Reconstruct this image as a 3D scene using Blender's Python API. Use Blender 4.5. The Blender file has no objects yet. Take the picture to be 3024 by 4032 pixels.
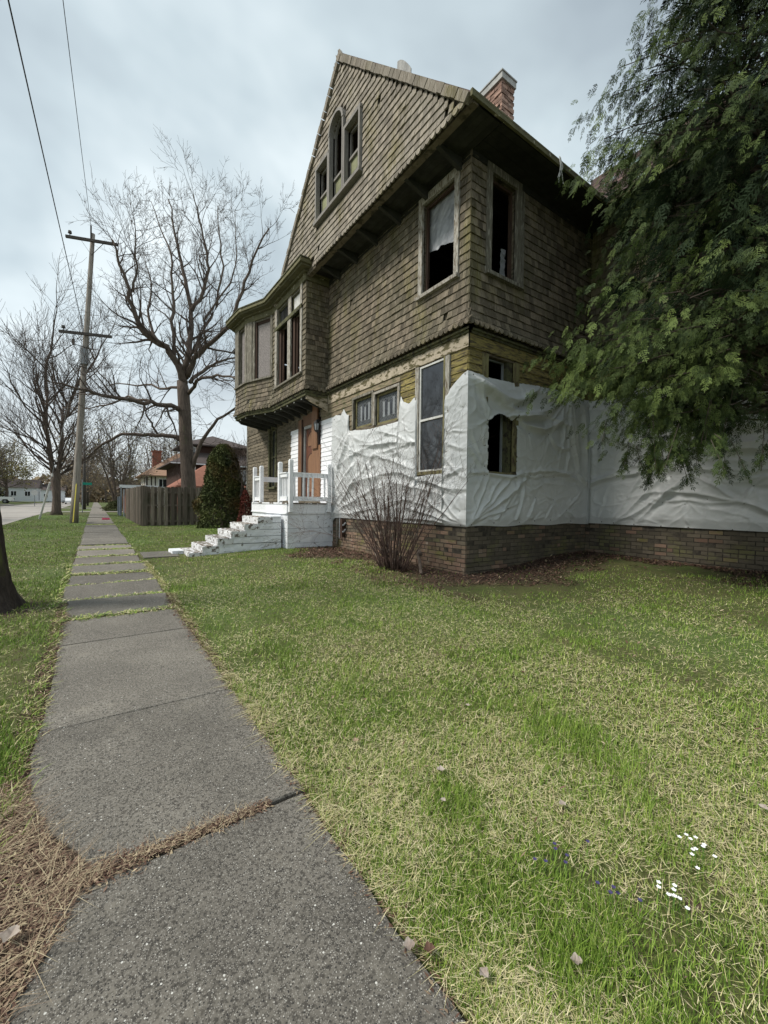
import bpy, math, random
import numpy as np
from mathutils import Vector, Matrix

# ------------------------------------------------------------------ camera, sky, light
sc = bpy.context.scene
COL = sc.collection
random.seed(7)
rng = np.random.default_rng(7)
R = math.radians

FPX, CXP, CYP, EYE = 1640.0, 1512.0, 2016.0, 1.3
_a = Vector((374 - CXP, 1970 - CYP, FPX)).normalized()
_b = Vector((CXP + FPX * FPX / 1138.0 - CXP, 2014 - CYP, FPX)).normalized()
_b = (_b - _a * _a.dot(_b)).normalized()
_d = _a.cross(_b)
if _d.y < 0: _d = -_d
_up = -_d
cam_data = bpy.data.cameras.new('camera')
cam = bpy.data.objects.new('camera', cam_data)
COL.objects.link(cam)
right = Vector((_b.x, _a.x, _up.x)); down = Vector((_b.y, _a.y, _up.y)); fwd = Vector((_b.z, _a.z, _up.z))
m = Matrix((right, -down, -fwd)).transposed().to_4x4()
m.translation = Vector((0, 0, EYE))
cam.matrix_world = m
cam_data.sensor_fit = 'HORIZONTAL'
cam_data.sensor_width = 36.0
cam_data.lens = 36.0 * FPX / 3024.0
cam_data.clip_start = 0.05
cam_data.clip_end = 3000
sc.camera = cam

SUN_EL, SUN_AZ = R(48), R(163)       # azimuth as seen from above, street side and slightly behind the camera
sun_dir = Vector((math.cos(SUN_EL) * math.cos(SUN_AZ), math.cos(SUN_EL) * math.sin(SUN_AZ), math.sin(SUN_EL)))
sd = bpy.data.lights.new('sun', 'SUN'); sd.energy = 1.5; sd.angle = R(14); sd.color = (1.0, 0.95, 0.87)
so = bpy.data.objects.new('sun', sd); COL.objects.link(so)
so.rotation_euler = (-sun_dir).to_track_quat('-Z', 'Y').to_euler(); so.location = (0, 0, 40)

w = bpy.data.worlds.new('World'); sc.world = w; w.use_nodes = True
nt = w.node_tree; nt.nodes.clear()
def wn(t, **k):
    n = nt.nodes.new(t)
    for a, v in k.items(): setattr(n, a, v)
    return n
out = wn('ShaderNodeOutputWorld'); bg = wn('ShaderNodeBackground'); bg.inputs['Strength'].default_value = 0.1
sky = wn('ShaderNodeTexSky', sky_type='NISHITA'); sky.sun_disc = False
sky.sun_elevation = SUN_EL; sky.sun_rotation = math.atan2(sun_dir.x, sun_dir.y)
tc = wn('ShaderNodeTexCoord'); sep = wn('ShaderNodeSeparateXYZ'); nt.links.new(tc.outputs['Generated'], sep.inputs[0])
def wm(op, a, b=None, c=None):
    n = wn('ShaderNodeMath', operation=op)
    for i, v in enumerate((a, b, c)):
        if v is None: continue
        if hasattr(v, 'links'): nt.links.new(v, n.inputs[i])
        else: n.inputs[i].default_value = v
    return n.outputs[0]
zc = wm('ADD', wm('MAXIMUM', sep.outputs['Z'], 0.0), 0.48)
cx = wm('DIVIDE', sep.outputs['X'], zc); cy = wm('DIVIDE', sep.outputs['Y'], zc)
comb = wn('ShaderNodeCombineXYZ'); nt.links.new(cx, comb.inputs[0]); nt.links.new(cy, comb.inputs[1])
n1 = wn('ShaderNodeTexNoise'); n1.inputs['Scale'].default_value = 1.5; n1.inputs['Detail'].default_value = 5; n1.inputs['Roughness'].default_value = .5
n1.inputs['Distortion'].default_value = .15
nt.links.new(comb.outputs[0], n1.inputs['Vector'])
cr = wn('ShaderNodeValToRGB'); e = cr.color_ramp.elements
e[0].position = .37; e[0].color = (.30, .35, .395, 1); e[1].position = .64; e[1].color = (.78, .845, .87, 1)
mid = cr.color_ramp.elements.new(.50); mid.color = (.49, .565, .605, 1)
nt.links.new(n1.outputs['Fac'], cr.inputs['Fac'])
# thin bright cloud towards the horizon
hz = wm('SUBTRACT', 1.0, wm('MULTIPLY', wm('MAXIMUM', sep.outputs['Z'], 0.0), 2.9)); hz = wm('MAXIMUM', hz, 0.0)
hz = wm('MULTIPLY', hz, .8)
mh = wn('ShaderNodeMixRGB'); nt.links.new(hz, mh.inputs[0]); nt.links.new(cr.outputs[0], mh.inputs[1]); mh.inputs[2].default_value = (.80, .83, .84, 1)
sc10 = wn('ShaderNodeMixRGB', blend_type='MULTIPLY'); sc10.inputs[0].default_value = 1; nt.links.new(mh.outputs[0], sc10.inputs[1]); sc10.inputs[2].default_value = (5.2, 5.25, 5.2, 1)
mx = wn('ShaderNodeMixRGB'); mx.inputs[0].default_value = .95; nt.links.new(sky.outputs[0], mx.inputs[1]); nt.links.new(sc10.outputs[0], mx.inputs[2])
nt.links.new(mx.outputs[0], bg.inputs['Color']); nt.links.new(bg.outputs[0], out.inputs['Surface'])

sc.view_settings.view_transform = 'Standard'; sc.view_settings.look = 'None'
sc.view_settings.gamma = 1; sc.view_settings.use_curve_mapping = False
sc.view_settings.exposure = 1.34

# ------------------------------------------------------------------ helpers
WL = {}
def V(*a): return Vector(a)
class MB:
    """collects faces; build() links them as one mesh object"""
    def __init__(s): s.v = []; s.f = []; s.t = []
    def add(s, vs, fs, t=.5):
        n = len(s.v); s.v.extend([tuple(p) for p in vs]); s.f.extend([tuple(i + n for i in f) for f in fs]); s.t.extend([t] * len(fs))
    def hexa(s, p, t=.5):
        s.add(p, [(0, 3, 2, 1), (4, 5, 6, 7), (0, 1, 5, 4), (1, 2, 6, 5), (2, 3, 7, 6), (3, 0, 4, 7)], t)
    def box(s, x0, x1, y0, y1, z0, z1, t=.5):
        s.hexa([(x0, y0, z0), (x1, y0, z0), (x1, y1, z0), (x0, y1, z0), (x0, y0, z1), (x1, y0, z1), (x1, y1, z1), (x0, y1, z1)], t)
    def pbox(s, P, u0, u1, z0, z1, n0, n1, t=.5):
        s.hexa([P.p(u0, z0, n0), P.p(u1, z0, n0), P.p(u1, z0, n1), P.p(u0, z0, n1), P.p(u0, z1, n0), P.p(u1, z1, n0), P.p(u1, z1, n1), P.p(u0, z1, n1)], t)
    def bar(s, a, b, w_, h_, upv=(0, 0, 1), t=.5):
        a = Vector(a); b = Vector(b); d = (b - a).normalized(); sd_ = d.cross(Vector(upv))
        if sd_.length < 1e-4: sd_ = d.cross(Vector((1, 0, 0)))
        sd_.normalize(); u_ = sd_.cross(d).normalized(); x = sd_ * w_ / 2; y = u_ * h_ / 2
        s.hexa([a - x - y, a + x - y, a + x + y, a - x + y, b - x - y, b + x - y, b + x + y, b - x + y], t)
    def tube(s, pts, rad, k=6, t=.5, cap=True):
        pts = [Vector(p) for p in pts]; n = len(pts); rings = []
        if not hasattr(rad, '__len__'): rad = [rad] * n
        ref = Vector((.31, .17, .93)).normalized()
        for i, p in enumerate(pts):
            d = (pts[min(i + 1, n - 1)] - pts[max(i - 1, 0)])
            if d.length < 1e-9: d = Vector((0, 0, 1))
            d.normalize(); a = d.cross(ref)
            if a.length < .05: a = d.cross(Vector((1, 0, 0)))
            a.normalize(); b = d.cross(a)
            rings += [p + (a * math.cos(2 * math.pi * j / k) + b * math.sin(2 * math.pi * j / k)) * rad[i] for j in range(k)]
        fs = [(i * k + j, i * k + (j + 1) % k, (i + 1) * k + (j + 1) % k, (i + 1) * k + j) for i in range(n - 1) for j in range(k)]
        if cap: fs += [tuple(range(k))[::-1], tuple((n - 1) * k + j for j in range(k))]
        s.add(rings, fs, t)
    def build(s, name, mat, parent=None, smooth=False, loc=None):
        if not s.v: s.add([(0, 0, 0)], [])
        if parent is not None: L = WL[parent.name]
        elif loc is not None: L = Vector(loc)
        else:
            a = np.array(s.v); L = Vector(((a[:, 0].min() + a[:, 0].max()) / 2, (a[:, 1].min() + a[:, 1].max()) / 2, a[:, 2].min()))
        me = bpy.data.meshes.new(name)
        a = np.array(s.v, dtype=np.float64) - np.array(L)
        me.from_pydata(a.tolist(), [], s.f)
        at = me.attributes.new('tint', 'FLOAT', 'FACE'); at.data.foreach_set('value', np.array(s.t[:len(me.polygons)], dtype=np.float32))
        if smooth: me.polygons.foreach_set('use_smooth', [True] * len(me.polygons))
        me.materials.append(mat)
        return link(name, me, parent, L)
def link(name, me, parent, L):
    o = bpy.data.objects.new(name, me); COL.objects.link(o)
    if parent is not None: o.parent = parent
    else: o.location = L
    WL[o.name] = Vector(L)
    return o
def np_mesh(name, verts, faces, mat, parent=None, loc=(0, 0, 0), tint=None, col=None, smooth=False):
    """verts (n,3), faces (m,k) numpy"""
    L = WL[parent.name] if parent is not None else Vector(loc)
    me = bpy.data.meshes.new(name); verts = np.asarray(verts, dtype=np.float32) - np.array(L, dtype=np.float32)
    k = faces.shape[1]; me.vertices.add(len(verts)); me.vertices.foreach_set('co', verts.ravel())
    me.loops.add(faces.size); me.loops.foreach_set('vertex_index', faces.astype(np.int32).ravel())
    me.polygons.add(len(faces)); me.polygons.foreach_set('loop_start', np.arange(0, faces.size, k, dtype=np.int32))
    try: me.polygons.foreach_set('loop_total', np.full(len(faces), k, dtype=np.int32))
    except Exception: pass
    me.update(calc_edges=True)
    if smooth: me.polygons.foreach_set('use_smooth', np.ones(len(faces), dtype=bool))
    if tint is not None:
        at = me.attributes.new('tint', 'FLOAT', 'FACE'); at.data.foreach_set('value', np.asarray(tint, dtype=np.float32))
    me.materials.append(mat)
    return link(name, me, parent, L)
def tag(o, label=None, cat=None, group=None, kind=None):
    if label: o['label'] = label
    if cat: o['category'] = cat
    if group: o['group'] = group
    if kind: o['kind'] = kind
    return o
def thing(name, label, cat, loc, group=None):
    o = bpy.data.objects.new(name, None); COL.objects.link(o); o.location = loc; o.empty_display_size = .2
    WL[o.name] = Vector(loc)
    return tag(o, label, cat, group)
def dup(root, loc, rz=0, s=1.0, label=None, group=None):
    def cp(o, par):
        c = o.copy(); COL.objects.link(c)
        if par is not None: c.parent = par
        for ch in o.children: cp(ch, c)
        return c
    c = cp(root, None); c.location = loc; c.rotation_euler = (0, 0, rz); c.scale = (s, s, s); WL[c.name] = Vector(loc)
    if label: c['label'] = label
    if group: c['group'] = group
    return c
class Plane:
    def __init__(s, O, U, N): s.O = Vector(O); s.U = Vector(U).normalized(); s.N = Vector(N).normalized()
    def p(s, u, z, n=0): v = s.O + s.U * u + s.N * n; return (v.x, v.y, v.z + z)
def cdist(p):
    return (Vector(p) - Vector((0, 0, EYE))).length

# ------------------------------------------------------------------ materials
def mat(name, c1, c2=None, sc1=(6, 6, 6), c3=None, sc3=(2, 2, 2), th3=(.5, .6), rough=.9, bump=.3, bsc=60, tint=.5,
        spec=.25, streak=None, lo=.35, hi=.65, bstretch=(1, 1, 1), c4=None, sc4=(1, 1, 1), th4=(.5, .6), metal=0, trans=0, detail=6, bdist=.01, alpha=None, c1b=None):
    m = bpy.data.materials.new(name); m.use_nodes = True; t = m.node_tree; N = t.nodes; Lk = t.links
    b = N['Principled BSDF']; b.inputs['Roughness'].default_value = rough; b.inputs['Metallic'].default_value = metal
    b.inputs['Specular IOR Level'].default_value = spec
    g = N.new('ShaderNodeNewGeometry')
    def mapped(s):
        mp = N.new('ShaderNodeVectorMath'); mp.operation = 'MULTIPLY'; mp.inputs[1].default_value = s; Lk.new(g.outputs['Position'], mp.inputs[0]); return mp.outputs[0]
    def noise(s, d=detail, rg=.6):
        n = N.new('ShaderNodeTexNoise'); n.inputs['Scale'].default_value = 1; n.inputs['Detail'].default_value = d; n.inputs['Roughness'].default_value = rg
        Lk.new(mapped(s), n.inputs['Vector']); return n.outputs['Fac']
    def ramp(src, a, bb):
        r_ = N.new('ShaderNodeMapRange'); r_.inputs[1].default_value = a; r_.inputs[2].default_value = bb; Lk.new(src, r_.inputs[0]); return r_.outputs[0]
    def mix(f, a, bb, mode='MIX'):
        x = N.new('ShaderNodeMixRGB'); x.blend_type = mode
        if isinstance(f, (int, float)): x.inputs[0].default_value = f
        else: Lk.new(f, x.inputs[0])
        for i, v in ((1, a), (2, bb)):
            if isinstance(v, tuple): x.inputs[i].default_value = (*v, 1)
            else: Lk.new(v, x.inputs[i])
        return x.outputs[0]
    at = N.new('ShaderNodeAttribute'); at.attribute_name = 'tint'
    cur = c1
    if c1b is not None: cur = mix(at.outputs['Fac'], c1, c1b)
    if c2 is not None: cur = mix(ramp(noise(sc1), lo, hi), cur, c2)
    if streak is not None: cur = mix(ramp(noise(streak[0], 4), streak[2], streak[3]), cur, streak[1])
    if c3 is not None: cur = mix(ramp(noise(sc3), *th3), cur, c3)
    if c4 is not None: cur = mix(ramp(noise(sc4), *th4), cur, c4)
    if tint:
        mm = N.new('ShaderNodeMath'); mm.operation = 'MULTIPLY_ADD'; Lk.new(at.outputs['Fac'], mm.inputs[0]); mm.inputs[1].default_value = tint * 2; mm.inputs[2].default_value = 1 - tint
        cb = N.new('ShaderNodeCombineXYZ')
        for i in range(3): Lk.new(mm.outputs[0], cb.inputs[i])
        cur = mix(1.0, cur if not isinstance(cur, tuple) else cur, cb.outputs[0], 'MULTIPLY')
    if isinstance(cur, tuple): b.inputs['Base Color'].default_value = (*cur, 1)
    else: Lk.new(cur, b.inputs['Base Color'])
    if bump:
        bm = N.new('ShaderNodeBump'); bm.inputs['Strength'].default_value = bump; bm.inputs['Distance'].default_value = bdist
        Lk.new(noise(tuple(bsc * x for x in bstretch), 5), bm.inputs['Height']); Lk.new(bm.outputs[0], b.inputs['Normal'])
    if trans: b.inputs['Transmission Weight'].default_value = trans
    if alpha is not None: b.inputs['Alpha'].default_value = alpha
    m['_b'] = 1
    return m
MT = {}
grain = (14, 14, .8)
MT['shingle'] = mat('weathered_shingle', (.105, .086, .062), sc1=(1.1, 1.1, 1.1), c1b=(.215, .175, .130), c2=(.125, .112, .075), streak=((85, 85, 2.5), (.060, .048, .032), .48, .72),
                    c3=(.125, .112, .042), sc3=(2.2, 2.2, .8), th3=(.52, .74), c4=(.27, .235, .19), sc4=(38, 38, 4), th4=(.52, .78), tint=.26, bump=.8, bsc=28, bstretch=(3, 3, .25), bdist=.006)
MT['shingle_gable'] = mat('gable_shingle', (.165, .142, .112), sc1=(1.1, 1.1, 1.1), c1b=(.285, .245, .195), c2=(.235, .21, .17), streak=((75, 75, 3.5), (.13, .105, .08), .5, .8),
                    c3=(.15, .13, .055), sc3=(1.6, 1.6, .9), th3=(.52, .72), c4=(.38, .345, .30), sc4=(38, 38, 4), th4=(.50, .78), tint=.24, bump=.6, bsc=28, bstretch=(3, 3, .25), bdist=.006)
MT['clap_yellow'] = mat('peeling_yellow_clapboard', (.30, .25, .085), c2=(.16, .125, .06), sc1=(5, 5, 30), c3=(.085, .07, .045), sc3=(6, 6, 38), th3=(.50, .58), tint=.3, bump=.5, bsc=30, bstretch=(.4, .4, 3))
MT['clap_dark'] = mat('weathered_dark_clapboard', (.115, .095, .068), c2=(.19, .16, .115), sc1=(5, 5, 30), c3=(.06, .052, .035), sc3=(5, 5, 22), th3=(.52, .6), tint=.3, bump=.5, bsc=30, bstretch=(.4, .4, 3))
MT['clap_tan'] = mat('weathered_tan_clapboard', (.26, .21, .14), c2=(.16, .13, .09), sc1=(5, 5, 30), c3=(.10, .10, .05), sc3=(5, 5, 22), th3=(.50, .6), tint=.3, bump=.5, bsc=30, bstretch=(.4, .4, 3))
MT['clap_white'] = mat('white_painted_clapboard', (.78, .78, .80), c2=(.68, .69, .71), sc1=(9, 9, 30), c3=(.42, .41, .38), sc3=(11, 11, 40), th3=(.68, .74), tint=.08, bump=.2, bsc=60, rough=.6)
MT['frieze'] = mat('peeling_frieze_paint', (.48, .41, .32), c2=(.36, .31, .23), sc1=(8, 8, 8), c3=(.11, .095, .05), sc3=(5, 5, 13), th3=(.50, .54), tint=.1, bump=.6, bsc=40)
MT['trim_wood'] = mat('bare_grey_trim', (.19, .175, .14), c2=(.10, .09, .07), sc1=(40, 40, 3), c3=(.38, .36, .31), sc3=(45, 45, 5), th3=(.54, .66), tint=.2, bump=.6, bsc=40, bstretch=(2, 2, .2))
MT['trim_peel'] = mat('peeling_white_trim', (.43, .41, .37), c2=(.29, .27, .23), sc1=(12, 12, 6), c3=(.15, .12, .085), sc3=(45, 45, 9), th3=(.50, .60), tint=.15, bump=.5, bsc=60)
MT['trim_gable'] = mat('grey_gable_trim', (.27, .255, .235), c2=(.18, .165, .15), sc1=(40, 40, 3), tint=.15, bump=.5, bsc=40, bstretch=(2, 2, .2))
MT['trim_green'] = mat('mossy_green_trim', (.075, .078, .042), c2=(.12, .115, .06), sc1=(6, 6, 6), c3=(.04, .035, .025), sc3=(9, 9, 9), th3=(.52, .6), tint=.2, bump=.4, bsc=40)
MT['trim_olive'] = mat('olive_bay_trim', (.15, .14, .075), c2=(.10, .095, .055), sc1=(6, 6, 6), c3=(.42, .39, .31), sc3=(8, 8, 8), th3=(.63, .66), tint=.2, bump=.4, bsc=40)
MT['trim_yellow'] = mat('old_yellow_trim', (.23, .21, .10), c2=(.15, .13, .07), sc1=(20, 20, 4), c3=(.10, .08, .05), sc3=(14, 14, 6), th3=(.56, .6), tint=.1, bump=.4, bsc=40)
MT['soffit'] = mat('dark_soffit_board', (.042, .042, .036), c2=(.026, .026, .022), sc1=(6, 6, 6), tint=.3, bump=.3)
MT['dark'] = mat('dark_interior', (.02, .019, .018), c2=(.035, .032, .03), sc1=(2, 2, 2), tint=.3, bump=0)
MT['brown_sash'] = mat('dark_brown_sash', (.075, .043, .030), c2=(.04, .027, .021), sc1=(30, 30, 3), tint=.2, bump=.3)
MT['brick'] = mat('old_red_brick', (.185, .115, .083), c1b=(.235, .15, .11), c2=(.165, .13, .09), sc1=(4, 4, 5), c3=(.15, .14, .055), sc3=(1.8, 1.8, 3.2), th3=(.53, .66), c4=(.33, .29, .24), sc4=(7, 7, 9), th4=(.62, .75), tint=.15, bump=.7, bsc=70)
MT['brick_grey'] = mat('grimy_grey_brick', (.115, .096, .070), c1b=(.145, .12, .088), c2=(.085, .074, .054), sc1=(3, 3, 5), c3=(.14, .135, .06), sc3=(1.5, 1.5, 3), th3=(.52, .68), tint=.15, bump=.7, bsc=70)
MT['mortar'] = mat('crumbling_mortar', (.085, .073, .056), c2=(.035, .03, .024), sc1=(12, 12, 12), tint=.1, bump=.8, bsc=90)
MT['roof'] = mat('roof_slate', (.16, .105, .09), c2=(.09, .075, .07), sc1=(4, 4, 4), c3=(.25, .35, .34), sc3=(1.2, 1.2, 1.2), th3=(.60, .66), tint=.4, bump=.3)
MT['chimney'] = mat('chimney_brick', (.21, .12, .09), c1b=(.34, .215, .165), c2=(.27, .18, .14), sc1=(9, 9, 9), c3=(.50, .44, .38), sc3=(14, 14, 14), th3=(.64, .72), tint=.35, bump=.8, bsc=50)
MT['chim_cap'] = mat('chimney_cap_stone', (.40, .40, .38), c2=(.26, .26, .25), sc1=(6, 6, 6), c3=(.2, .17, .14), th3=(.6, .65), tint=.1)
MT['door_wood'] = mat('stained_wood_panel', (.215, .115, .062), c2=(.13, .07, .042), sc1=(26, 26, 1.6), tint=.4, bump=.2, bsc=30, rough=.55, bstretch=(2, 2, .2))
MT['door_red'] = mat('mahogany_door', (.15, .06, .036), c2=(.09, .038, .025), sc1=(26, 26, 1.6), tint=.3, bump=.2, bsc=30, rough=.45, bstretch=(2, 2, .2))
MT['osb'] = mat('grey_particle_board', (.26, .235, .225), c2=(.15, .135, .13), sc1=(28, 28, 28), c3=(.36, .34, .33), sc3=(45, 45, 45), th3=(.55, .7), tint=.1, bump=.3)
MT['green_panel'] = mat('faded_green_glass_panel', (.26, .265, .15), c2=(.19, .195, .11), sc1=(6, 6, 6), tint=.25, bump=.1, rough=.5)
MT['white_wood'] = mat('white_painted_wood', (.80, .81, .82), c2=(.72, .73, .75), sc1=(8, 8, 8), c3=(.36, .33, .28), sc3=(13, 13, 10), th3=(.70, .74), tint=.08, bump=.15, rough=.5)
MT['white_block'] = mat('chipped_white_masonry', (.80, .82, .84), c2=(.66, .68, .71), sc1=(3.5, 3.5, 3.5), c3=(.20, .19, .17), sc3=(11, 11, 11), th3=(.645, .67), tint=.08, bump=.8, bsc=16, rough=.75)
MT['step_stone'] = mat('worn_step_top', (.20, .17, .135), c2=(.11, .095, .08), sc1=(9, 9, 9), c3=(.72, .72, .72), sc3=(9, 9, 9), th3=(.54, .58), tint=.2, bump=.8, bsc=40)
MT['chipped'] = mat('heavily_chipped_white_paint', (.74, .75, .76), c2=(.55, .55, .55), sc1=(8, 8, 8), c3=(.16, .14, .12), sc3=(13, 13, 13), th3=(.54, .57), tint=.08, bump=.9, bsc=30, rough=.8)
MT['fence'] = mat('weathered_fence_board', (.155, .125, .10), c1b=(.235, .195, .16), c2=(.10, .085, .065), sc1=(22, 22, 1.4), c3=(.085, .085, .055), sc3=(2, 2, 1), th3=(.55, .75), tint=.3, bump=.5, bsc=30, bstretch=(2, 2, .2))
MT['pole'] = mat('weathered_utility_pole', (.30, .27, .235), c2=(.20, .175, .15), sc1=(22, 22, .9), c3=(.10, .08, .065), sc3=(30, 30, .8), th3=(.60, .66), tint=.1, bump=.5, bsc=30, bstretch=(2, 2, .15))
MT['dark_wood'] = mat('dark_crossarm', (.055, .05, .048), c2=(.09, .08, .07), tint=.1)
MT['bark'] = mat('grey_brown_bark', (.135, .105, .085), c2=(.075, .058, .047), sc1=(14, 14, 3), c3=(.10, .11, .055), sc3=(2, 2, 1), th3=(.6, .75), tint=0, bump=1, bsc=14, bstretch=(1, 1, .25), bdist=.03)
MT['bark_dark'] = mat('dark_furrowed_bark', (.060, .048, .040), c2=(.028, .022, .019), sc1=(26, 26, 5), c3=(.08, .09, .03), sc3=(5, 5, 2), th3=(.6, .7), tint=0, bump=1, bsc=22, bstretch=(1, 1, .22), bdist=.04)
MT['twig'] = mat('bare_twig_bark', (.105, .082, .068), c2=(.065, .05, .042), sc1=(2, 2, 2), tint=0, bump=0)
MT['twig_far'] = mat('distant_twig_bark', (.15, .12, .10), c2=(.10, .085, .07), sc1=(1, 1, 1), tint=0, bump=0)
MT['bush_twig'] = mat('reddish_bush_stem', (.10, .065, .052), c2=(.055, .036, .03), sc1=(9, 9, 9), c3=(.24, .2, .17), sc3=(6, 6, 6), th3=(.6, .7), tint=.3, bump=0)
MT['glass'] = mat('dull_window_glass', (.025, .027, .03), tint=0, bump=0, rough=.04, spec=1.0)
MT['black_metal'] = mat('black_metal', (.02, .02, .02), tint=0, bump=0, rough=.5)
MT['grey_metal'] = mat('grey_metal', (.25, .27, .28), c2=(.19, .2, .21), tint=.1, bump=0, rough=.5)
MT['alu'] = mat('white_storm_frame', (.62, .62, .60), c2=(.50, .49, .46), sc1=(10, 10, 10), tint=.1, bump=0, rough=.5)
MT['wire'] = mat('black_cable', (.03, .03, .032), tint=0, bump=0)
MT['leaf'] = None
# ------------------------------------------------------------------ ground heights
def zwalk(y): return float(np.interp(y, [-10, 3, 7, 18, 30, 50, 80, 120, 400], [0, 0, .08, .14, .2, .28, .38, .48, 1.0]))
def sstep(t): t = min(max(t, 0), 1); return t * t * (3 - 2 * t)
def gz(x, y):
    z = zwalk(y)
    fade = 1 - sstep((y - 16) / 6)
    z += .12 * sstep((x - .85) / 3.2) * fade + .2 * sstep((x - 5) / 3.2) * fade
    if x < -3.3: z -= .10 * sstep((-3.3 - x) / .12) * (1 - sstep((-10.7 - x) / .12))
    if x < -11: z += .6 * sstep((-x - 11) / 10) * sstep((y - 40) / 60)
    return z

# ------------------------------------------------------------------ the house
HX, HY = 4.97, 4.82
HO = thing('abandoned_house', 'weathered brown shingled house with steep gable, peeling trim and empty window openings', 'house', (HX, HY, .15))
PA = Plane((HX, HY, 0), (0, 1, 0), (-1, 0, 0))
PB = Plane((HX, HY, 0), (1, 0, 0), (0, -1, 0))
PC = Plane((8.55, HY, 0), (0, -1, 0), (-1, 0, 0))
PG = Plane((4.33, 4.2, 0), (0, 1, 0), (-1, 0, 0))
BP = [(4.97, 9.75), (4.34, 9.75), (4.34, 12.1), (3.92, 13.2), (3.86, 14.25), (4.97, 15.4)]
def bayplane(i):
    a = Vector((*BP[i], 0)); b = Vector((*BP[i + 1], 0)); d = (b - a); n = Vector((-d.y, d.x, 0)) if False else Vector((-d.y, d.x, 0))
    n = Vector((-d.y, d.x, 0)).normalized()
    c = Vector((4.6, 12.3, 0))
    if n.dot((a + b) / 2 - c) < 0: n = -n
    return Plane(a, d, n), d.length
BAY = [bayplane(i) for i in range(5)]

def wall(mb, P, u0, u1, z0, z1, holes, n0=-.14, n1=0, t=.5):
    us = sorted({u0, u1, *[h for q in holes for h in q[:2] if u0 < h < u1]}); zs = sorted({z0, z1, *[h for q in holes for h in q[2:] if z0 < h < z1]})
    for i in range(len(us) - 1):
        for j in range(len(zs) - 1):
            uc, zc_ = (us[i] + us[i + 1]) / 2, (zs[j] + zs[j + 1]) / 2
            if any(q[0] < uc < q[1] and q[2] < zc_ < q[3] for q in holes): continue
            mb.pbox(P, us[i], us[i + 1], zs[j], zs[j + 1], n0, n1, t)

# openings (u0,u1,z0,z1)
W_AUP = (.33, 1.16, 5.12, 6.76); W_TALL = (.49, 1.20, 1.90, 3.84); W_P1 = (1.86, 2.68, 2.99, 3.64); W_P2 = (2.80, 3.58, 3.03, 3.70)
DOOR = (5.33, 6.78, 1.44, 3.62); W_SM = (8.70, 9.24, 1.82, 3.78)
W_BUP = (.46, 1.10, 5.18, 6.83); W_BLO = (.43, 1.12, 1.87, 3.82)
mb = MB()
wall(mb, PA, 0, 11.83, .0, 4.15, [W_TALL, W_P1, W_P2, DOOR, W_SM]); wall(mb, PA, 0, 4.93, 4.15, 7.0, [W_AUP]); wall(mb, PA, 10.58, 11.83, 4.15, 7.0, [])
mb.build('wall', MT['clap_dark'], HO)
mb = MB(); wall(mb, PB, 0, 3.58, .0, 4.15, [W_BLO]); wall(mb, PB, 0, 3.58, 4.15, 7.0, [W_BUP]); mb.build('wall', MT['clap_dark'], HO)
mb = MB(); wall(mb, PC, 0, 7.5, .0, 7.0, [(3.5, 4.3, 5.1, 6.7)]); mb.build('wall', MT['clap_dark'], HO)
# remaining outer walls of the body (not seen from the pavement)
mb = MB(); mb.box(4.97, 14.5, 16.65, 16.8, 0, 7.0); mb.box(14.5, 14.65, -2.7, 16.8, 0, 7.0); mb.box(8.7, 14.5, -2.7, -2.55, 0, 7.0); mb.build('wall', MT['clap_dark'], HO)
# dark rooms inside
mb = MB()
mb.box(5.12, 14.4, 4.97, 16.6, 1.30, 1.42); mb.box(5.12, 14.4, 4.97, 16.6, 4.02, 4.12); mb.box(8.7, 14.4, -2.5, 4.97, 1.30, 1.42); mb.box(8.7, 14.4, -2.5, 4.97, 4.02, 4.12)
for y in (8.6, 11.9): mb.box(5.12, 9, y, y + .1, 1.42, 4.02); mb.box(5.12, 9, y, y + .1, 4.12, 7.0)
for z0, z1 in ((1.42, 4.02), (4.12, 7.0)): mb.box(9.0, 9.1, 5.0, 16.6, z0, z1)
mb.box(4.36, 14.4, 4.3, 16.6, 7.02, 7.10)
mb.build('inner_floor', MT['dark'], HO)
for i in range(9):
    y = 4.9 + i * .42; mb = MB(); mb.box(5.2, 9.0, y, y + .05, 6.80, 7.0, .9); mb.build('ceiling_joist', MT['dark'], HO)

# ---- shingles: every one is a record; the largest 300 become objects
SH = []   # (size, verts, faces, tint, material key, field key)
def shingle(P, u0, u1, z0, z1, nb, nt_, th, key, field, rnd=False, t=None):
    t = random.random() if t is None else t
    j = random.uniform(-.006, .004); zz = z0 + j
    if rnd:
        k = 5; w2 = (u1 - u0) / 2; uc = (u0 + u1) / 2; bot = [(uc - w2 * math.cos(math.pi * i / k), zz + .062 - .062 * math.sin(math.pi * i / k)) for i in range(k + 1)]
    else:
        s = random.uniform(-.004, .004); bot = [(u0, zz - s), (u1, zz + s)]
    n = len(bot)
    vs = [P.p(u, z, nb) for u, z in bot] + [P.p(u1, z1, nt_), P.p(u0, z1, nt_)] + [P.p(u, z, nb - th) for u, z in bot]
    fs = [tuple(range(n)) + (n, n + 1)] + [(i, n + 2 + i, n + 3 + i, i + 1) for i in range(n - 1)] + [(0, n + 1, n + 2), (n - 1, n + 2 + n - 1, n)]
    c = Vector(P.p((u0 + u1) / 2, (z0 + z1) / 2, nb)); d = c - Vector((0, 0, EYE)); L_ = d.length
    size = abs(d.normalized().dot(P.N)) / (L_ * L_) * (u1 - u0) * (z1 - z0)
    if fwd.dot(d) < 0: size = 0
    SH.append((size, vs, fs, t, key, field))
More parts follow.
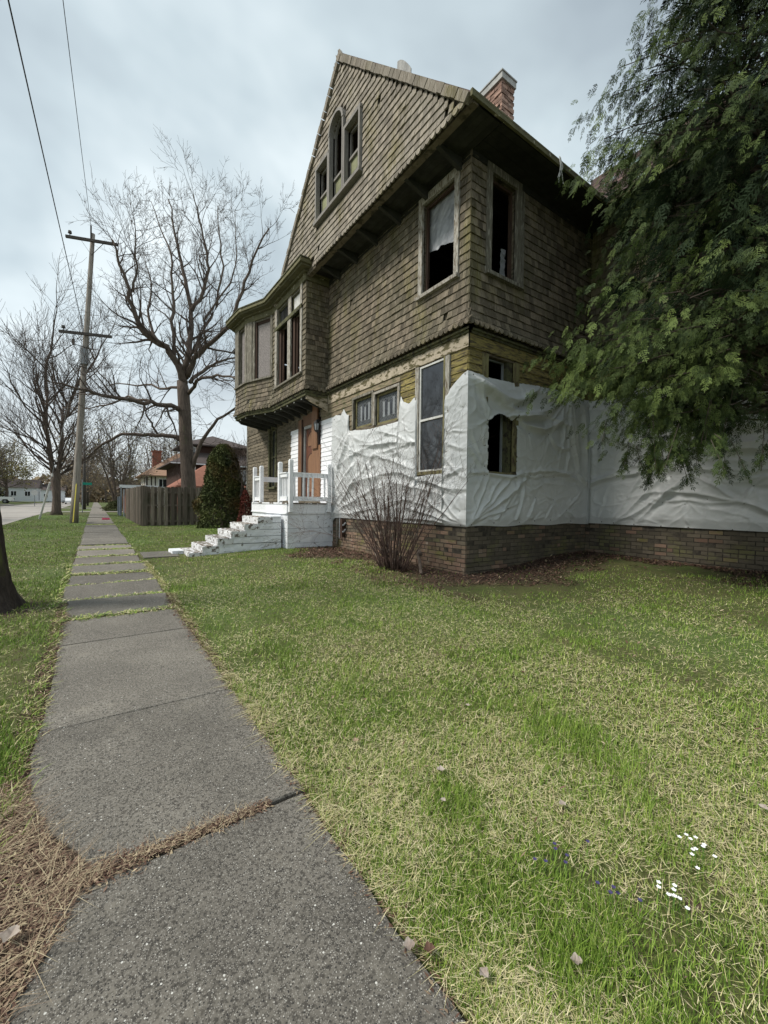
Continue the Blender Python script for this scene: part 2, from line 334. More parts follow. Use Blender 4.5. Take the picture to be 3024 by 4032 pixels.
def courses(P, u0f, u1f, z0, z1, key, field, holes=(), flare=lambda z: .03, expo=.137, inside=None, rnd=True, wmin=.065, wmax=.135):
    z = z0; first = True
    while z < z1 - .03:
        zt = min(z + expo, z1); a, b = u0f(z), u1f(z); segs = [(a, b)]
        for h in holes:
            if h[2] < z + expo * .5 < h[3]:
                ns = []
                for s in segs:
                    if h[1] <= s[0] or h[0] >= s[1]: ns.append(s); continue
                    if h[0] - s[0] > .01: ns.append((s[0], h[0]))
                    if s[1] - h[1] > .01: ns.append((h[1], s[1]))
                segs = ns
        for s in segs:
            u = s[0]
            while u < s[1] - .005:
                wd = random.uniform(wmin, wmax)
                if first and rnd: wd = .118
                v = min(u + wd, s[1])
                if s[1] - v < .04: v = s[1]
                if random.random() < .002 and not first: u = v; continue
                if inside is None or inside((u + v) / 2, z + expo * .3):
                    shingle(P, u + .001, v - .001, z, zt + .012, flare(z) + random.uniform(.0, .006) + (.009 if random.random() < .06 else 0), flare(zt) - .018, .03, key, field, rnd=first and rnd)
                u = v
        z += expo; first = False
fl = lambda z: .035 + .12 * math.exp(-max(z - 4.17, 0) / .19)
tr = .12
def pad(h, a=tr, b=None): return (h[0] - a, h[1] + (b or a), h[2] - .06, h[3] + .16)
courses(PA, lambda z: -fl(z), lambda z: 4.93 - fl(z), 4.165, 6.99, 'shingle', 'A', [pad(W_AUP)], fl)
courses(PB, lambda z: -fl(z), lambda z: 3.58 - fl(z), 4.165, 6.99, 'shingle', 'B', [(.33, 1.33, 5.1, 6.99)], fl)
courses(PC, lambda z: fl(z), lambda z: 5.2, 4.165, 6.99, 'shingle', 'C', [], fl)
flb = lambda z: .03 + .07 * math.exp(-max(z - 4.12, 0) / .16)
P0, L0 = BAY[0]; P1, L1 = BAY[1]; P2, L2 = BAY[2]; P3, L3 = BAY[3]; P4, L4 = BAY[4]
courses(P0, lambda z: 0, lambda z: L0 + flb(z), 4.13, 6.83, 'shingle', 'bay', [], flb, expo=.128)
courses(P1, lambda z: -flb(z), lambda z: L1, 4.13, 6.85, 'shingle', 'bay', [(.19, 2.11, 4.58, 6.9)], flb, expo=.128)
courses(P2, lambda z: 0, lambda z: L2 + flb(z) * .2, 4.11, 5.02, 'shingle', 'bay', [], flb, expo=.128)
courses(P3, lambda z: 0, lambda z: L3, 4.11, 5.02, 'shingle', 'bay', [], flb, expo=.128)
# gable: 45 degree slopes, apex at u=3.83
def zrake(u): return 7.0 + min(u, 7.65 - u)
GW = [(2.95, 3.50, 7.85, 9.0), (3.62, 4.18, 7.85, 9.35), (4.28, 4.84, 7.85, 9.0)]
arch_c, arch_r = 3.90, .28
def in_gable(u, z):
    if z + .08 > zrake(u) - .12: return False
    if (u - arch_c) ** 2 + (z + .04 - 9.35) ** 2 < (arch_r + .10) ** 2: return False
    if u > 5.05 and z < 7.18: return False
    return True
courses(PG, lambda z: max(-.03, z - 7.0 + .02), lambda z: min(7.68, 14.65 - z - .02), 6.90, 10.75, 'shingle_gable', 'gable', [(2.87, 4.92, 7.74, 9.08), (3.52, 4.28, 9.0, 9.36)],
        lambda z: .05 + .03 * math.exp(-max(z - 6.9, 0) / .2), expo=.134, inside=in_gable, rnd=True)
# rake course, laid square to the slope
for sgn in (1, -1):
    n_ = 39
    for i in range(n_):
        a0, a1 = i / n_ * 3.83, (i + 1) / n_ * 3.83 - .006
        pts = []
        for a, dn in ((a0, .115), (a1, .115), (a1, -.01), (a0, -.01)):
            u = 3.83 - sgn * (3.83 - a); z = 7.02 + a
            u += sgn * dn * .7071; z -= dn * .7071; pts.append((u, z))
        jt = random.uniform(-.012, .012); nb = .085 + random.uniform(0, .012)
        vs = [PG.p(u, z + jt, nb) for u, z in pts] + [PG.p(u, z + jt, -.01) for u, z in pts]
        fs = [(0, 1, 2, 3), (0, 4, 5, 1), (1, 5, 6, 2), (2, 6, 7, 3), (3, 7, 4, 0)]
        c = Vector(vs[0]); SH.append((.02 / cdist(c) ** 2 * .5, vs, fs, random.random() * .5 + .05, 'shingle_gable', 'gable'))
# ragged slivers at the peak
for i in range(16):
    u = 3.83 + random.uniform(-.25, .2); z = zrake(u) + random.uniform(-.05, .02); h = random.uniform(.05, .16); ww = .02
    vs = [PG.p(u, z, .09), PG.p(u + ww, z, .09), PG.p(u + ww + random.uniform(-.03, .03), z + h, .1), PG.p(u, z, .07), PG.p(u + ww, z, .07), PG.p(u + ww, z + h * .9, .08)]
    SH.append((0, vs, [(0, 1, 2), (3, 5, 4), (0, 3, 4, 1), (1, 4, 5, 2), (2, 5, 3, 0)], .95, 'shingle_gable', 'gable'))
SH.sort(key=lambda r: -r[0])
fields = {}
for i, (size, vs, fs, t, key, field) in enumerate(SH):
    if i < 300:
        mb = MB(); mb.add(vs, fs, t); mb.build('shingle', MT[key], HO)
    else: fields.setdefault((field, key), MB()).add(vs, fs, t)
allsh = {}
me_all = MB()
for (field, key), mb in fields.items():
    if key == 'shingle': me_all.v, me_all.f, me_all.t = (me_all.v, me_all.f, me_all.t); n = len(me_all.v); me_all.v += mb.v; me_all.f += [tuple(i + n for i in f) for f in mb.f]; me_all.t += mb.t
tag(me_all.build('shingle_field', MT['shingle'], HO), kind='stuff')
tag(fields[('gable', 'shingle_gable')].build('gable_shingle_field', MT['shingle_gable'], HO), kind='stuff')

# ---- gable wall with window openings
mb = MB()
cuts = sorted({-.0, 3.83, 7.65, *[v for g in GW for v in g[:2]], *[arch_c - arch_r + arch_r * 2 * i / 10 for i in range(11)]})
for a, b in zip(cuts[:-1], cuts[1:]):
    if b - a < 1e-4: continue
    c = (a + b) / 2; hole = None
    for g in GW:
        if g[0] < c < g[1]: hole = [g[2], g[3]]
    if hole and abs(c - arch_c) < arch_r: hole[1] = 9.35 + math.sqrt(max(arch_r ** 2 - (c - arch_c) ** 2, 0))
    def trap(z0a, z0b, z1a, z1b): mb.hexa([PG.p(a, z0a, -.12), PG.p(b, z0b, -.12), PG.p(b, z0b, 0), PG.p(a, z0a, 0), PG.p(a, z1a, -.12), PG.p(b, z1b, -.12), PG.p(b, z1b, 0), PG.p(a, z1a, 0)])
    if hole: trap(6.93, 6.93, hole[0], hole[0]); trap(hole[1], hole[1], zrake(a), zrake(b))
    else: trap(6.93, 6.93, max(zrake(a), 6.94), max(zrake(b), 6.94))
mb.build('gable_wall', MT['clap_dark'], HO)
# gable windows: trim, arch, sashes, green lower lights
for gi, g in enumerate(GW):
    fr = MB(); uc = (g[0] + g[1]) / 2; top = g[3]
    for s0, s1 in ((g[0] - .055, g[0]), (g[1], g[1] + .055)): fr.pbox(PG, s0, s1, g[2], top + (.0 if gi == 1 else .02), -.1, .10, random.random())
    if gi != 1: fr.pbox(PG, g[0] - .07, g[1] + .07, top + .02, top + .09, -.1, .10, .4)
    else:
        for i in range(12):
            a0, a1 = math.pi * i / 12, math.pi * (i + 1) / 12
            q = lambda a, r_, n: PG.p(arch_c - r_ * math.cos(a), 9.35 + r_ * math.sin(a), n)
            fr.hexa([q(a0, .28, -.1), q(a1, .28, -.1), q(a1, .28, .11), q(a0, .28, .11), q(a0, .34, -.1), q(a1, .34, -.1), q(a1, .34, .11), q(a0, .34, .11)], .7)
    F = fr.build('window_frame', MT['trim_gable'], HO)
    s = MB(); sx = .035
    zt = top if gi != 1 else 9.35
    for a, b in ((g[0] + .005, g[0] + sx), (g[1] - sx, g[1] - .005)): s.pbox(PG, a, b, g[2] + .02, zt, -.075, -.035, .5)
    s.pbox(PG, g[0] + .005, g[1] - .005, 8.40, 8.45, -.07, -.01, .8)
    if gi != 1: s.pbox(PG, g[0] + .005, g[1] - .005, zt - .04, zt - .005, -.075, -.035, .5)
    else:
        for i in range(12):
            a0, a1 = math.pi * i / 12, math.pi * (i + 1) / 12
            s.hexa([q(a0, .24, -.08), q(a1, .24, -.08), q(a1, .24, -.03), q(a0, .24, -.03), q(a0, .275, -.08), q(a1, .275, -.08), q(a1, .275, -.03), q(a0, .275, -.03)], .7)
    s.build('sash', MT['trim_gable'], F)
    for i in range(2):
        for j in range(2):
            pn = MB(); w2 = (g[1] - g[0] - 2 * sx) / 2; pn.pbox(PG, g[0] + sx + i * w2 + .004, g[0] + sx + (i + 1) * w2 - .004, g[2] + .02 + j * .265, g[2] + .02 + (j + 1) * .265 - .012, -.06, -.05, random.random())
            pn.build('pane', MT['green_panel'], F)
sl = MB(); sl.pbox(PG, 2.86, 4.93, 7.78, 7.85, -.1, .13, .3); sl.build('sill', MT['trim_gable'], HO)

# ---- generic window trim
def trim(P, h, tw, mat_, name='window_frame', head=.14, sillz=.06, n1=.05, sides=(1, 1), dep=-.14, sill=True, parent=HO, zb=None):
    fr = MB(); z0 = h[2] if zb is None else zb
    if sides[0]: fr.pbox(P, h[0] - tw, h[0], z0, h[3], -.02, n1, .6)
    if sides[1]: fr.pbox(P, h[1], h[1] + tw, z0, h[3], -.02, n1, .4)
    if head: fr.pbox(P, h[0] - tw * sides[0], h[1] + tw * sides[1], h[3], h[3] + head, -.02, n1 + .004, .5)
    F = fr.build(name, mat_, parent)
    if sill:
        s = MB(); s.pbox(P, h[0] - tw - .02, h[1] + tw + .02, h[2] - sillz, h[2], -.1, n1 + .05, .3); s.build('sill', mat_, F)
    return F
def sash(P, h, wd, n0, n1, mt, parent, rails=(), t=.5, name='sash'):
    s = MB(); s.pbox(P, h[0], h[0] + wd, h[2], h[3], n0, n1, t); s.pbox(P, h[1] - wd, h[1], h[2], h[3], n0, n1, t)
    s.pbox(P, h[0] + wd, h[1] - wd, h[2], h[2] + wd, n0, n1, t); s.pbox(P, h[0] + wd, h[1] - wd, h[3] - wd, h[3], n0, n1, t)
    for z in rails: s.pbox(P, h[0] + wd, h[1] - wd, z - wd * .6, z + wd * .6, n0, n1 + .004, t)
    return s.build(name, mt, parent)
# street side, upper floor
F = trim(PA, W_AUP, .105, MT['trim_peel'])
sash(PA, (W_AUP[0], W_AUP[1], W_AUP[2], W_AUP[3]), .045, -.10, -.05, MT['brown_sash'], F)
# side, upper floor: wide frame with stacked mouldings on its far side
F = trim(PB, W_BUP, .125, MT['trim_wood'], head=.13)
s = MB(); s.pbox(PB, 1.23, 1.33, 5.18, 6.96, -.02, .03, .3); s.build('side_casing', MT['trim_wood'], F)
sash(PB, (W_BUP[0], W_BUP[1], W_BUP[2], W_BUP[3]), .05, -.11, -.06, MT['brown_sash'], F)
# tall window
F = trim(PA, W_TALL, .10, MT['trim_peel'], head=.0, sill=False, zb=1.88)
s = MB(); s.pbox(PA, W_TALL[0], W_TALL[0] + .03, 1.88, 3.84, -.06, .06, .5); s.build('casing_edge', MT['trim_yellow'], F)
hh = (W_TALL[0] + .03, W_TALL[1] - .005, 1.90, 3.83)
sash(PA, hh, .032, -.02, .025, MT['alu'], F, rails=(2.84,))
for z0, z1 in ((1.93, 2.81), (2.87, 3.80)):
    g = MB(); g.pbox(PA, hh[0] + .03, hh[1] - .03, z0, z1, -.008, .0); g.build('pane', MT['glass'], F)
s = MB(); s.pbox(PA, .44, 1.26, 1.84, 1.90, -.05, .045, .4); s.build('sill', MT['trim_yellow'], F)
# leaded pair
for h in (W_P1, W_P2):
    F = trim(PA, h, .06, MT['trim_peel'] if h is W_P1 else MT['trim_wood'], head=.05, sill=False)
    sash(PA, h, .045, -.07, -.02, MT['trim_yellow'], F)
    g = MB(); g.pbox(PA, h[0] + .04, h[1] - .04, h[2] + .04, h[3] - .04, -.055, -.050); g.build('pane', MT['glass'], F)
    l = MB(); a0, a1, b0, b1 = h[0] + .05, h[1] - .05, h[2] + .05, h[3] - .05; W_ = a1 - a0; Hh = b1 - b0
    def dl(p, q_): l.bar(PA.p(*p, -.045), PA.p(*q_, -.045), .006, .006, (1, 0, 0), .5)
    dz, du = .07, .055; nu = int(W_ / du); ins = .14
    for i in range(-8, nu + 8):
        for sg in (1, -1):
            # diagonal clipped to the pane
            u = a0 + i * du; pts = []
            t0 = 0; t1 = Hh
            ua, ub = u, u + sg * Hh * du / dz
            lo_ = max(0, min(1, ((a0 if ub > ua else a1) - ua) / (ub - ua))); hi_ = max(0, min(1, ((a1 if ub > ua else a0) - ua) / (ub - ua)))
            if hi_ - lo_ > .02: dl((ua + (ub - ua) * lo_, b0 + Hh * lo_), (ua + (ub - ua) * hi_, b0 + Hh * hi_))
    l.build('lead_came', MT['grey_metal'], F)
    # long upright lights in the middle of the leading
    for i in range(5):
        g = MB(); uu = a0 + ins + (W_ - 2 * ins) / 5 * i; g.pbox(PA, uu + .006, uu + (W_ - 2 * ins) / 5 - .006, b0 + .1 + .03 * (i % 2), b1 - .09 - .04 * ((i * 7) % 3), -.043, -.038); g.build('glass_strip', MT['glass'] if i in (1, 3) else MT['grey_metal'], F)
mm_ = MB(); mm_.pbox(PA, 2.74, 2.74 + .0001, 3.0, 3.7, 0, .01)
# small dark window left of the door
F = trim(PA, W_SM, .10, MT['trim_green'], head=.12)
sash(PA, W_SM, .05, -.09, -.04, MT['trim_green'], F, rails=(2.85,))
for z0, z1 in ((1.88, 2.80), (2.90, 3.73)):
    g = MB(); g.pbox(PA, W_SM[0] + .05, W_SM[1] - .05, z0, z1, -.07, -.064); g.build('pane', MT['glass'], F)
# side window, ground floor
F = trim(PB, W_BLO, .12, MT['trim_yellow'], head=0, sill=False, zb=1.9)
sash(PB, (W_BLO[0] + .01, W_BLO[1] - .13, W_BLO[2], W_BLO[3]), .022, -.14, -.10, MT['grey_metal'], F)
s = MB(); s.pbox(PB, W_BLO[1] - .13, W_BLO[1], W_BLO[2], W_BLO[3], -.14, -.02, .3); s.build('jamb', MT['trim_green'], F)
s = MB(); s.pbox(PB, W_BLO[0] - .02, W_BLO[1] + .02, 1.81, 1.87, -.1, .07, .3); s.build('sill', MT['trim_yellow'], F)
# window on the hidden return wall
F = trim(PC, (3.5, 4.3, 5.1, 6.7), .12, MT['trim_wood'])
sash(PC, (3.5, 4.3, 5.1, 6.7), .05, -.1, -.05, MT['brown_sash'], F, rails=(5.9,))

# ---- belt course and frieze
def belt(P, u0, u1, mt, ms=1):
    b = MB(); b.pbox(P, u0 - .03 * ms, u1, 3.86, 4.075, 0, .03, .5); b.build('frieze_board', mt, HO)
    b = MB(); b.pbox(P, u0 - .055 * ms, u1, 4.075, 4.115, 0, .055, .3); b.pbox(P, u0 - .09 * ms, u1, 4.115, 4.15, 0, .09, .6); b.build('belt_moulding', MT['trim_green'], HO)
belt(PA, 0, 4.90, MT['frieze']); belt(PB, .001, 3.56, MT['clap_yellow']); belt(PC, .03, 5.2, MT['clap_yellow'], 0)
b = MB(); b.pbox(PA, 4.9, 11.83, 3.86, 4.06, 0, .03, .3); b.build('frieze_board', MT['clap_dark'], HO)
# ---- clapboards
def clap(P, u0, u1, z, mt, ex=.12, t=None):
    b = MB(); t = random.random() if t is None else t
    b.hexa([P.p(u0, z - .008, .0), P.p(u1, z - .008, .0), P.p(u1, z - .008, .022), P.p(u0, z - .008, .022), P.p(u0, z + ex, .0), P.p(u1, z + ex, .0), P.p(u1, z + ex, .006), P.p(u0, z + ex, .006)], t)
    b.build('clapboard', mt, HO)
z = 3.86 - .12
row = 0
while z > 1.1:
    j = random.uniform(-.03, .03)
    # street side
    if z > 2.8:
        clap(PA, 0, .38, z, MT['clap_yellow'])
        clap(PA, 1.31, 1.80 if z > 2.95 and z < 3.72 else 1.80, z, MT['clap_yellow'])
        if z > 3.66: clap(PA, 1.81, 3.64, z, MT['clap_tan'])
        clap(PA, 3.65, 4.55, z, MT['clap_tan'])
    if z > 3.46: clap(PA, 4.552, 5.32, z, MT['clap_tan'])
    else: clap(PA, 4.25, 5.32, z, MT['clap_white'])
    if z < 3.46: clap(PA, 6.80, 7.38 + j, z, MT['clap_white']); clap(PA, 7.38 + j, 8.59, z, MT['clap_dark'])
    elif z < 3.74: clap(PA, 6.80, 8.59, z, MT['clap_dark'])
    clap(PA, 9.35, 11.81, z, MT['clap_dark'])
    if z < 1.75: clap(PA, 8.60, 9.34, z, MT['clap_dark'])
    if z > 2.7:
        clap(PB, .0, .31, z, MT['clap_yellow']); clap(PB, 1.25, 3.56, z, MT['clap_yellow']); clap(PC, .02, 2.6, z, MT['clap_yellow'])
    z -= .12; row += 1
b = MB(); b.pbox(PA, 11.76, 11.86, 1.0, 4.1, 0, .035, .6); b.build('corner_board', MT['trim_wood'], HO)
# ---- brick base
BR = []
def bricks(P, u0, u1, z0, z1, key, hdr=.0):
    z = z1 - .062; r_ = 0
    while z > z0:
        u = u0 - (.10 if r_ % 2 else 0)
        while u < u1:
            ln = .198 if r_ % 6 else .095
            a, b_ = max(u, u0), min(u + ln, u1)
            if b_ - a > .03:
                n1 = random.uniform(.0, .012) + max(0, (.45 - z)) * .06 + (random.random() < .06) * .01
                c = Vector(P.p((a + b_) / 2, z, 0)); dd = cdist(c)
                k = key
                if key == 'brick' and z > .62 and random.random() < .6: k = 'brick_grey'
                if key == 'brick_grey' and random.random() < .12: k = 'brick'
                mb_ = (P, a, b_, z + random.uniform(-.003, .003), n1, k)
                BR.append(((b_ - a) / dd ** 2 * (1 if P is not PA else .8), mb_))
            u += ln + .008
        z -= .0725; r_ += 1
bricks(PA, -.012, 4.62, .12, .99, 'brick'); bricks(PB, -.0, 3.56, .12, .99, 'brick_grey'); bricks(PC, .0, 4.4, .25, .99, 'brick_grey')
BR.sort(key=lambda r: -r[0])
rest = {'brick': MB(), 'brick_grey': MB()}
def one_brick(mb, P, a, b_, z, n1, t):
    c = .004
    mb.hexa([P.p(a, z, -.03), P.p(b_, z, -.03), P.p(b_ - c, z + c, n1), P.p(a + c, z + c, n1), P.p(a, z + .065, -.03), P.p(b_, z + .065, -.03), P.p(b_ - c, z + .065 - c, n1), P.p(a + c, z + .065 - c, n1)], t)
for i, (sz, (P, a, b_, z, n1, k)) in enumerate(BR):
    if i < 300: mb = MB(); one_brick(mb, P, a, b_, z, n1, random.random()); mb.build('brick', MT[k], HO)
    else: one_brick(rest[k], P, a, b_, z, n1, random.random())
for k in rest: tag(rest[k].build('brick_courses', MT[k], HO), kind='stuff')
mb = MB(); mb.pbox(PA, 0, 4.62, 0, 1.0, .0, .001); mb.pbox(PB, -.0, 3.58, 0, 1.0, .0, .001); mb.pbox(PC, 0, 5.2, 0, 1.0, 0, .001); mb.build('mortar', MT['mortar'], HO)

# ---- soffits, fascia, roof
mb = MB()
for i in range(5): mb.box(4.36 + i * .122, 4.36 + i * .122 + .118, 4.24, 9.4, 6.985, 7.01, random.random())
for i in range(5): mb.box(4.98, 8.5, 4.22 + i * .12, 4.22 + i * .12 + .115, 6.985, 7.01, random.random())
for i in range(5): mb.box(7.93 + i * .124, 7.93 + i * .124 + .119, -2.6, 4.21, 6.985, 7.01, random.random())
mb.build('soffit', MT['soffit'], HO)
for i in range(6):
    y = 5.0 + i * .82
    mb = MB(); mb.hexa([(4.42, y, 6.93), (4.96, y, 6.78), (4.96, y + .07, 6.78), (4.42, y + .07, 6.93), (4.42, y, 6.984), (4.96, y, 6.984), (4.96, y + .07, 6.984), (4.42, y + .07, 6.984)], .9); mb.build('eave_bracket', MT['soffit'], HO)
for x0, x1 in ((1.2, 1.27),): pass
mb = MB(); mb.pbox(PA, 0, 4.93, 6.86, 7.0, .01, .035, .5); mb.pbox(PB, 0, 3.58, 6.88, 7.0, .01, .04, .5); mb.build('frieze_board', MT['soffit'], HO)
mb = MB(); mb.box(4.27, 7.90, 4.145, 4.185, 6.955, 7.05, .6); mb.box(7.86, 7.90, -2.7, 4.145, 6.955, 7.05, .5); mb.build('fascia', MT['trim_olive'], HO)
def slab(mb, q, th, t=.5):
    q = [Vector(p) for p in q]; n = (q[1] - q[0]).cross(q[2] - q[0]).normalized()
    if n.z < 0: n = -n
    mb.hexa([*q, *[p + n * th for p in q]], t)
mb = MB()
slab(mb, [(4.335, 4.16, 7.0), (10.2, 4.16, 7.0), (10.2, 8.03, 10.87), (4.335, 8.03, 10.87)], .025)
slab(mb, [(4.335, 11.9, 7.0), (14.2, 11.9, 7.0), (14.2, 8.03, 10.87), (4.335, 8.03, 10.87)], .025)
mb.build('roof', MT['roof'], HO)
RF = MB(); RF.box(7.9, 7.91, 0, .01, 7.0, 7.01); roofm = RF.build('main_roof', MT['roof'], HO)
for i in range(22):                                                  # courses of slates on the main roof
    a0, a1 = i / 22, (i + 1) / 22
    y = -2.6
    if i % 1 == 0:
        mb = MB()
        slab(mb, [(7.84 + 2.3 * a0, -2.6, 7.0 + 2.3 * a0), (7.84 + 2.3 * a0, 5.72, 7.0 + 2.3 * a0), (7.84 + 2.3 * a1 + .02, 5.72, 6.985 + 2.3 * a1 + .02), (7.84 + 2.3 * a1 + .02, -2.6, 6.985 + 2.3 * a1 + .02)], .03, random.random())
        mb.build('slate_course', MT['roof'], HO)
mb = MB(); slab(mb, [(10.14, -2.6, 9.3), (10.14, 5.72, 9.3), (12.44, 5.72, 7.0), (12.44, -2.6, 7.0)], .04); mb.box(10.1, 10.2, -2.6, 5.74, 9.28, 9.36)
mb.hexa([(7.9, 5.6, 7.0), (12.4, 5.6, 7.0), (12.4, 5.7, 7.0), (7.9, 5.7, 7.0), (10.1, 5.6, 9.25), (10.18, 5.6, 9.25), (10.18, 5.7, 9.25), (10.1, 5.7, 9.25)]); mb.box(12.0, 14.7, -2.7, 16.8, 7.0, 7.1)
mb.build('roof', MT['roof'], HO)
# chimney: laid brick by brick
CH = MB(); CH.box(7.68, 8.08, 6.56, 7.94, 9.0, 11.08, .2); chim = CH.build('chimney', MT['mortar'], HO)
PCL = Plane((7.66, 6.52, 0), (0, 1, 0), (-1, 0, 0)); PCF = Plane((7.66, 6.52, 0), (1, 0, 0), (0, -1, 0))
for P, ln_ in ((PCL, 1.46), (PCF, .45)):
    z = 9.25; r_ = 0
    while z < 11.05:
        u = -(.1 if r_ % 2 else 0)
        while u < ln_:
            a, b_ = max(u, 0), min(u + .2, ln_)
            if b_ - a > .03 and (random.random() > .03): mb = MB(); mb.pbox(P, a, b_, z, z + .066, -.04, random.uniform(-.008, .018), random.random()); mb.build('brick', MT['chimney'], chim)
            u += .212
        z += .076; r_ += 1
mb = MB(); mb.box(7.62, 8.12, 6.48, 8.0, 11.06, 11.20, .5); mb.box(7.60, 8.13, 6.46, 8.02, 11.20, 11.23, .3); mb.build('chimney_cap', MT['chim_cap'], chim)
# bent flashing sticking up behind the rake
mb = MB()
for i in range(8):
    a0, a1 = i / 8 * 2.2, (i + 1) / 8 * 2.2
    mb.hexa([(4.7, 6.52 - a0 * .19, 8.9), (4.7, 6.52 - a1 * .19, 8.9), (4.72, 6.52 - a1 * .19, 8.9), (4.72, 6.52 - a0 * .19, 8.9), (4.7, 6.52 - a0 * .19, 9.66 - .13 * a0 ** 1.6), (4.7, 6.52 - a1 * .19, 9.66 - .13 * a1 ** 1.6), (4.72, 6.52 - a1 * .19, 9.66 - .13 * a1 ** 1.6), (4.72, 6.52 - a0 * .19, 9.66 - .13 * a0 ** 1.6)])
mb.build('bent_flashing', MT['chim_cap'], HO)
# frayed rag on the eave
mb = MB()
for i in range(5): mb.tube([(6.3 + random.uniform(-.02, .02), 4.12, 7.06), (6.31 + random.uniform(-.05, .05), 4.1, 6.9), (6.3 + random.uniform(-.1, .1), 4.1, 6.70 - random.random() * .1)], .006, 3)
mb.build('rag_strand', MT['alu'], HO)

# ---- bay
bo = [(0, 0)]
def off_poly(d):
    """outline of the bay pushed out by d"""
    pts = []
    for i in range(len(BP)):
        pl = [BAY[j][0] for j in (i - 1, i) if 0 <= j < 5]
        p = Vector((*BP[i], 0))
        if len(pl) == 1: q_ = p + pl[0].N * d
        else:
            n = (pl[0].N + pl[1].N); q_ = p + n * (d / (1 + pl[0].N.dot(pl[1].N)))
        pts.append((q_.x, q_.y))
    return pts
def ring(mb, d0, d1, z0, z1, t=.5, z0o=None, z1o=None):
    a, b_ = off_poly(d0), off_poly(d1)
    for i in range(5):
        mb.hexa([(*a[i], z0), (*a[i + 1], z0), (*b_[i + 1], z0 if z0o is None else z0o), (*b_[i], z0 if z0o is None else z0o), (*a[i], z1), (*a[i + 1], z1), (*b_[i + 1], z1 if z1o is None else z1o), (*b_[i], z1 if z1o is None else z1o)], t)
W_F1A = (.30, .95, 4.66, 6.24); W_F1B = (1.15, 1.95, 4.66, 6.24); T_F1A = (.30, .95, 6.34, 6.80); T_F1B = (1.15, 1.95, 6.34, 6.80)
W_F2 = (.10, .82, 5.08, 6.80); W_F3 = (.15, .72, 5.08, 6.80)
mb = MB()
wall(mb, P0, 0, L0, 4.1, 7.0, [], -.12); wall(mb, P1, 0, L1, 4.1, 7.0, [W_F1A, W_F1B, T_F1A, T_F1B], -.12); wall(mb, P2, 0, L2, 4.1, 7.0, [W_F2], -.12); wall(mb, P3, 0, L3, 4.1, 7.0, [W_F3], -.12); wall(mb, P4, 0, L4, 4.1, 7.0, [], -.12)
mb.build('bay_wall', MT['trim_wood'], HO)
mb = MB(); mb.box(4.42, 4.96, 9.8, 14.2, 4.12, 4.2); mb.build('bay_floor', MT['dark'], HO)
mb = MB(); ring(mb, .0, .05, 6.84, 7.0, .5); mb.build('bay_frieze', MT['trim_olive'], HO)
mb = MB(); ring(mb, .0, .12, 7.0, 7.05, .3); ring(mb, .0, .26, 7.05, 7.10, .2); ring(mb, .0, .31, 7.10, 7.19, .8); mb.build('bay_cornice', MT['trim_olive'], HO)
mb = MB(); ring(mb, -.5, .33, 7.45, 7.47, .5, 7.19, 7.22); mb.build('bay_roof', MT['trim_green'], HO)
mb = MB(); ring(mb, -.02, .05, 4.07, 4.12, .4); ring(mb, -.04, .02, 4.0, 4.07, .7); mb.build('bay_moulding', MT['trim_green'], HO)
# underside: dark boards and joists with pale sawn ends
mb = MB(); a = off_poly(-.02)
mb.add([(*p, 3.99) for p in a] + [(*p, 4.06) for p in a], [tuple(range(6)), tuple(range(11, 5, -1))], .3); mb.build('bay_soffit', MT['soffit'], HO)
def bx_at(y): return float(np.interp(y, [9.75, 12.1, 13.2, 14.25, 15.4], [4.34, 4.34, 3.92, 3.86, 4.97]))
for i in range(10):
    y = 10.05 + i * .48; x0 = bx_at(y) + .03
    if 4.95 - x0 < .2: continue
    mb = MB(); mb.hexa([(x0 + .05, y, 3.93), (4.95, y, 3.78), (4.95, y + .05, 3.78), (x0 + .05, y + .05, 3.93), (x0, y, 3.99), (4.95, y, 3.99), (4.95, y + .05, 3.99), (x0, y + .05, 3.99)], .9)
    mb.build('bay_joist', MT['soffit'], HO)
    mb = MB(); mb.box(x0 - .012, x0 - .001, y + .005, y + .045, 3.955, 3.995, .9); mb.build('joist_end', MT['alu'], HO)
mb = MB()                                                            # curved bracket under the near corner
prof = [(0, 4.0), (.60, 4.0), (.60, 3.93), (.46, 3.86), (.30, 3.80), (.16, 3.76), (.05, 3.70), (0, 3.66)]
mb.add([(4.97 - a, 9.75, z) for a, z in prof] + [(4.97 - a, 9.83, z) for a, z in prof], [tuple(range(8)), tuple(range(15, 7, -1))] + [(i, (i + 1) % 8, (i + 1) % 8 + 8, i + 8) for i in range(8)])
mb.build('corner_bracket', MT['frieze'], HO)
# bay windows
fr = MB()
for a, b_ in ((.19, .30), (1.95, 2.11)): fr.pbox(P1, a, b_, 4.62, 6.84, 0, .05, .5)
fr.pbox(P1, .95, 1.15, 4.62, 6.24, -.05, .045, .6); fr.pbox(P1, .95, 1.15, 6.34, 6.84, -.05, .03, .4)
F = fr.build('window_frame', MT['trim_peel'], HO)
mb = MB(); mb.pbox(P1, .19, 2.11, 6.24, 6.34, -.05, .065, .5); mb.build('transom_bar', MT['trim_green'], F)
mb = MB(); mb.pbox(P1, .16, 2.14, 4.57, 4.62, -.05, .09, .4); mb.build('sill', MT['trim_wood'], F)
for h in (W_F1A, W_F1B):
    s = MB(); s.pbox(P1, h[1] - .14, h[1], h[2], h[3], -.11, -.03, .5); s.pbox(P1, h[1] - .2, h[1] - .14, h[2], h[3], -.12, -.08, .9); s.build('jamb', MT['brown_sash'], F)
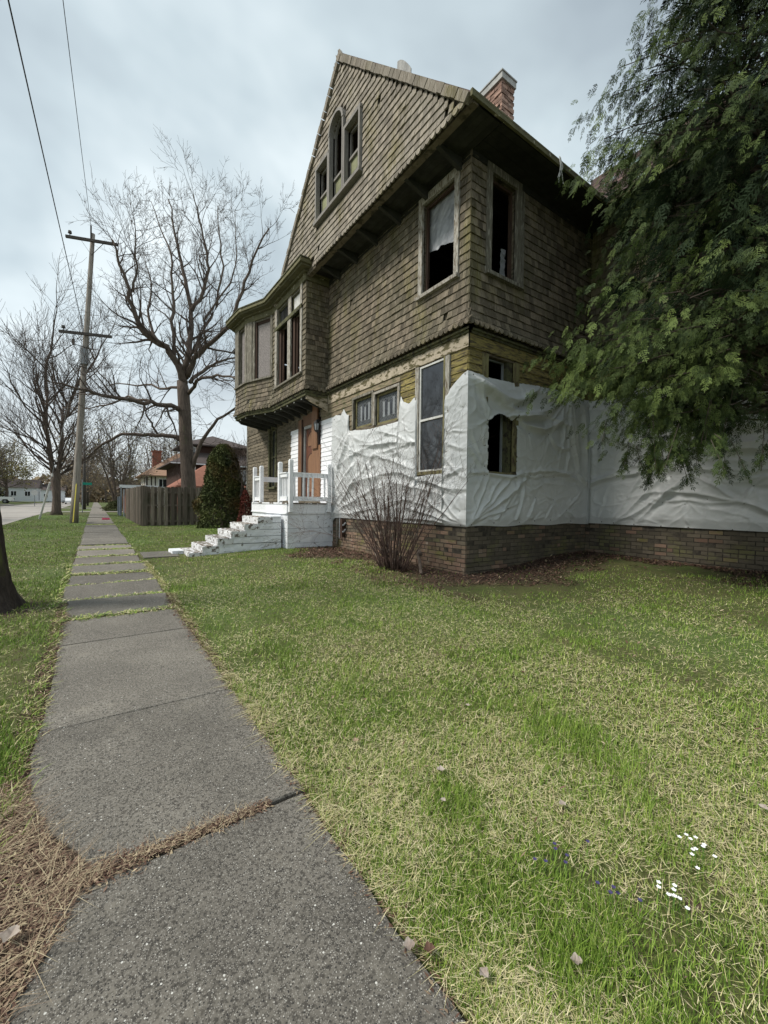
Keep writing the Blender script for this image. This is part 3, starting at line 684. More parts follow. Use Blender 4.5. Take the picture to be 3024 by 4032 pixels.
for h, mt in ((T_F1A, 'alu'), (T_F1B, 'glass')):
    sash(P1, h, .035, -.08, -.03, MT['trim_green'], F); g = MB(); g.pbox(P1, h[0] + .03, h[1] - .03, h[2] + .03, h[3] - .03, -.06, -.05); g.build('pane', MT[mt], F)
fr = MB(); fr.pbox(P2, .0, .10, 5.05, 6.84, 0, .04, .4); fr.pbox(P2, .82, .92, 5.05, 6.84, -.03, .03, .5); fr.pbox(P2, .93, 1.17, 5.05, 6.84, 0, .05, .7)
F = fr.build('window_frame', MT['trim_wood'], HO)
mb = MB(); mb.pbox(P2, .11, .80, 5.1, 6.79, -.08, -.05); mb.build('boarded_panel', MT['osb'], F)
s = MB(); s.pbox(P2, .76, .82, 5.08, 6.8, -.1, -.0, .3); s.pbox(P2, .10, .16, 5.08, 6.8, -.1, -.03, .3); s.pbox(P2, .16, .76, 6.72, 6.8, -.1, -.03, .3); s.build('jamb', MT['brown_sash'], F)
mb = MB(); ring(mb, .0, .001, 5.0, 5.001); mb = MB(); mb.pbox(P2, 0, L2 + .02, 5.01, 5.06, -.03, .075, .4); mb.build('sill', MT['trim_wood'], F)
fr = MB(); fr.pbox(P3, -.0, .15, 5.05, 6.84, 0, .05, .7); fr.pbox(P3, .72, L3, 5.05, 6.84, 0, .05, .5)
F = fr.build('window_frame', MT['trim_wood'], HO)
mb = MB(); mb.pbox(P3, 0, L3 + .03, 5.01, 5.06, -.03, .075, .4); mb.build('sill', MT['trim_wood'], F)
s = MB(); s.pbox(P3, .20, .67, 5.1, 6.79, -.09, -.06); s.build('boarded_panel', MT['osb'], F)
s = MB(); s.pbox(P3, .15, .22, 5.08, 6.8, -.1, -.01, .6); s.build('jamb', MT['brown_sash'], F)

# ---- front door, jambs, nailed planks
dr = MB(); dr.pbox(PA, 5.36, 6.42, 1.46, 3.42, -.10, -.06, .5)
D = dr.build('front_door', MT['door_red'], HO)
s = MB(); s.pbox(PA, 6.42, 6.50, 1.46, 3.50, -.12, -.0, .6); s.pbox(PA, 5.36, 6.42, 3.42, 3.50, -.12, .0, .6); s.build('door_stop', MT['chim_cap'], D)
for z0, z1 in ((1.62, 2.70), (2.92, 3.32)):                          # raised panels with an arched head
    mb = MB(); n = 10
    for i in range(n):
        a0, a1 = i / n, (i + 1) / n; ar = lambda a: z1 - .16 + .16 * math.sin(math.pi * a) ** .8
        u = lambda a: 5.80 + .48 * a
        mb.hexa([PA.p(u(a0), z0, -.06), PA.p(u(a1), z0, -.06), PA.p(u(a1), z0, -.045), PA.p(u(a0), z0, -.045), PA.p(u(a0), ar(a0), -.06), PA.p(u(a1), ar(a1), -.06), PA.p(u(a1), ar(a1), -.045), PA.p(u(a0), ar(a0), -.045)], .75)
    mb.build('door_panel', MT['door_wood'], D)
    mb = MB()
    pts = [PA.p(u(a / n), ar(a / n), -.05) for a in range(n + 1)]; mb.tube([PA.p(5.80, z0, -.05)] + pts + [PA.p(6.28, z0, -.05)], .014, 5); mb.build('panel_moulding', MT['brown_sash'], D)
for nm, (a, b_, z0, z1, n0, n1, t, mk) in dict(
        door_jamb=(6.50, 6.80, 1.46, 3.72, -.06, .03, .45, 'door_wood'), head_board=(5.50, 6.50, 3.50, 3.80, -.03, .025, .2, 'door_wood'),
        plywood_sheet=(5.30, 5.80, 1.46, 2.86, -.02, .045, .8, 'door_wood'), nailed_plank=(5.42, 5.75, 2.78, 3.98, .05, .09, .6, 'door_wood'), jamb_strip=(6.46, 6.52, 1.46, 3.70, .0, .05, .1, 'brown_sash')).items():
    mb = MB(); mb.pbox(PA, a, b_, z0, z1, n0, n1, t); mb.build(nm, MT[mk], D)
# ------------------------------------------------------------------ helper: a point seen along a line of sight at depth D (used to survey positions)
def at(px, py, D):
    c = right * ((px - CXP) / FPX) + down * ((py - CYP) / FPX) + fwd
    return Vector((0, 0, EYE)) + c * D
_g = {}
def vnoise(x, y, s, seed):
    """smooth value noise, numpy"""
    if seed not in _g: _g[seed] = np.random.default_rng(seed).random((128, 128))
    G = _g[seed]; X = np.asarray(x) * s + 500; Y = np.asarray(y) * s + 500
    i = np.floor(X).astype(int); j = np.floor(Y).astype(int); fx = X - i; fy = Y - j; fx = fx * fx * (3 - 2 * fx); fy = fy * fy * (3 - 2 * fy)
    i0 = i % 128; i1 = (i + 1) % 128; j0 = j % 128; j1 = (j + 1) % 128
    return (G[i0, j0] * (1 - fx) + G[i1, j0] * fx) * (1 - fy) + (G[i0, j1] * (1 - fx) + G[i1, j1] * fx) * fy
def fbm(x, y, s, seed, o=4): return sum(vnoise(x, y, s * 2 ** k, seed + k) * .5 ** k for k in range(o)) / sum(.5 ** k for k in range(o))

# ------------------------------------------------------------------ tarpaulin wrapped round the ground floor
def top_A(u): return np.interp(u, [0, .1, .47, .4701, 1.235, 1.236, 1.50, 1.68, 1.76, 1.80, 2.9, 3.78, 3.80, 3.9, 4.05, 4.2, 4.45, 4.6], [3.47, 3.44, 3.20, 1.84, 1.82, 3.36, 3.22, 3.30, 3.43, 2.94, 2.93, 3.02, 3.40, 3.42, 3.58, 3.45, 3.50, 3.46])
def bot_A(u): return np.interp(u, [0, 4.2, 4.45, 4.6], [.945, .95, .93, .82])
def top_B(u): return np.interp(u, [0, .42, .9, 1.8, 2.2, 2.8, 3.58], [3.47, 3.44, 3.45, 3.53, 3.545, 3.57, 3.50])
def bot_B(u): return .945 + .012 * np.sin(u * 5)
def top_C(u): return np.interp(u, [0, .3, .8, 1.5, 2.5, 4.8], [3.50, 3.50, 3.55, 3.60, 3.72, 3.8])
def bot_C(u): return .955 - .004 * u
nail_rng = random.Random(11)
def nails_for(k):
    if k == 'A': n = [(.02, 3.42), (.02, .97), (.42, 2.9), (.43, 2.55), (.44, 2.2), (.05, 2.9), (1.27, 2.45), (1.75, 2.9), (2.2, 2.92), (2.75, 2.90), (3.7, 2.98), (1.3, 3.3), (4.5, 3.4), (4.55, 2.4), (4.5, 1.7), (4.5, .9), (3.3, 2.3), (.3, 1.75), (1.3, 1.78), (.8, 1.1), (2.9, 2.25), (3.4, .98), (2.2, .97), (.06, 1.5), (.08, 1.2), (4.0, 1.2)]
    elif k == 'B': n = [(.03, 3.40), (.03, .98), (1.8, 3.5), (2.2, 3.5), (2.75, 3.53), (3.3, 3.5), (.40, 2.72), (.38, 2.3), (.36, 1.95), (.36, 1.80), (1.18, 2.86), (1.16, 1.80), (2.05, 3.0), (2.15, 2.66), (1.55, 2.62), (2.9, 2.5), (1.6, 1.86), (2.0, 1.86), (2.35, 1.86), (1.75, 1.45), (2.3, 1.42), (2.75, 1.22), (.95, 1.25), (.62, 1.0), (1.3, 1.0), (1.75, 1.02), (2.25, 1.03), (2.95, 1.0), (3.5, 1.72), (3.48, 3.3)]
    else: n = [(.55, 3.48), (.05, 1.72), (.87, 1.49), (1.47, 1.39), (1.83, 1.36), (2.15, 1.45), (2.65, 1.38), (2.75, 1.66), (.37, .99), (.63, .98), (1.0, .97), (1.46, .96), (1.89, .96), (2.5, .95), (.95, 2.9), (1.05, 1.95), (1.6, 1.85), (2.1, 1.9), (3.2, 1.5), (3.6, 2.2), (2.4, 2.6), (3.2, .96)]
    return n
def seg_fold(u, z, a, b, amp, w_, sag=0):
    d = np.array([b[0] - a[0], b[1] - a[1]]); L_ = np.hypot(*d); d /= L_
    t = ((u - a[0]) * d[0] + (z - a[1]) * d[1]) / L_; s_ = (u - a[0]) * d[1] - (z - a[1]) * d[0]
    tc_ = np.clip(t, 0, 1); s_ = s_ - sag * 4 * tc_ * (1 - tc_) * np.sign(d[0]); e_ = np.exp(-((t - tc_) * L_ / .06) ** 2)
    q = s_ / w_
    return amp * e_ * np.sin(np.pi * np.clip(tc_, .04, .96)) ** .5 * (np.exp(-np.abs(q * 1.3) ** 1.05) - .45 * np.exp(-(q - 1.7) ** 2))
SEGS = dict(A=[((4.55, 1.0), (2.6, 2.35), .05, .07), ((2.6, 2.35), (1.25, 1.95), .04, .06), ((4.5, 1.55), (3.3, 2.3), .04, .06), ((1.27, 2.45), (3.3, 2.62), .035, .05), ((1.27, 2.45), (2.7, 2.35), .03, .04), ((1.27, 2.45), (2.6, 2.85), .03, .04),
                   ((4.4, 1.05), (2.3, 1.75), .04, .06), ((2.3, 1.75), (.5, 1.5), .04, .06), ((4.3, 1.0), (1.5, 1.35), .03, .05), ((.02, .97), (1.6, 1.25), .035, .035), ((.02, .97), (1.8, 1.05), .03, .03), ((.02, .97), (1.1, 1.5), .035, .04), ((.02, .97), (.7, 1.7), .03, .04),
                   ((3.7, 2.98), (4.4, 1.9), .04, .06), ((3.75, 2.95), (3.5, 1.9), .04, .05), ((4.55, 2.4), (3.8, 3.0), .03, .05), ((3.3, 2.3), (3.4, 1.5), .03, .05), ((2.9, 2.25), (2.6, 1.6), .03, .05), ((.0, 1.75), (.45, 2.1), .025, .04), ((.0, 1.9), (.42, 1.8), .03, .04), ((0, 2.5), (.42, 2.55), .02, .03), ((0, 2.2), (.42, 2.35), .02, .04),
                   ((0, 1.55), (1.2, 1.75), .04, .05)],
            B=[((.03, .98), (1.05, 1.8), .045, .04), ((.03, .98), (1.5, 1.8), .045, .05), ((.03, .98), (.75, 1.75), .035, .035), ((.03, .98), (.45, 1.75), .03, .03), ((.03, .98), (1.2, 1.35), .03, .03), ((.62, 1.0), (1.3, 1.75), .03, .04), ((.95, 1.25), (1.45, 1.8), .025, .035), ((1.45, 1.83), (1.2, 1.0), .03, .035),
               ((.36, 1.82), (1.18, 1.78), .035, .035), ((1.16, 1.80), (3.15, 1.98), .035, .03), ((3.15, 1.98), (3.52, 1.66), .05, .04), ((.05, 3.3), (1.0, 3.05), .05, .09), ((1.0, 3.05), (1.8, 3.5), .045, .07), ((.1, 3.4), (.5, 2.85), .04, .07), ((.4, 2.72), (.9, 2.9), .03, .04), ((1.18, 2.86), (2.05, 3.0), .04, .06),
               ((1.18, 2.8), (2.15, 2.66), .03, .05), ((2.75, 3.5), (2.5, 2.2), .035, .04), ((2.75, 3.5), (2.8, 2.1), .035, .04), ((2.75, 3.5), (3.2, 2.3), .04, .05), ((2.75, 3.5), (2.2, 2.9), .03, .04), ((2.75, 3.5), (2.15, 2.5), .03, .05), ((3.3, 3.3), (3.45, 2.0), .05, .09), ((2.9, 2.5), (2.7, 1.95), .03, .04), ((2.05, 3.0), (2.9, 2.9), .03, .05), ((2.75, 1.22), (3.3, 1.6), .03, .04), ((2.75, 1.22), (3.1, 1.0), .035, .04), ((1.75, 1.45), (1.5, 1.05), .02, .03), ((2.3, 1.42), (2.1, 1.0), .02, .03), ((2.3, 1.4), (2.6, 1.0), .02, .04),
               ((0, 2.6), (.36, 1.95), .025, .04), ((0, 2.3), (.36, 1.8), .025, .04), ((0, 1.8), (.36, 1.8), .02, .03)],
            C=[((.05, 1.72), (.9, 2.1), .05, .04), ((.9, 2.1), (1.6, 2.0), .035, .035), ((1.0, .97), (2.0, 2.0), .04, .05), ((.63, .98), (1.5, 1.9), .04, .05), ((1.47, 1.39), (2.65, 1.4), .025, .035), ((2.65, 1.38), (1.9, 1.9), .04, .04), ((2.65, 1.38), (3.6, .98), .03, .05), ((.87, 1.49), (.6, 1.0), .03, .035), ((.87, 1.49), (1.1, 2.0), .025, .04), ((.3, 1.0), (.5, 1.7), .02, .04),
               ((.95, 2.9), (2.4, 2.6), .05, .08), ((.55, 3.48), (1.5, 3.1), .04, .06), ((.95, 2.9), (1.9, 2.2), .05, .08), ((2.4, 2.6), (4.2, 2.5), .07, .10), ((1.6, 2.3), (4.2, 2.15), .07, .08), ((1.9, 2.9), (4.4, 2.95), .08, .10), ((1.4, 3.2), (4.4, 3.3), .08, .10), ((2.0, 1.95), (4.2, 1.85), .05, .06), ((2.75, 1.66), (4.0, 1.8), .04, .05), ((2.75, 1.66), (2.65, 1.38), .03, .03), ((.3, 3.3), (.35, 2.2), .03, .05), ((.95, 2.9), (.6, 2.2), .03, .05)])
DRAPE = dict(A=[((1.27, 2.45), (4.3, 2.9), .05, .06, .35), ((1.27, 2.45), (4.5, 2.1), .05, .07, -.25), ((.5, 1.6), (4.5, 1.3), .06, .08, -.45), ((.4, 1.2), (3.6, 1.0), .045, .05, -.25), ((1.8, 2.9), (3.7, 2.98), .045, .07, .3)],
             B=[((.05, 3.42), (1.8, 3.5), .07, .08, .30), ((.05, 3.40), (2.75, 3.53), .06, .10, .50), ((1.8, 3.5), (2.75, 3.53), .05, .06, .16), ((.4, 2.75), (2.05, 3.0), .05, .06, .0), ((1.18, 2.86), (2.75, 3.3), .05, .07, .35), ((1.16, 1.80), (3.4, 1.7), .05, .05, -.22), ((2.15, 2.66), (2.9, 2.5), .04, .05, .15), ((2.75, 3.5), (3.3, 1.9), .06, .07, .1)],
             C=[((.55, 3.48), (2.2, 3.45), .06, .08, .25), ((.1, 2.9), (2.4, 2.6), .06, .09, .3), ((1.0, 3.0), (4.8, 3.3), .10, .12, .45), ((1.2, 2.6), (4.8, 2.9), .10, .12, .40), ((1.6, 2.3), (4.8, 2.5), .09, .10, .35), ((1.9, 2.0), (4.8, 2.1), .08, .09, .25), ((.87, 1.49), (2.65, 1.38), .05, .05, -.12), ((.05, 1.72), (1.7, 1.95), .06, .05, -.12), ((2.65, 1.38), (4.6, 1.2), .06, .07, .15), ((.63, .98), (2.0, 1.9), .05, .06, .05)])
def tarp_h(k, u, z):
    sd_ = {'A': 21, 'B': 41, 'C': 61}[k]
    wu = u + .12 * (fbm(u, z, 2.2, sd_) - .5); wz = z + .12 * (fbm(u, z, 2.2, sd_ + 9) - .5)
    h = .05 * (fbm(wu, wz, .9, sd_ + 3, 2) - .35)
    n = fbm(wu * .7 + wz * .5, wz * 1.5 - wu * .35, 1.5, sd_ + 5, 2); h = h + .014 * np.exp(-np.abs(n - .5) / .018)
    n = fbm(wu * .9 - wz * .6, wz + wu * .5, 1.9, sd_ + 7, 2); h = h + .010 * np.exp(-np.abs(n - .48) / .016)
    n = fbm(wu, wz * 1.6, 7.0, sd_ + 8, 2); h = h + .003 * (1 - np.abs(2 * n - 1) * 2)
    n = fbm(wu * .8 + wz * .3, wz * 2.2 - wu * .2, 3.2, sd_ + 12, 2); h = h + .007 * np.exp(-np.abs(n - .5) / .02)
    r_ = random.Random(sd_)
    for (nu, nz) in nails_for(k):
        du, dz = wu - nu, wz - nz; rr = np.sqrt(du * du + dz * dz) + 1e-6; th = np.arctan2(dz, du)
        h = h * (1 - .9 * np.exp(-(rr / .10) ** 2)) - .012 * np.exp(-(rr / .05) ** 2)
        for _ in range(r_.randint(3, 6)):
            a = r_.uniform(-math.pi, math.pi); d_ = rr * np.sin(th - a); f_ = (np.cos(th - a) > 0)
            h = h + f_ * r_.uniform(.008, .022) * np.exp(-(d_ / (.010 + .09 * rr)) ** 2) * np.exp(-rr / r_.uniform(.12, .35)) * (1 - np.exp(-rr / .04))
    for (a, b, am, w_) in SEGS[k]: h = h + seg_fold(wu, wz, a, b, am * 1.1, w_)
    for (a, b, am, w_, sg) in DRAPE[k]: h = h + seg_fold(wu, wz, a, b, am * (.6 if k == 'A' else 1), w_, sg)
    h = h + np.where(z < {'A': 1.9, 'B': 1.86, 'C': 1.9}[k] + .05 * np.sin(u * 2.3), .008, 0)
    for uu in ((.62, 1.9, 3.3) if k != 'B' else (1.42, 2.6)): h = h + .005 * np.exp(-((u - uu) / .012) ** 2)
    return np.maximum(h, -.012)
MT['tarp'] = mat('white_woven_tarp', (.57, .58, .58), c2=(.50, .515, .515), sc1=(2.2, 2.2, 2.2), c3=(.56, .56, .54), sc3=(3, 3, 5), th3=(.66, .8), tint=0, bump=.35, bsc=34, rough=.38, spec=.45, bdist=.006, detail=4)
MT['nail'] = mat('black_cap_nail', (.10, .09, .085), tint=0, bump=0)
TP = thing('tarpaulin', 'crumpled white plastic tarp nailed round the ground floor of the brown house', 'tarp', (HX - .06, HY - .06, .94))
allv, allf, base = [], [], 0
for k, P, u0, u1, tf, bf in (('A', PA, .0, 4.6, top_A, bot_A), ('B', PB, .0, 3.58, top_B, bot_B), ('C', PC, .0, 4.9, top_C, bot_C)):
    nu, nz = int((u1 - u0) / .0145), 180
    us = np.linspace(u0, u1, nu); ts = np.linspace(0, 1, nz)
    if k == 'A': us = np.sort(np.concatenate([us, [.4698, .4702, 1.2355, 1.2362, 1.7645, 3.7905]])); nu = len(us)
    U_, T_ = np.meshgrid(us, ts, indexing='ij')
    rag = .012 * (fbm(U_, U_ * 0 + 3, 14, 90, 3) - .5) * 2
    b_, t_ = bf(U_), tf(U_) + rag; Z_ = b_ + (t_ - b_) * T_
    off = .045 + tarp_h(k, U_, Z_)
    edge = np.minimum(T_, 1 - T_); off = off * (.45 + .55 * np.clip(edge / .05, 0, 1)) + .01
    UU = U_.copy()
    if k == 'A': off = off + .02 * np.exp(-(U_ / .03) ** 2); cor = np.clip(1 - U_ / .05, 0, 1); UU = U_ - cor * (off)
    if k == 'B':
        cor = np.clip(1 - U_ / .05, 0, 1); UU = U_ - cor * off
        q = np.clip((U_ - 3.2) / .38, 0, 1); off = off + .10 * q ** 3 * np.clip((2.9 - Z_) / .5, .15, 1); UU = np.minimum(UU, 3.58 - off * q)
    if k == 'C':
        q = np.clip(1 - U_ / .38, 0, 1); off = off + .10 * q ** 3 * np.clip((2.9 - Z_) / .5, .15, 1); UU = np.maximum(UU, off * q)
    pts = np.array(P.O)[None, None, :] + UU[..., None] * np.array(P.U) + off[..., None] * np.array(P.N) + Z_[..., None] * np.array([0, 0, 1.0])
    idx = (np.arange(nu * nz).reshape(nu, nz)) + base
    q4 = np.stack([idx[:-1, :-1], idx[1:, :-1], idx[1:, 1:], idx[:-1, 1:]], -1).reshape(-1, 4)
    uc = (.5 * (U_[:-1, :-1] + U_[1:, 1:])).ravel(); zc2 = (.5 * (Z_[:-1, :-1] + Z_[1:, 1:])).ravel()
    keep = np.ones(len(q4), bool)
    if k == 'B':
        jg = .018 * (fbm(zc2, zc2 * 0, 22, 95, 2) - .5) * 2; jt = .03 * (fbm(uc, uc * 0, 16, 96, 2) - .5) * 2
        tz = np.interp(uc, [.42, .5, .62, .8, 1.0, 1.12, 1.16], [2.70, 2.76, 2.84, 2.86, 2.80, 2.82, 2.9])
        keep &= ~((uc > .43 + jg) & (uc < 1.17 + jg * .6) & (zc2 > 1.84 + jt * .3) & (zc2 < tz + jt))
    allv.append(pts.reshape(-1, 3)); allf.append(q4[keep]); base += nu * nz
TM = np_mesh('tarp_sheet', np.concatenate(allv), np.concatenate(allf), MT['tarp'], TP, smooth=True)
for k, P in (('A', PA), ('B', PB), ('C', PC)):
    for (u, z) in nails_for(k):
        h = .045 + float(tarp_h(k, np.array([u]), np.array([z]))[0]); mb = MB(); c = Vector(P.p(u, z, h + .006)); n = P.N * .006
        mb.tube([c, c + n], .011, 6); mb.build('cap_nail', MT['nail'], TP)
# torn plastic in the upper window
def plastic(P, hole, n_, fbot, fu0, fu1, name, label):
    nu, nz = 40, 60; U_, T_ = np.meshgrid(np.linspace(0, 1, nu), np.linspace(0, 1, nz), indexing='ij')
    ua, ub = fu0, fu1; uu = hole[0] + (hole[1] - hole[0]) * (ua(T_) + (ub(T_) - ua(T_)) * U_)
    b_ = fbot(U_); Z_ = b_ + (hole[3] - b_) * T_
    off = n_ + .05 * (fbm(uu, Z_, 3, 71) - .5) + .02 * (1 - np.abs(2 * fbm(uu * 2 + Z_, Z_, 4, 73, 3) - 1) * 2)
    pts = np.array(P.O) + uu[..., None] * np.array(P.U) + off[..., None] * np.array(P.N) + Z_[..., None] * np.array([0, 0, 1.0])
    idx = np.arange(nu * nz).reshape(nu, nz); q4 = np.stack([idx[:-1, :-1], idx[1:, :-1], idx[1:, 1:], idx[:-1, 1:]], -1).reshape(-1, 4)
    o = np_mesh(name, pts.reshape(-1, 3), q4, MT['plastic'], None, loc=P.p((hole[0] + hole[1]) / 2, float(b_.min()), n_), smooth=True); tag(o, label, 'plastic sheet')
MT['plastic'] = mat('cloudy_plastic', (.34, .35, .37), c2=(.22, .23, .25), sc1=(3, 3, 3), tint=0, bump=0, rough=.4, spec=.5)
plastic(PA, W_AUP, -.13, lambda U: np.interp(U, [0, .16, .2, .6, .7, 1], [5.15, 5.16, 5.84, 5.94, 5.90, 5.98]), lambda T: 0 * T, lambda T: 0 * T + 1, 'plastic_sheet', 'torn cloudy plastic hanging in the upper window left of the house corner')
plastic(PB, W_BUP, -.20, lambda U: 5.2 + .1 * U, lambda T: .72 + .1 * T, lambda T: 1.0 - .0 * T, 'plastic_sheet', 'torn plastic strip in the low right corner of the side upper window')
bpy.data.objects['plastic_sheet.001'].scale = (1, 1, .42)

# ------------------------------------------------------------------ stoop: masonry block, broken steps, timber rail
ST = thing('front_stoop', 'white painted masonry stoop with broken steps and a wooden rail', 'stoop', (3.7, 9.4, gz(3.7, 9.4) - .05))
YN, YF, XO = 9.42, 12.1, 3.75                                       # near side, far side, outer edge
def lumpy_box(mb, x0, x1, y0, y1, z0, z1, amp=.012, seg=.12, t=.5):
    """box whose faces are subdivided and roughened"""
    def face(O, A, B, N):
        O, A, B, N = map(Vector, (O, A, B, N)); na, nb = max(2, int(A.length / seg)), max(2, int(B.length / seg)); i0 = len(mb.v); vs = []
        for i in range(na + 1):
            for j in range(nb + 1):
                p = O + A * (i / na) + B * (j / nb); e_ = 0 if (i in (0, na) or j in (0, nb)) else 1
                h = (float(fbm(p.x * 1.3 + p.z, p.y + p.z * .7, 5, 33, 2)) - .5) * 2 * amp
                vs.append(p + N * (h * e_) + (Vector((random.uniform(-1, 1), random.uniform(-1, 1), random.uniform(-1, 1))) * amp * .25 if e_ else Vector()))
        mb.add(vs, [(i * (nb + 1) + j, (i + 1) * (nb + 1) + j, (i + 1) * (nb + 1) + j + 1, i * (nb + 1) + j + 1) for i in range(na) for j in range(nb)], t)
    dx, dy, dz = x1 - x0, y1 - y0, z1 - z0
    face((x0, y0, z0), (dx, 0, 0), (0, 0, dz), (0, -1, 0)); face((x0, y1, z0), (dx, 0, 0), (0, 0, dz), (0, 1, 0)); face((x0, y0, z0), (0, dy, 0), (0, 0, dz), (-1, 0, 0))
    face((x1, y0, z0), (0, dy, 0), (0, 0, dz), (1, 0, 0)); face((x0, y0, z1), (dx, 0, 0), (0, dy, 0), (0, 0, 1))
zrow = [.0, .33, .68, 1.06]
for i in range(3):                                                   # three courses of blocks, joints open
    xs_ = [XO, XO + .42 + .2 * (i % 2), HX - .005]
    for a, b_ in zip(xs_[:-1], xs_[1:]):
        mb = MB(); lumpy_box(mb, a + .003, b_ - .003, YN, YN + .35, zrow[i] + .004, zrow[i + 1] - .003, .010, .08); mb.build('masonry_block', MT['white_block'], ST)
for i in range(3):
    mb = MB(); lumpy_box(mb, XO, XO + .3, YN + .355, YF, zrow[i] + .004, zrow[i + 1] - .003, .01, .12); mb.build('masonry_block', MT['white_block'], ST)
mb = MB(); mb.box(XO + .02, HX - .01, YN + .02, YF - .02, .9, 1.05); mb.build('core', MT['mortar'], ST)
mb = MB(); mb.box(XO - .02, HX - .004, YN - .02, YN + .02, 1.065, 1.27, .4); mb.box(XO - .02, XO + .02, YN + .022, YF, 1.065, 1.27, .6); mb.box(XO - .035, XO - .02, YN, YF, 1.03, 1.065, .7); mb.box(XO - .03, HX - .004, YN - .035, YN - .02, 1.04, 1.062, .7); mb.build('rim_board', MT['white_wood'], ST)
for i in range(9):
    y = YN + i * .295; mb = MB(); mb.box(XO - .04, HX - .01, y - .045, y + .245, 1.272, 1.305, random.random()); mb.build('deck_plank', MT['white_wood'] if i % 3 else MT['step_stone'], ST)
sw = (9.66, 10.9)
steps = [(3.44, 1.0), (3.14, .845), (2.84, .69), (2.54, .535), (2.24, .375), (1.96, .245)]
for i, (x, z) in enumerate(steps):                                    # side walls of the stair, tier by tier
    mb = MB(); lumpy_box(mb, x - .02, XO - .06, sw[0], sw[1] - .02 * i, z - (.155 if i < 5 else .25) - .02, z - .03, .022, .07, .5); mb.build('stair_tier', MT['white_block'], ST)
    xn = x - .30
    mb = MB(); lumpy_box(mb, xn - .02 + random.uniform(-.01, .01), x + .03, sw[0] - random.uniform(.0, .03), sw[1] + random.uniform(0, .02), z - .185, z - .055 if i else z - .05, .02, .07, random.random())
    tr_o = mb.build('step_tread', MT['chipped'], ST)
    mb = MB(); lumpy_box(mb, xn + .015, x - .01, sw[0] + .02, sw[1] - .02, z - .075, z - .045 if i else z - .04, .012, .07, random.random()); mb.build('tread_top', MT['step_stone'], tr_o)
mb = MB(); lumpy_box(mb, 1.64, 1.92, 9.62, 10.8, .02, .20, .02, .07); mb.build('step_tread', MT['chipped'], ST)
def post(x, y, z0, z1, w_=.092, foot=False):
    mb = MB(); a = w_ / 2
    mb.box(x - a, x + a, y - a, y + a, z0, z1 - .20, .5); mb.box(x - a + .007, x + a - .007, y - a + .007, y + a - .007, z1 - .20, z1 - .19, .2)
    mb.box(x - a, x + a, y - a, y + a, z1 - .19, z1 - .155, .5); mb.box(x - a + .007, x + a - .007, y - a + .007, y + a - .007, z1 - .155, z1 - .145, .2); mb.box(x - a, x + a, y - a, y + a, z1 - .145, z1 - .03, .5)
    c = .02; mb.hexa([(x - a, y - a, z1 - .03), (x + a, y - a, z1 - .03), (x + a, y + a, z1 - .03), (x - a, y + a, z1 - .03), (x - a + c, y - a + c, z1), (x + a - c, y - a + c, z1), (x + a - c, y + a - c, z1), (x - a + c, y + a - c, z1)], .6)
    o = mb.build('post', MT['white_wood'], ST)
    if foot: mb = MB(); mb.tube([(x, y - a - .001, z0 + .09), (x, y - a - .012, z0 + .09)], .013, 6); mb.build('bolt', MT['white_wood'], o)
def rail(a, b_, n):
    a, b_ = Vector(a), Vector(b_); d = b_ - a
    mb = MB(); mb.bar(a + V(0, 0, 1.96), b_ + V(0, 0, 1.96), .04, .09); mb.bar(a + V(0, 0, 2.015), b_ + V(0, 0, 2.015), .085, .022, t=.8); mb.build('top_rail', MT['white_wood'], ST)
    mb = MB(); mb.bar(a + V(0, 0, 1.41), b_ + V(0, 0, 1.41), .04, .085); mb.bar(a + V(0, 0, 1.355), b_ + V(0, 0, 1.355), .085, .022, t=.8); mb.build('bottom_rail', MT['white_wood'], ST)
    nrm = d.normalized().cross(V(0, 0, 1)) * .038
    for i in n:
        p = a + d * i + nrm; mb = MB(); mb.bar(p + V(0, 0, 1.37), p + V(0, 0, 2.0), .034, .034, (1, 0, 0)); mb.build('baluster', MT['white_wood'], ST)
yr = YN - .07
post(3.80, yr, 1.08, 2.33, foot=True); post(4.80, yr, 1.08, 2.28, foot=True)
post(3.74, 9.88, 1.30, 2.30); post(3.74, 11.28, 1.30, 2.30); post(3.74, 11.85, 1.30, 2.30)
rail((3.85, yr, 0), (4.755, yr, 0), [.03, .28, .42, .55, .90])
rail((3.74, YN - .02, 0), (3.74, 9.84, 0), [.15, .38, .6, .82]); rail((3.74, 11.33, 0), (3.74, 11.81, 0), [.15, .38, .6, .82])
mb = MB(); mb.bar((3.78, 11.95, 1.96), (4.96, 11.95, 1.96), .04, .12); mb.bar((3.78, 11.95, 2.03), (4.96, 11.95, 2.03), .085, .022); mb.build('top_rail', MT['white_wood'], ST)
mb = MB(); lumpy_box(mb, 1.42, 1.66, 10.3, 10.9, .08, .19, .03, .06); tag(mb.build('kerb_block', MT['white_block']), 'broken white painted kerb stone lying in dry grass before the steps', 'stone')

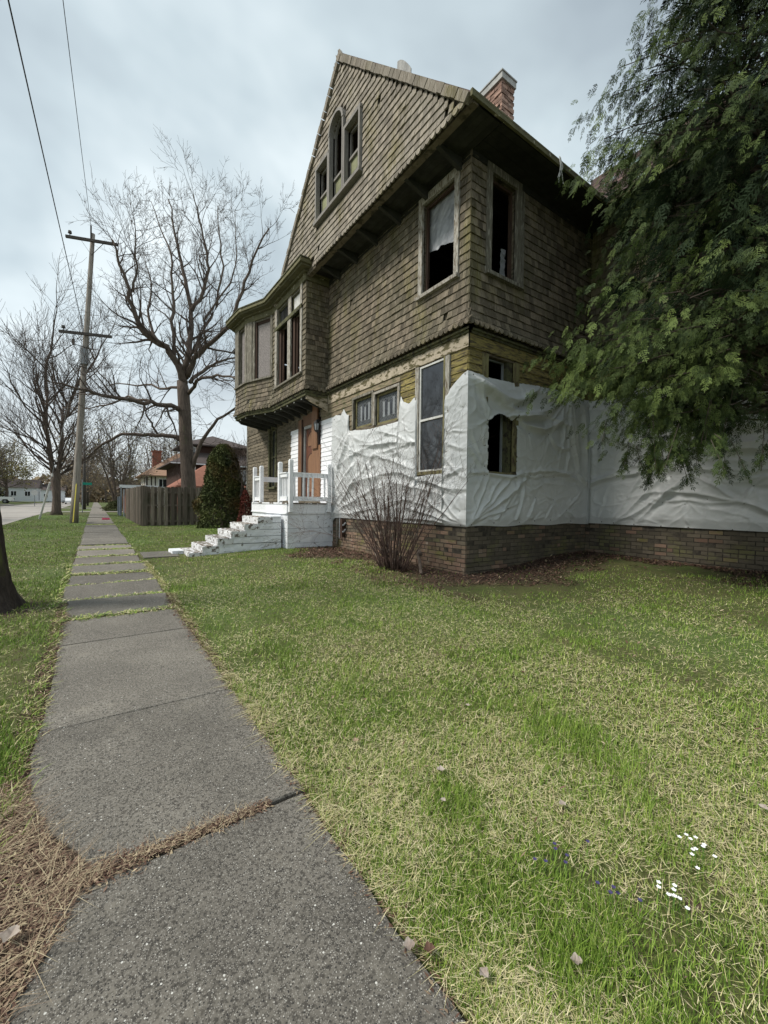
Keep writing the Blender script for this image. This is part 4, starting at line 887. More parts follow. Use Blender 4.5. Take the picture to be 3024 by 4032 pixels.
# wall lantern
LT = thing('wall_lantern', 'old black lantern with glass panes beside the front door', 'lantern', PA.p(5.34, 3.28, .0)); yl = HY + 5.34
mb = MB(); mb.box(4.86, 4.96, yl - .03, yl + .03, 3.50, 3.53); mb.tube([(4.965, yl, 3.22), (4.9, yl, 3.12), (4.86, yl, 3.2)], .012, 5); mb.build('bracket', MT['black_metal'], LT)
mb = MB(); cx_ = 4.84
for a in range(6):
    a0, a1 = a / 6 * 2 * math.pi, (a + 1) / 6 * 2 * math.pi
    pt = lambda r_, z_, aa: (cx_ + r_ * math.cos(aa), yl + r_ * math.sin(aa), z_)
    mb.bar(pt(.062, 3.23, a0), pt(.08, 3.42, a0), .012, .012); mb.add([pt(.09, 3.42, a0), pt(.09, 3.42, a1), pt(.02, 3.52, a1), pt(.02, 3.52, a0)], [(0, 1, 2, 3)]); mb.add([pt(.068, 3.23, a0), pt(.068, 3.23, a1), pt(.02, 3.18, a1), pt(.02, 3.18, a0)], [(0, 1, 2, 3)])
mb.build('cage', MT['black_metal'], LT)
for a in range(6):
    a0, a1 = a / 6 * 2 * math.pi, (a + 1) / 6 * 2 * math.pi; mb = MB(); mb.add([pt(.058, 3.24, a0), pt(.058, 3.24, a1), pt(.075, 3.41, a1), pt(.075, 3.41, a0)], [(0, 1, 2, 3)]); mb.build('pane', MT['grey_metal'], LT)
# meter pipes on the brick
GP = thing('meter_pipes', 'old gas meter pipework fixed to the brick base beside the stoop', 'pipes', (4.9, 9.0, .5))
mb = MB(); mb.tube([(4.91, 9.10, .3), (4.91, 9.10, .92)], .022, 6); mb.build('pipe', MT['trim_wood'], GP)
mb = MB(); mb.tube([(4.90, 8.93, .45), (4.90, 8.93, .95)], .03, 6); mb.build('pipe', MT['grey_metal'], GP)
for z in (.62, .78): mb = MB(); mb.tube([(4.90, 8.93, z), (4.88, 8.72, z), (4.93, 8.70, z + .06)], .02, 6); mb.build('pipe', MT['grey_metal'], GP)
mb = MB(); mb.box(4.86, 4.95, 8.76, 8.86, .5, .93); mb.build('back_plate', MT['brown_sash'], GP)
# ------------------------------------------------------------------ ground, road, walk
def lin(a, b, s): return np.arange(a, b, s)
xs = np.unique(np.round(np.concatenate([[-260, -160, -90, -60, -40, -28, -20, -16, -13, -11.5, -10.82, -10.7, -10.5, -7, -5, -3.5, -3.44, -3.3, -3.2], lin(-3, -.4, .3), [-.38, -.34], lin(-.2, .8, .2), [.78, .82], lin(.9, 9, .3), [10, 12, 15, 20, 30, 45, 80, 160, 260]]), 4))
ys = np.unique(np.round(np.concatenate([[-40, -20, -10, -6], lin(-4, 20, .4), lin(20, 60, 2), lin(60, 140, 8), [150, 180, 240, 320, 450, 700]]), 4))
X_, Y_ = np.meshgrid(xs, ys, indexing='ij')
Z_ = np.array([[gz(x, y) - (.014 if -.35 < x < .79 and -5 < y < 33 else 0) for y in ys] for x in xs]) + .012 * (fbm(X_, Y_, 1.7, 5, 2) - .5) * (np.abs(X_) < 9)
idx = np.arange(len(xs) * len(ys)).reshape(len(xs), len(ys)); q4 = np.stack([idx[:-1, :-1], idx[1:, :-1], idx[1:, 1:], idx[:-1, 1:]], -1).reshape(-1, 4)
MT['soil'] = mat('thatchy_lawn_soil', (.066, .085, .022), c2=(.10, .10, .036), sc1=(3, 3, 3), c3=(.085, .06, .04), sc3=(9, 9, 9), th3=(.55, .68), c4=(.085, .125, .032), sc4=(.35, .2, 1), th4=(.45, .62), tint=0, bump=.8, bsc=40, bdist=.02)
G = np_mesh('ground', np.stack([X_, Y_, Z_], -1).reshape(-1, 3), q4, MT['soil'], None, smooth=True); tag(G, 'lawn soil with thin thatch', kind='structure')
dwl = np.where((X_ < 4.97) & (Y_ > 4.82), 4.97 - X_, np.where(X_ < 4.97, np.hypot(4.97 - X_, 4.82 - Y_), np.minimum(4.82 - Y_, 8.55 - X_)))
dirt = np.clip(1.5 - np.abs(dwl) / (2.0 * fbm(X_, Y_, 1.1, 51, 3)), 0, 1) * (Y_ < 9.5) * (X_ > 2) + np.clip(1.25 - np.hypot((X_ + .55) / .9, (Y_ - .6) / 1.7) + .8 * (fbm(X_, Y_, 2.2, 57, 2) - .5), 0, 1) * (X_ < -.1) + ((X_ > -.36) & (X_ < .8) & (Y_ > 1.2) & (Y_ < 14)) * .9 + 1.0 * (np.hypot(X_ + 1.05, Y_ - 6.35) < .6)
da = G.data.attributes.new('dirt', 'FLOAT', 'POINT'); da.data.foreach_set('value', np.clip(dirt, 0, 1).astype(np.float32).ravel())
_t = MT['soil'].node_tree; _b2 = _t.nodes['Principled BSDF']; _s = _b2.inputs['Base Color'].links[0].from_socket; _m = _t.nodes.new('ShaderNodeMixRGB'); _at = _t.nodes.new('ShaderNodeAttribute'); _at.attribute_name = 'dirt'
_t.links.new(_at.outputs['Fac'], _m.inputs[0]); _t.links.new(_s, _m.inputs[1]); _m.inputs[2].default_value = (.055, .036, .026, 1); _t.links.new(_m.outputs[0], _b2.inputs['Base Color'])
MT['road'] = mat('pale_concrete_road', (.36, .33, .30), c2=(.30, .28, .255), sc1=(.6, .3, 1), c3=(.17, .155, .14), sc3=(.12, .9, 1), th3=(.60, .64), tint=0, bump=.3, bsc=20)
mb = MB(); yy = [5, 12, 18, 25, 30, 40, 50, 65, 80, 100, 120, 160, 240, 400]
for a, b_ in zip(yy[:-1], yy[1:]): mb.add([(-10.7, a, zwalk(a) - .085), (-3.42, a, zwalk(a) - .085), (-3.42, b_, zwalk(b_) - .085), (-10.7, b_, zwalk(b_) - .085)], [(0, 1, 2, 3)])
tag(mb.build('road', MT['road']), kind='structure')
for x0 in (-3.42, -10.84):
    mb = MB()
    for a, b_ in zip(yy[:-1], yy[1:]): mb.hexa([(x0, a, zwalk(a) - .2), (x0 + .14, a, zwalk(a) - .2), (x0 + .14, b_, zwalk(b_) - .2), (x0, b_, zwalk(b_) - .2), (x0, a, zwalk(a) + .015), (x0 + .14, a, zwalk(a) + .015), (x0 + .14, b_, zwalk(b_) + .015), (x0, b_, zwalk(b_) + .015)])
    tag(mb.build('kerb', MT['road']), kind='structure')
mb = MB(); mb.box(-3.3, -.36, 44.5, 46.8, .2, zwalk(45) + .03); mb.box(.8, 2.6, 44.5, 46.6, .2, zwalk(45) + .035); mb.box(-3.3, -.36, 61, 64, .2, zwalk(62) + .03); mb.box(-22, -10.8, 84, 90, .3, zwalk(85) + .12); tag(mb.build('driveway', MT['road']), kind='structure')
# concrete with exposed stone
def concrete(name, a, b_, specks):
    m = mat(name, a, c2=b_, sc1=(1.5, 1.5, 1.5), c3=tuple(x * .55 for x in a), sc3=(90, 90, 90), th3=(.47, .60), c4=(.22, .20, .165), sc4=(5, 5, 5), th4=(.58, .85), tint=.25, bump=.5, bsc=170, bdist=.004)
    t = m.node_tree; N = t.nodes; bs = N['Principled BSDF']; src = bs.inputs['Base Color'].links[0].from_socket
    g = N.new('ShaderNodeNewGeometry')
    for sc_, th, colr, frac in specks:
        v = N.new('ShaderNodeTexVoronoi'); v.inputs['Scale'].default_value = sc_; t.links.new(g.outputs['Position'], v.inputs['Vector'])
        l1 = N.new('ShaderNodeMath'); l1.operation = 'LESS_THAN'; t.links.new(v.outputs['Distance'], l1.inputs[0]); l1.inputs[1].default_value = th
        sp = N.new('ShaderNodeSeparateColor'); t.links.new(v.outputs['Color'], sp.inputs[0])
        l2 = N.new('ShaderNodeMath'); l2.operation = 'GREATER_THAN'; t.links.new(sp.outputs[0], l2.inputs[0]); l2.inputs[1].default_value = frac
        mu = N.new('ShaderNodeMath'); mu.operation = 'MULTIPLY'; t.links.new(l1.outputs[0], mu.inputs[0]); t.links.new(l2.outputs[0], mu.inputs[1])
        mi = N.new('ShaderNodeMixRGB'); t.links.new(mu.outputs[0], mi.inputs[0]); t.links.new(src, mi.inputs[1]); mi.inputs[2].default_value = (*colr, 1); src = mi.outputs[0]
    t.links.new(src, bs.inputs['Base Color']); return m
MT['concrete'] = concrete('dark_exposed_concrete', (.120, .110, .094), (.205, .188, .160), [(210, .34, (.24, .225, .20), .40), (130, .30, (.035, .034, .032), .62), (120, .24, (.38, .365, .33), .70), (48, .15, (.55, .54, .50), .88)])
MT['concrete_pale'] = concrete('pale_worn_concrete', (.26, .235, .20), (.19, .17, .145), [(60, .25, (.35, .34, .31), .6)])
WK = thing('sidewalk', None, None, (.2, 0, 0)); WK['kind'] = 'structure'
bounds = [(-2.9, -.68, 0), (-.60, 1.695, 0), (1.755, 2.955, 0), (2.965, 4.53, 0), (4.54, 5.36, 0), (5.50, 6.17, 0), (6.36, 7.12, 0), (7.36, 8.16, 0), (8.46, 9.28, 0), (9.58, 10.55, 1), (10.90, 11.88, 1), (12.30, 13.0, 1), (13.30, 14.4, 0), (14.42, 15.6, 0), (15.64, 16.9, 0), (16.93, 18.2, 0), (18.25, 19.5, 0), (19.55, 20.8, 0), (20.83, 22.2, 0), (22.24, 23.3, 0), (23.9, 25.1, 0), (25.15, 26.4, 0), (26.44, 27.9, 1), (27.98, 29.3, 1), (29.32, 30.6, 1), (30.62, 32.0, 1)]
r5 = random.Random(5)
for i, (a, b_, pale) in enumerate(bounds):
    xl, xr = (-.34 if i in (0, 1) or a > 6 else -.27) + r5.uniform(-.02, .02), .78 + r5.uniform(-.02, .02)
    tilt = 0 if a < 5.3 else r5.uniform(-.02, .025); rl = 0 if a < 5.3 else r5.uniform(-.015, .015)
    ed = []
    n = 10
    for k in range(n): ed.append((xl + (xr - xl) * k / n, a + r5.uniform(-.004, .004)))
    for k in range(n): ed.append((xr + r5.uniform(-.012, .006), a + (b_ - a) * k / n))
    for k in range(n): ed.append((xr - (xr - xl) * k / n, b_ + r5.uniform(-.004, .004)))
    for k in range(n): ed.append((xl + r5.uniform(-.012, .02), b_ - (b_ - a) * k / n))
    if i == 1: ed = [(x + (.26 if (x < .05 and y > 1.0) else 0) * sstep((y - .95) / .75), y + (.022 * sstep((x - .2) / .4) if y > 1.62 else 0)) for x, y in ed]
    if i == 2: ed = [(x + .25 * (1 - sstep((y - 1.76) / .5)) if x < .0 else x, y - (.022 * sstep((x - .2) / .4) if y < 1.82 else 0)) for x, y in ed]
    zt = lambda x, y: zwalk(y) + .004 + tilt * ((y - (a + b_) / 2) / (b_ - a)) * 2 + rl * x + (abs(tilt) * .5)
    m_ = len(ed); cxm, cym = (xl + xr) / 2, (a + b_) / 2
    ins = [(x + (cxm - x) * .012, y + (cym - y) * .008) for x, y in ed]
    mb = MB(); mb.add([(x, y, zt(x, y) - .14) for x, y in ed] + [(x, y, zt(x, y) - .008) for x, y in ed] + [(x, y, zt(x, y)) for x, y in ins],
           [(k, (k + 1) % m_, (k + 1) % m_ + m_, k + m_) for k in range(m_)] + [(k + m_, (k + 1) % m_ + m_, (k + 1) % m_ + 2 * m_, k + 2 * m_) for k in range(m_)] + [tuple(range(2 * m_, 3 * m_))], r5.random())
    mb.build('concrete_slab', MT['concrete_pale'] if pale else MT['concrete'], WK)
mb = MB()
for a, b_ in ((32.05, 44.4), (44.45, 60), (60, 90), (90, 130), (130, 220)): mb.hexa([(-.34, a, zwalk(a) - .1), (.78, a, zwalk(a) - .1), (.78, b_, zwalk(b_) - .1), (-.34, b_, zwalk(b_) - .1), (-.34, a, zwalk(a) + .03), (.78, a, zwalk(a) + .03), (.78, b_, zwalk(b_) + .03), (-.34, b_, zwalk(b_) + .03)])
mb.build('far_paving', MT['concrete_pale'], WK)
# flat concrete pad from the pavement to the steps
mb = MB(); mb.box(.84, 1.5, 9.9, 11.0, .0, .125); tag(mb.build('path', MT['concrete']), kind='structure')

# ------------------------------------------------------------------ grass
def blade_mat(name, cols, rough=.6):
    m = bpy.data.materials.new(name); m.use_nodes = True; t = m.node_tree; b_ = t.nodes['Principled BSDF']
    a = t.nodes.new('ShaderNodeAttribute'); a.attribute_name = 'tint'; r_ = t.nodes.new('ShaderNodeValToRGB'); t.links.new(a.outputs['Fac'], r_.inputs[0])
    e = r_.color_ramp.elements; e[0].position = cols[0][0]; e[0].color = (*cols[0][1], 1); e[1].position = cols[-1][0]; e[1].color = (*cols[-1][1], 1)
    for p, c in cols[1:-1]: q = e.new(p); q.color = (*c, 1)
    t.links.new(r_.outputs[0], b_.inputs['Base Color']); b_.inputs['Roughness'].default_value = rough; b_.inputs['Specular IOR Level'].default_value = .25
    return m
MT['grass'] = blade_mat('grass_blades', [(0, (.045, .085, .012)), (.25, (.115, .20, .025)), (.45, (.21, .32, .045)), (.6, (.33, .39, .09)), (.70, (.47, .42, .20)), (.9, (.72, .65, .41)), (1, (.38, .27, .16))])
MT['litter'] = blade_mat('dry_litter', [(0, (.05, .028, .02)), (.3, (.12, .065, .045)), (.5, (.21, .14, .10)), (.7, (.36, .28, .18)), (1, (.55, .47, .31))], .8)
gzv = np.vectorize(gz)
def blades(x, y, z, h, lean, ang, wd, tint, name, mt, parent=None, loc=None, droop=.0, split=None):
    n = len(x); dx, dy = np.cos(ang), np.sin(ang); sx, sy = -dy * wd / 2, dx * wd / 2
    def P_(f, wf): 
        r_ = h * np.sin(lean) * f ** 1.5; zz = z + h * np.cos(lean) * f - droop * h * f * f
        return np.stack([x + dx * r_ + sx * wf, y + dy * r_ + sy * wf, np.maximum(zz, z + .002)], -1), np.stack([x + dx * r_ - sx * wf, y + dy * r_ - sy * wf, np.maximum(zz, z + .002)], -1)
    a0, b0 = P_(0., 1.); a1, b1 = P_(.5, .8); a2, _ = P_(1., .05)
    v = np.stack([a0, b0, b1, a1, a2], 1).reshape(-1, 3); i = np.arange(n)[:, None] * 5
    f = np.stack([i + [0, 1, 2], i + [0, 2, 3], i + [3, 2, 4]], 1).reshape(-1, 3)
    tn3 = np.repeat(tint, 3)
    if split is not None:
        fa = split(x, y); na = (~fa); v3 = v.reshape(n, 5, 3)
        vf = np.stack([v3[fa][:, 0], v3[fa][:, 1], v3[fa][:, 4]], 1).reshape(-1, 3); vn = v3[na].reshape(-1, 3); i = np.arange(int(na.sum()))[:, None] * 5
        f = np.concatenate([np.stack([i + [0, 1, 2], i + [0, 2, 3], i + [3, 2, 4]], 1).reshape(-1, 3), np.arange(len(vf)).reshape(-1, 3) + len(vn)])
        v = np.concatenate([vn, vf]); tn3 = np.concatenate([np.repeat(tint[na], 3), tint[fa]])
    o = np_mesh(name, v, f, mt, parent, loc=(0, 0, 0) if loc is None else loc, tint=tn3); return o
def in_walk(x, y): return (x > -.33) & (x < .77)
N_ = 950000
rr = np.exp(rng.uniform(math.log(.75), math.log(38), N_)); az = rng.uniform(R(-42), R(112), N_)
gx, gy = rr * np.sin(az), rr * np.cos(az)
edge = .05 * (fbm(gx, gy, 3, 12, 2) - .5)
ok = ~((gx > np.where((gy > 2.2) & (gy < 6), -.28, -.36) + edge) & (gx < .765 + edge) & (gy < 32.2)) & (gx > -3.3)
inh = ((gx > 4.9) & (gy > 4.75)) | (gx > 8.45) | ((gx > 3.7) & (gy > 9.35) & (gy < 12.15)) | ((gx > 1.62) & (gy > 9.62) & (gy < 10.95) & (gx < 5))
ok &= ~inh
bare = fbm(gx, gy, .9, 15, 3)
dh = np.minimum(np.hypot(np.maximum(4.97 - gx, 0), np.maximum(4.82 - gy, 0)), np.abs(8.55 - gx) + (gy > 4.8) * 0)
ok &= ~((dh < 1.5 * (bare + .2)) & (gy < 9.4) & (rng.random(N_) < .93))
ok &= ~((gx < -.0) & (gy < 2.1) & (gy > -1) & (gx > -.95 - .6 * (gy < 1.2)) & (rng.random(N_) < .92))
ok &= ~((np.hypot(gx + 1.05, gy - 6.35) < .36))
ok &= ~((bare > .60) & (rng.random(N_) < .6))
gx, gy, rr = gx[ok], gy[ok], rr[ok]; n = len(gx); d3 = np.hypot(rr, 1.25)
straw = fbm(gx, gy, 2.3, 22, 4) + .16 * np.clip((gx - .8) / 1.5, 0, 1) * (rr < 9) - .10 * (gx < -.3) - .13 * (rr > 9) + .25 * np.exp(-((gx - 1.6) ** 2 + (gy - 8.4) ** 2 * .5) / .9) * (gx > .9) + .22 * np.exp(-((gx + 1.1) ** 2 / 2 + (gy - 10.5) ** 2 / 3.))
straw -= .05 * (np.abs(gx - .95) < .25)
clump = fbm(gx, gy, 3.2, 28, 2)
flat = rng.random(n) < np.clip(.24 + (straw - .48) * 1.3, .05, .5)
u1 = rng.random(n)
tint = np.where(flat, .66 + .30 * u1, np.clip(.15 + .42 * u1 + .16 * (straw - .45), .03, .64))
h = np.where(flat, rng.uniform(.022, .065, n), rng.uniform(.022, .05, n) * (1 + 1.3 * np.clip(clump - .54, 0, 1) * 2.2)); h *= np.where(rr > 10, .9 + .25 * np.clip(clump - .4, 0, 1), 1)
lean = np.where(flat, rng.uniform(1.15, 1.5, n), rng.uniform(.1, .9, n)); wd = np.where(flat, .0020, .0025) * np.clip(d3 / 2.1, 1, 14) ** .9 * rng.uniform(.7, 1.3, n)
blades(gx, gy, gzv(gx, gy) - .004 + flat * rng.uniform(.0, .02, n), h, lean, rng.uniform(0, 2 * np.pi, n), wd, tint, 'grass', MT['grass'], split=lambda a, b: np.hypot(a, b) > 3.6)
tag(bpy.data.objects['grass'], 'patchy spring lawn of green blades and dry straw', 'grass', kind='stuff')
# dry blades combed over the walk edges and between slabs
def tufts(cx, cy, k, ang, sp, hl, tin, jit=.03):
    m_ = len(cx) * k; x = np.repeat(cx, k) + rng.normal(0, jit, m_); y = np.repeat(cy, k) + rng.normal(0, jit, m_); a = np.repeat(ang, k) + rng.normal(0, sp, m_)
    return x, y, rng.uniform(hl[0], hl[1], m_), a, rng.uniform(tin[0], tin[1], m_)
L = []
c = rng.uniform(.6, 9.5, 330); L.append(tufts(np.full(330, .835), c, 7, np.full(330, math.pi * 1.05), .7, (.03, .10), (.55, .98)))
c = rng.uniform(.6, 3.2, 20); L.append(tufts(np.full(20, .86), c, 9, rng.normal(math.pi * 1.05, .3, 20), .28, (.10, .26), (.68, .95), .012))
c = rng.uniform(1.0, 9.5, 210); L.append(tufts(np.where(c < 6, -.31, -.38), c, 7, np.full(210, .0), .9, (.03, .10), (.1, .85)))
for (a, b_, pale), nx in zip(bounds[4:24], bounds[5:25]):
    if nx[0] - b_ > .06:
        k = 110 if nx[0] - b_ < .35 else 200; L.append(tufts(rng.uniform(-.33, .8, k), rng.uniform(b_ - .02, nx[0] + .02, k), 10, rng.uniform(0, 6.28, k), .9, (.02, .06), (.1, .95), .03))
x, y, h, a, t = [np.concatenate(q_) for q_ in zip(*L)]
n = len(x); blades(x, y, gzv(x, y) + .004, h, rng.uniform(.9, 1.5, n), a, .0024 * np.clip(np.hypot(x, y) / 1.6, 1, 8), t, 'edge_grass', MT['grass'], droop=.15); tag(bpy.data.objects['edge_grass'], 'dry grass fringing the walk and its joints', 'grass', kind='stuff')
# litter: left of the near slabs, along the joint, round the walls
def litter(name, label, x, y, big=1.0, tin=(0, 1), seed=1, zoff=.004):
    n = len(x); th = rng.uniform(0, 6.28, n); ln_ = rng.uniform(.005, .020, n) * big * np.clip(np.hypot(x, y) / 3, 1, 3); wd = ln_ * rng.uniform(.12, .7, n); tl = rng.uniform(-.5, .5, n); z = gzv(x, y) + zoff + rng.uniform(0, .012, n)
    c, s = np.cos(th), np.sin(th)
    def P_(a, b_): return np.stack([x + c * ln_ * a - s * wd * b_, y + s * ln_ * a + c * wd * b_, z + ln_ * a * tl + np.abs(b_) * wd * .2], -1)
    v = np.stack([P_(-1, 0), P_(0, -.6), P_(1, 0), P_(.1, .6)], 1).reshape(-1, 3); f = np.arange(n * 4).reshape(n, 4)
    o = np_mesh(name, v, f, MT['litter'], None, loc=(float(x.mean()), float(y.mean()), 0), tint=rng.uniform(tin[0], tin[1], n)); tag(o, label, 'leaf litter', kind='stuff')
nL = 52000
ledge = lambda y: np.interp(y, [.3, 1.0, 1.37, 1.64, 1.77, 2.0, 2.3, 2.7], [-.36, -.26, -.17, -.05, -.02, -.14, -.22, -.27])
y = rng.uniform(-.4, 2.5, nL); x = ledge(y) + .03 * (fbm(y, y * 0, 9, 88) - .5) - np.abs(rng.normal(0, .40, nL))
k1 = (rng.random(nL) < .055); x = np.where(k1, -.1 + .72 * rng.random(nL) ** 1.5, x); y = np.where(k1, 1.72 + rng.normal(0, .016, nL) + .03 * (x < .15) * rng.normal(0, 1, nL), y)
litter('leaf_litter', 'brown needles and crumbled leaves gathered beside the near slab and in its open joint', x, y, .62, (0, .8))
n = 4200; k1 = rng.random(n) < .12
x = np.where(k1, rng.uniform(-.15, .55, n), 0); y = np.where(k1, 1.72 + rng.normal(0, .022, n), rng.uniform(.2, 2.4, n)); x = np.where(k1, x, ledge(y) - np.abs(rng.normal(0, .4, n)))
blades(x, y, gzv(x, y) + .006 + rng.uniform(0, .014, n), rng.uniform(.03, .19, n) * np.where(k1, .4, 1), rng.uniform(1.42, 1.55, n), rng.normal(.9, 1.1, n), np.full(n, .0016), rng.uniform(.35, 1, n), 'dry_straw', MT['litter']); tag(bpy.data.objects['dry_straw'], 'long bleached straw lying over the leaf litter', 'straw', kind='stuff')
M = 60000; x = rng.uniform(2.6, 8.5, M); y = rng.uniform(-.5, 9.4, M)
dw = np.where((x < 4.97) & (y > 4.82), 4.97 - x, np.where(x < 4.97, np.hypot(4.97 - x, 4.82 - y), np.minimum(4.82 - y, 8.55 - x)))
bl = fbm(x, y, 1.1, 51, 3); kk = (dw > 0) & (dw < 2.3 * bl + .1) ; x, y = x[kk], y[kk]
litter('wall_litter', 'reddish dead leaves and twigs along the foot of the brick wall', x, y, .9, (0, .55))
n = 12000; x = np.where(rng.random(n) < .5, .795, -.30) + rng.normal(0, .035, n); y = rng.uniform(.6, 6.2, n); litter('edge_litter', 'brown crumbled leaves caught along both edges of the walk', x, y, .6, (0, .7))
x = rng.uniform(.9, 7.5, 900); y = rng.uniform(.2, 6, 900); litter('lawn_litter', 'scattered dead leaf scraps on the lawn', x, y, 1.0, (.1, .9), zoff=.03)
# curled dead leaves one can pick out
def leaf_thing(px, py, sz_, tintv, label, name='dead_leaf', mt='litter', curl=.5):
    r_ = at(px, py, 1) - V(0, 0, EYE); sz = sz_ * .72
    tt = 1.2
    for _ in range(40):
        p = V(0, 0, EYE) + r_ * tt; tt += (gz(p.x, p.y) + .03 - p.z) / r_.z
    p = V(0, 0, EYE) + r_ * tt; mb = MB(); k = 7; a0 = random.uniform(0, 6.28)
    for i in range(k - 1):
        def q_(i, s):
            f = i / (k - 1) - .5; wv = math.cos(f * math.pi) * .45 + .03
            u = V(math.cos(a0), math.sin(a0), 0); v = V(-math.sin(a0), math.cos(a0), 0)
            return p + u * f * sz + v * s * wv * sz * (1 + .25 * math.sin(i * 2.3)) + V(0, 0, 1) * (curl * sz * (abs(s) * .5 * wv * 2 + f * f) + .004)
        mb.add([q_(i, -1), q_(i, 0), q_(i + 1, 0), q_(i + 1, -1)], [(0, 1, 2, 3)], tintv); mb.add([q_(i, 0), q_(i, 1), q_(i + 1, 1), q_(i + 1, 0)], [(0, 1, 2, 3)], tintv * .9)
    tag(mb.build(name, MT[mt]), label, 'leaf', 'dead leaves on the ground')
MT['pale_leaf'] = mat('bleached_leaf', (.40, .35, .30), c2=(.24, .19, .16), sc1=(30, 30, 30), tint=.2, bump=0)
leaf_thing(1735, 3035, .055, .5, 'curled white leaf on the lawn, right of the diagonal slab joint', mt='pale_leaf')
leaf_thing(1745, 3155, .035, .5, 'small pinched pale leaf just below the larger white one', mt='pale_leaf')
leaf_thing(1400, 2920, .05, .62, 'tan curled leaf near the middle of the walk edge')
leaf_thing(1840, 2780, .04, .5, 'pale leaf scrap high on the open lawn', mt='pale_leaf')
leaf_thing(2215, 3170, .045, .55, 'pinkish curled leaf in the centre of the lawn', mt='pale_leaf')
leaf_thing(2270, 3790, .045, .5, 'pale leaf low in the foreground grass', mt='pale_leaf')
leaf_thing(1610, 3730, .05, .5, 'grey-pink leaf at the edge of the near slab', mt='pale_leaf')
leaf_thing(1690, 3745, .045, .25, 'rust brown leaf beside the grey-pink one at the slab edge')
leaf_thing(2060, 2650, .04, .3, 'orange brown leaf on the upper lawn')
leaf_thing(3005, 3185, .05, .5, 'white leaf at the right edge of the lawn', mt='pale_leaf')
leaf_thing(1905, 3840, .04, .5, 'grey leaf between tufts at the bottom of the lawn', mt='pale_leaf')
leaf_thing(40, 3690, .07, .5, 'grey maple leaf on the litter at the left edge', mt='pale_leaf')
MT['petal_white'] = mat('white_petal', (.85, .85, .83), tint=0, bump=0); MT['petal_violet'] = mat('violet_petal', (.06, .05, .13), tint=0, bump=0); MT['stem'] = mat('flower_stem', (.08, .16, .03), tint=0, bump=0)
def flowers(px, py, n, spread, mt, label, hgt=.06):
    r_ = at(px, py, 1) - V(0, 0, EYE); tt = (gz(2, 2) + .05 - EYE) / r_.z; p0 = V(0, 0, EYE) + r_ * tt
    T = thing('flower_clump', label, 'flowers', (p0.x, p0.y, gz(p0.x, p0.y)))
    for i in range(n):
        x, y = p0.x + random.gauss(0, spread), p0.y + random.gauss(0, spread); z = gz(x, y); h = hgt * random.uniform(.7, 1.2)
        mb = MB(); mb.tube([(x, y, z), (x + .004, y, z + h)], .0012, 3); mb.build('stem', MT['stem'], T)
        mb = MB(); a0 = random.uniform(0, 6)
        for k in range(5):
            a = a0 + k * 1.257; c = V(x + .004, y, z + h); e1 = V(math.cos(a), math.sin(a), .35) * .008; e2 = V(-math.sin(a), math.cos(a), 0) * .0035
            mb.add([c, c + e1 * .6 + e2, c + e1, c + e1 * .6 - e2], [(0, 1, 2, 3)])
        mb.build('blossom', MT[mt], T)
flowers(2730, 3320, 11, .028, 'petal_white', 'little clump of white violets, upper of the two white clumps in the lawn')
flowers(2660, 3520, 9, .028, 'petal_white', 'little clump of white violets, lower of the two white clumps in the lawn')
flowers(2215, 3350, 7, .05, 'petal_violet', 'few dark violet blooms left of the white violets')
flowers(2440, 3490, 5, .04, 'petal_violet', 'few violet blooms beside the lower white clump')

# ------------------------------------------------------------------ utility pole, guy guard, wires
UP = thing('utility_pole', 'leaning wooden utility pole with two crossarms on the grass verge', 'utility pole', (-.86, 25.4, gz(-.86, 25.4)))
pb = V(-.86, 25.4, .1); ptp = at(366, 922, 21.3)
mb = MB(); mb.tube([pb.lerp(ptp, i / 10) for i in range(11)], [.175 - .08 * (i / 10) ** .8 for i in range(11)], 14); mb.build('pole_shaft', MT['pole'], UP, smooth=True)
def on_pole(z): return pb.lerp(ptp, (z - pb.z) / (ptp.z - pb.z))
adir = V(.95, -.31, .0).normalized()
arms = []
for zc_, off in ((ptp.z - .45, 0.0), (9.6, -.05)):
    c = on_pole(zc_) + V(0, -.2, 0); a = c - adir * 1.15; b_ = c + adir * 1.12; mb = MB(); mb.bar(a, b_, .10, .13); ao = mb.build('crossarm', MT['dark_wood'], UP); arms.append((a, b_, c))
    for s in (-1, 1): mb = MB(); mb.bar(c + adir * s * .5 + V(0, .0, -.05), on_pole(zc_ - .75) + V(0, -.17, 0), .035, .012); mb.build('brace', MT['dark_wood'], UP)
    mb = MB(); p = a + adir * .18; mb.tube([p + V(0, 0, .06), p + V(0, 0, .16), p + V(0, 0, .18), p + V(0, 0, .30)], [.02, .02, .09, .07], 8); mb.build('insulator', MT['dark_wood'], UP)
mb = MB(); p = on_pole(ptp.z); mb.bar(p + V(-.08, -.1, -.3), p + V(-.08, -.1, .35), .07, .07, (1, 0, 0)); mb.build('pole_pin', MT['dark_wood'], UP)
mb = MB(); p = on_pole(8.45); mb.tube([p + V(-.02, -.12, -.38), p + V(-.02, -.12, .38)], .19, 10); mb.build('equipment_can', MT['grey_metal'], UP)
for dz in (.5, -.5): mb = MB(); mb.bar(p + V(-.45, -.3, dz), p + V(.3, -.1, dz - .05), .05, .03); mb.build('can_bracket', MT['dark_wood'], UP)
p = arms[1][0] + adir * .6; mb = MB(); mb.tube([p + V(0, 0, -.1), p + V(0, 0, -.3), p + V(0, 0, -.32), p + V(0, 0, -.6)], [.02, .02, .07, .05], 6); mb.build('insulator', MT['dark_wood'], UP)
MT['yellow'] = mat('yellow_plastic', (.70, .58, .10), tint=0, bump=0, rough=.5)
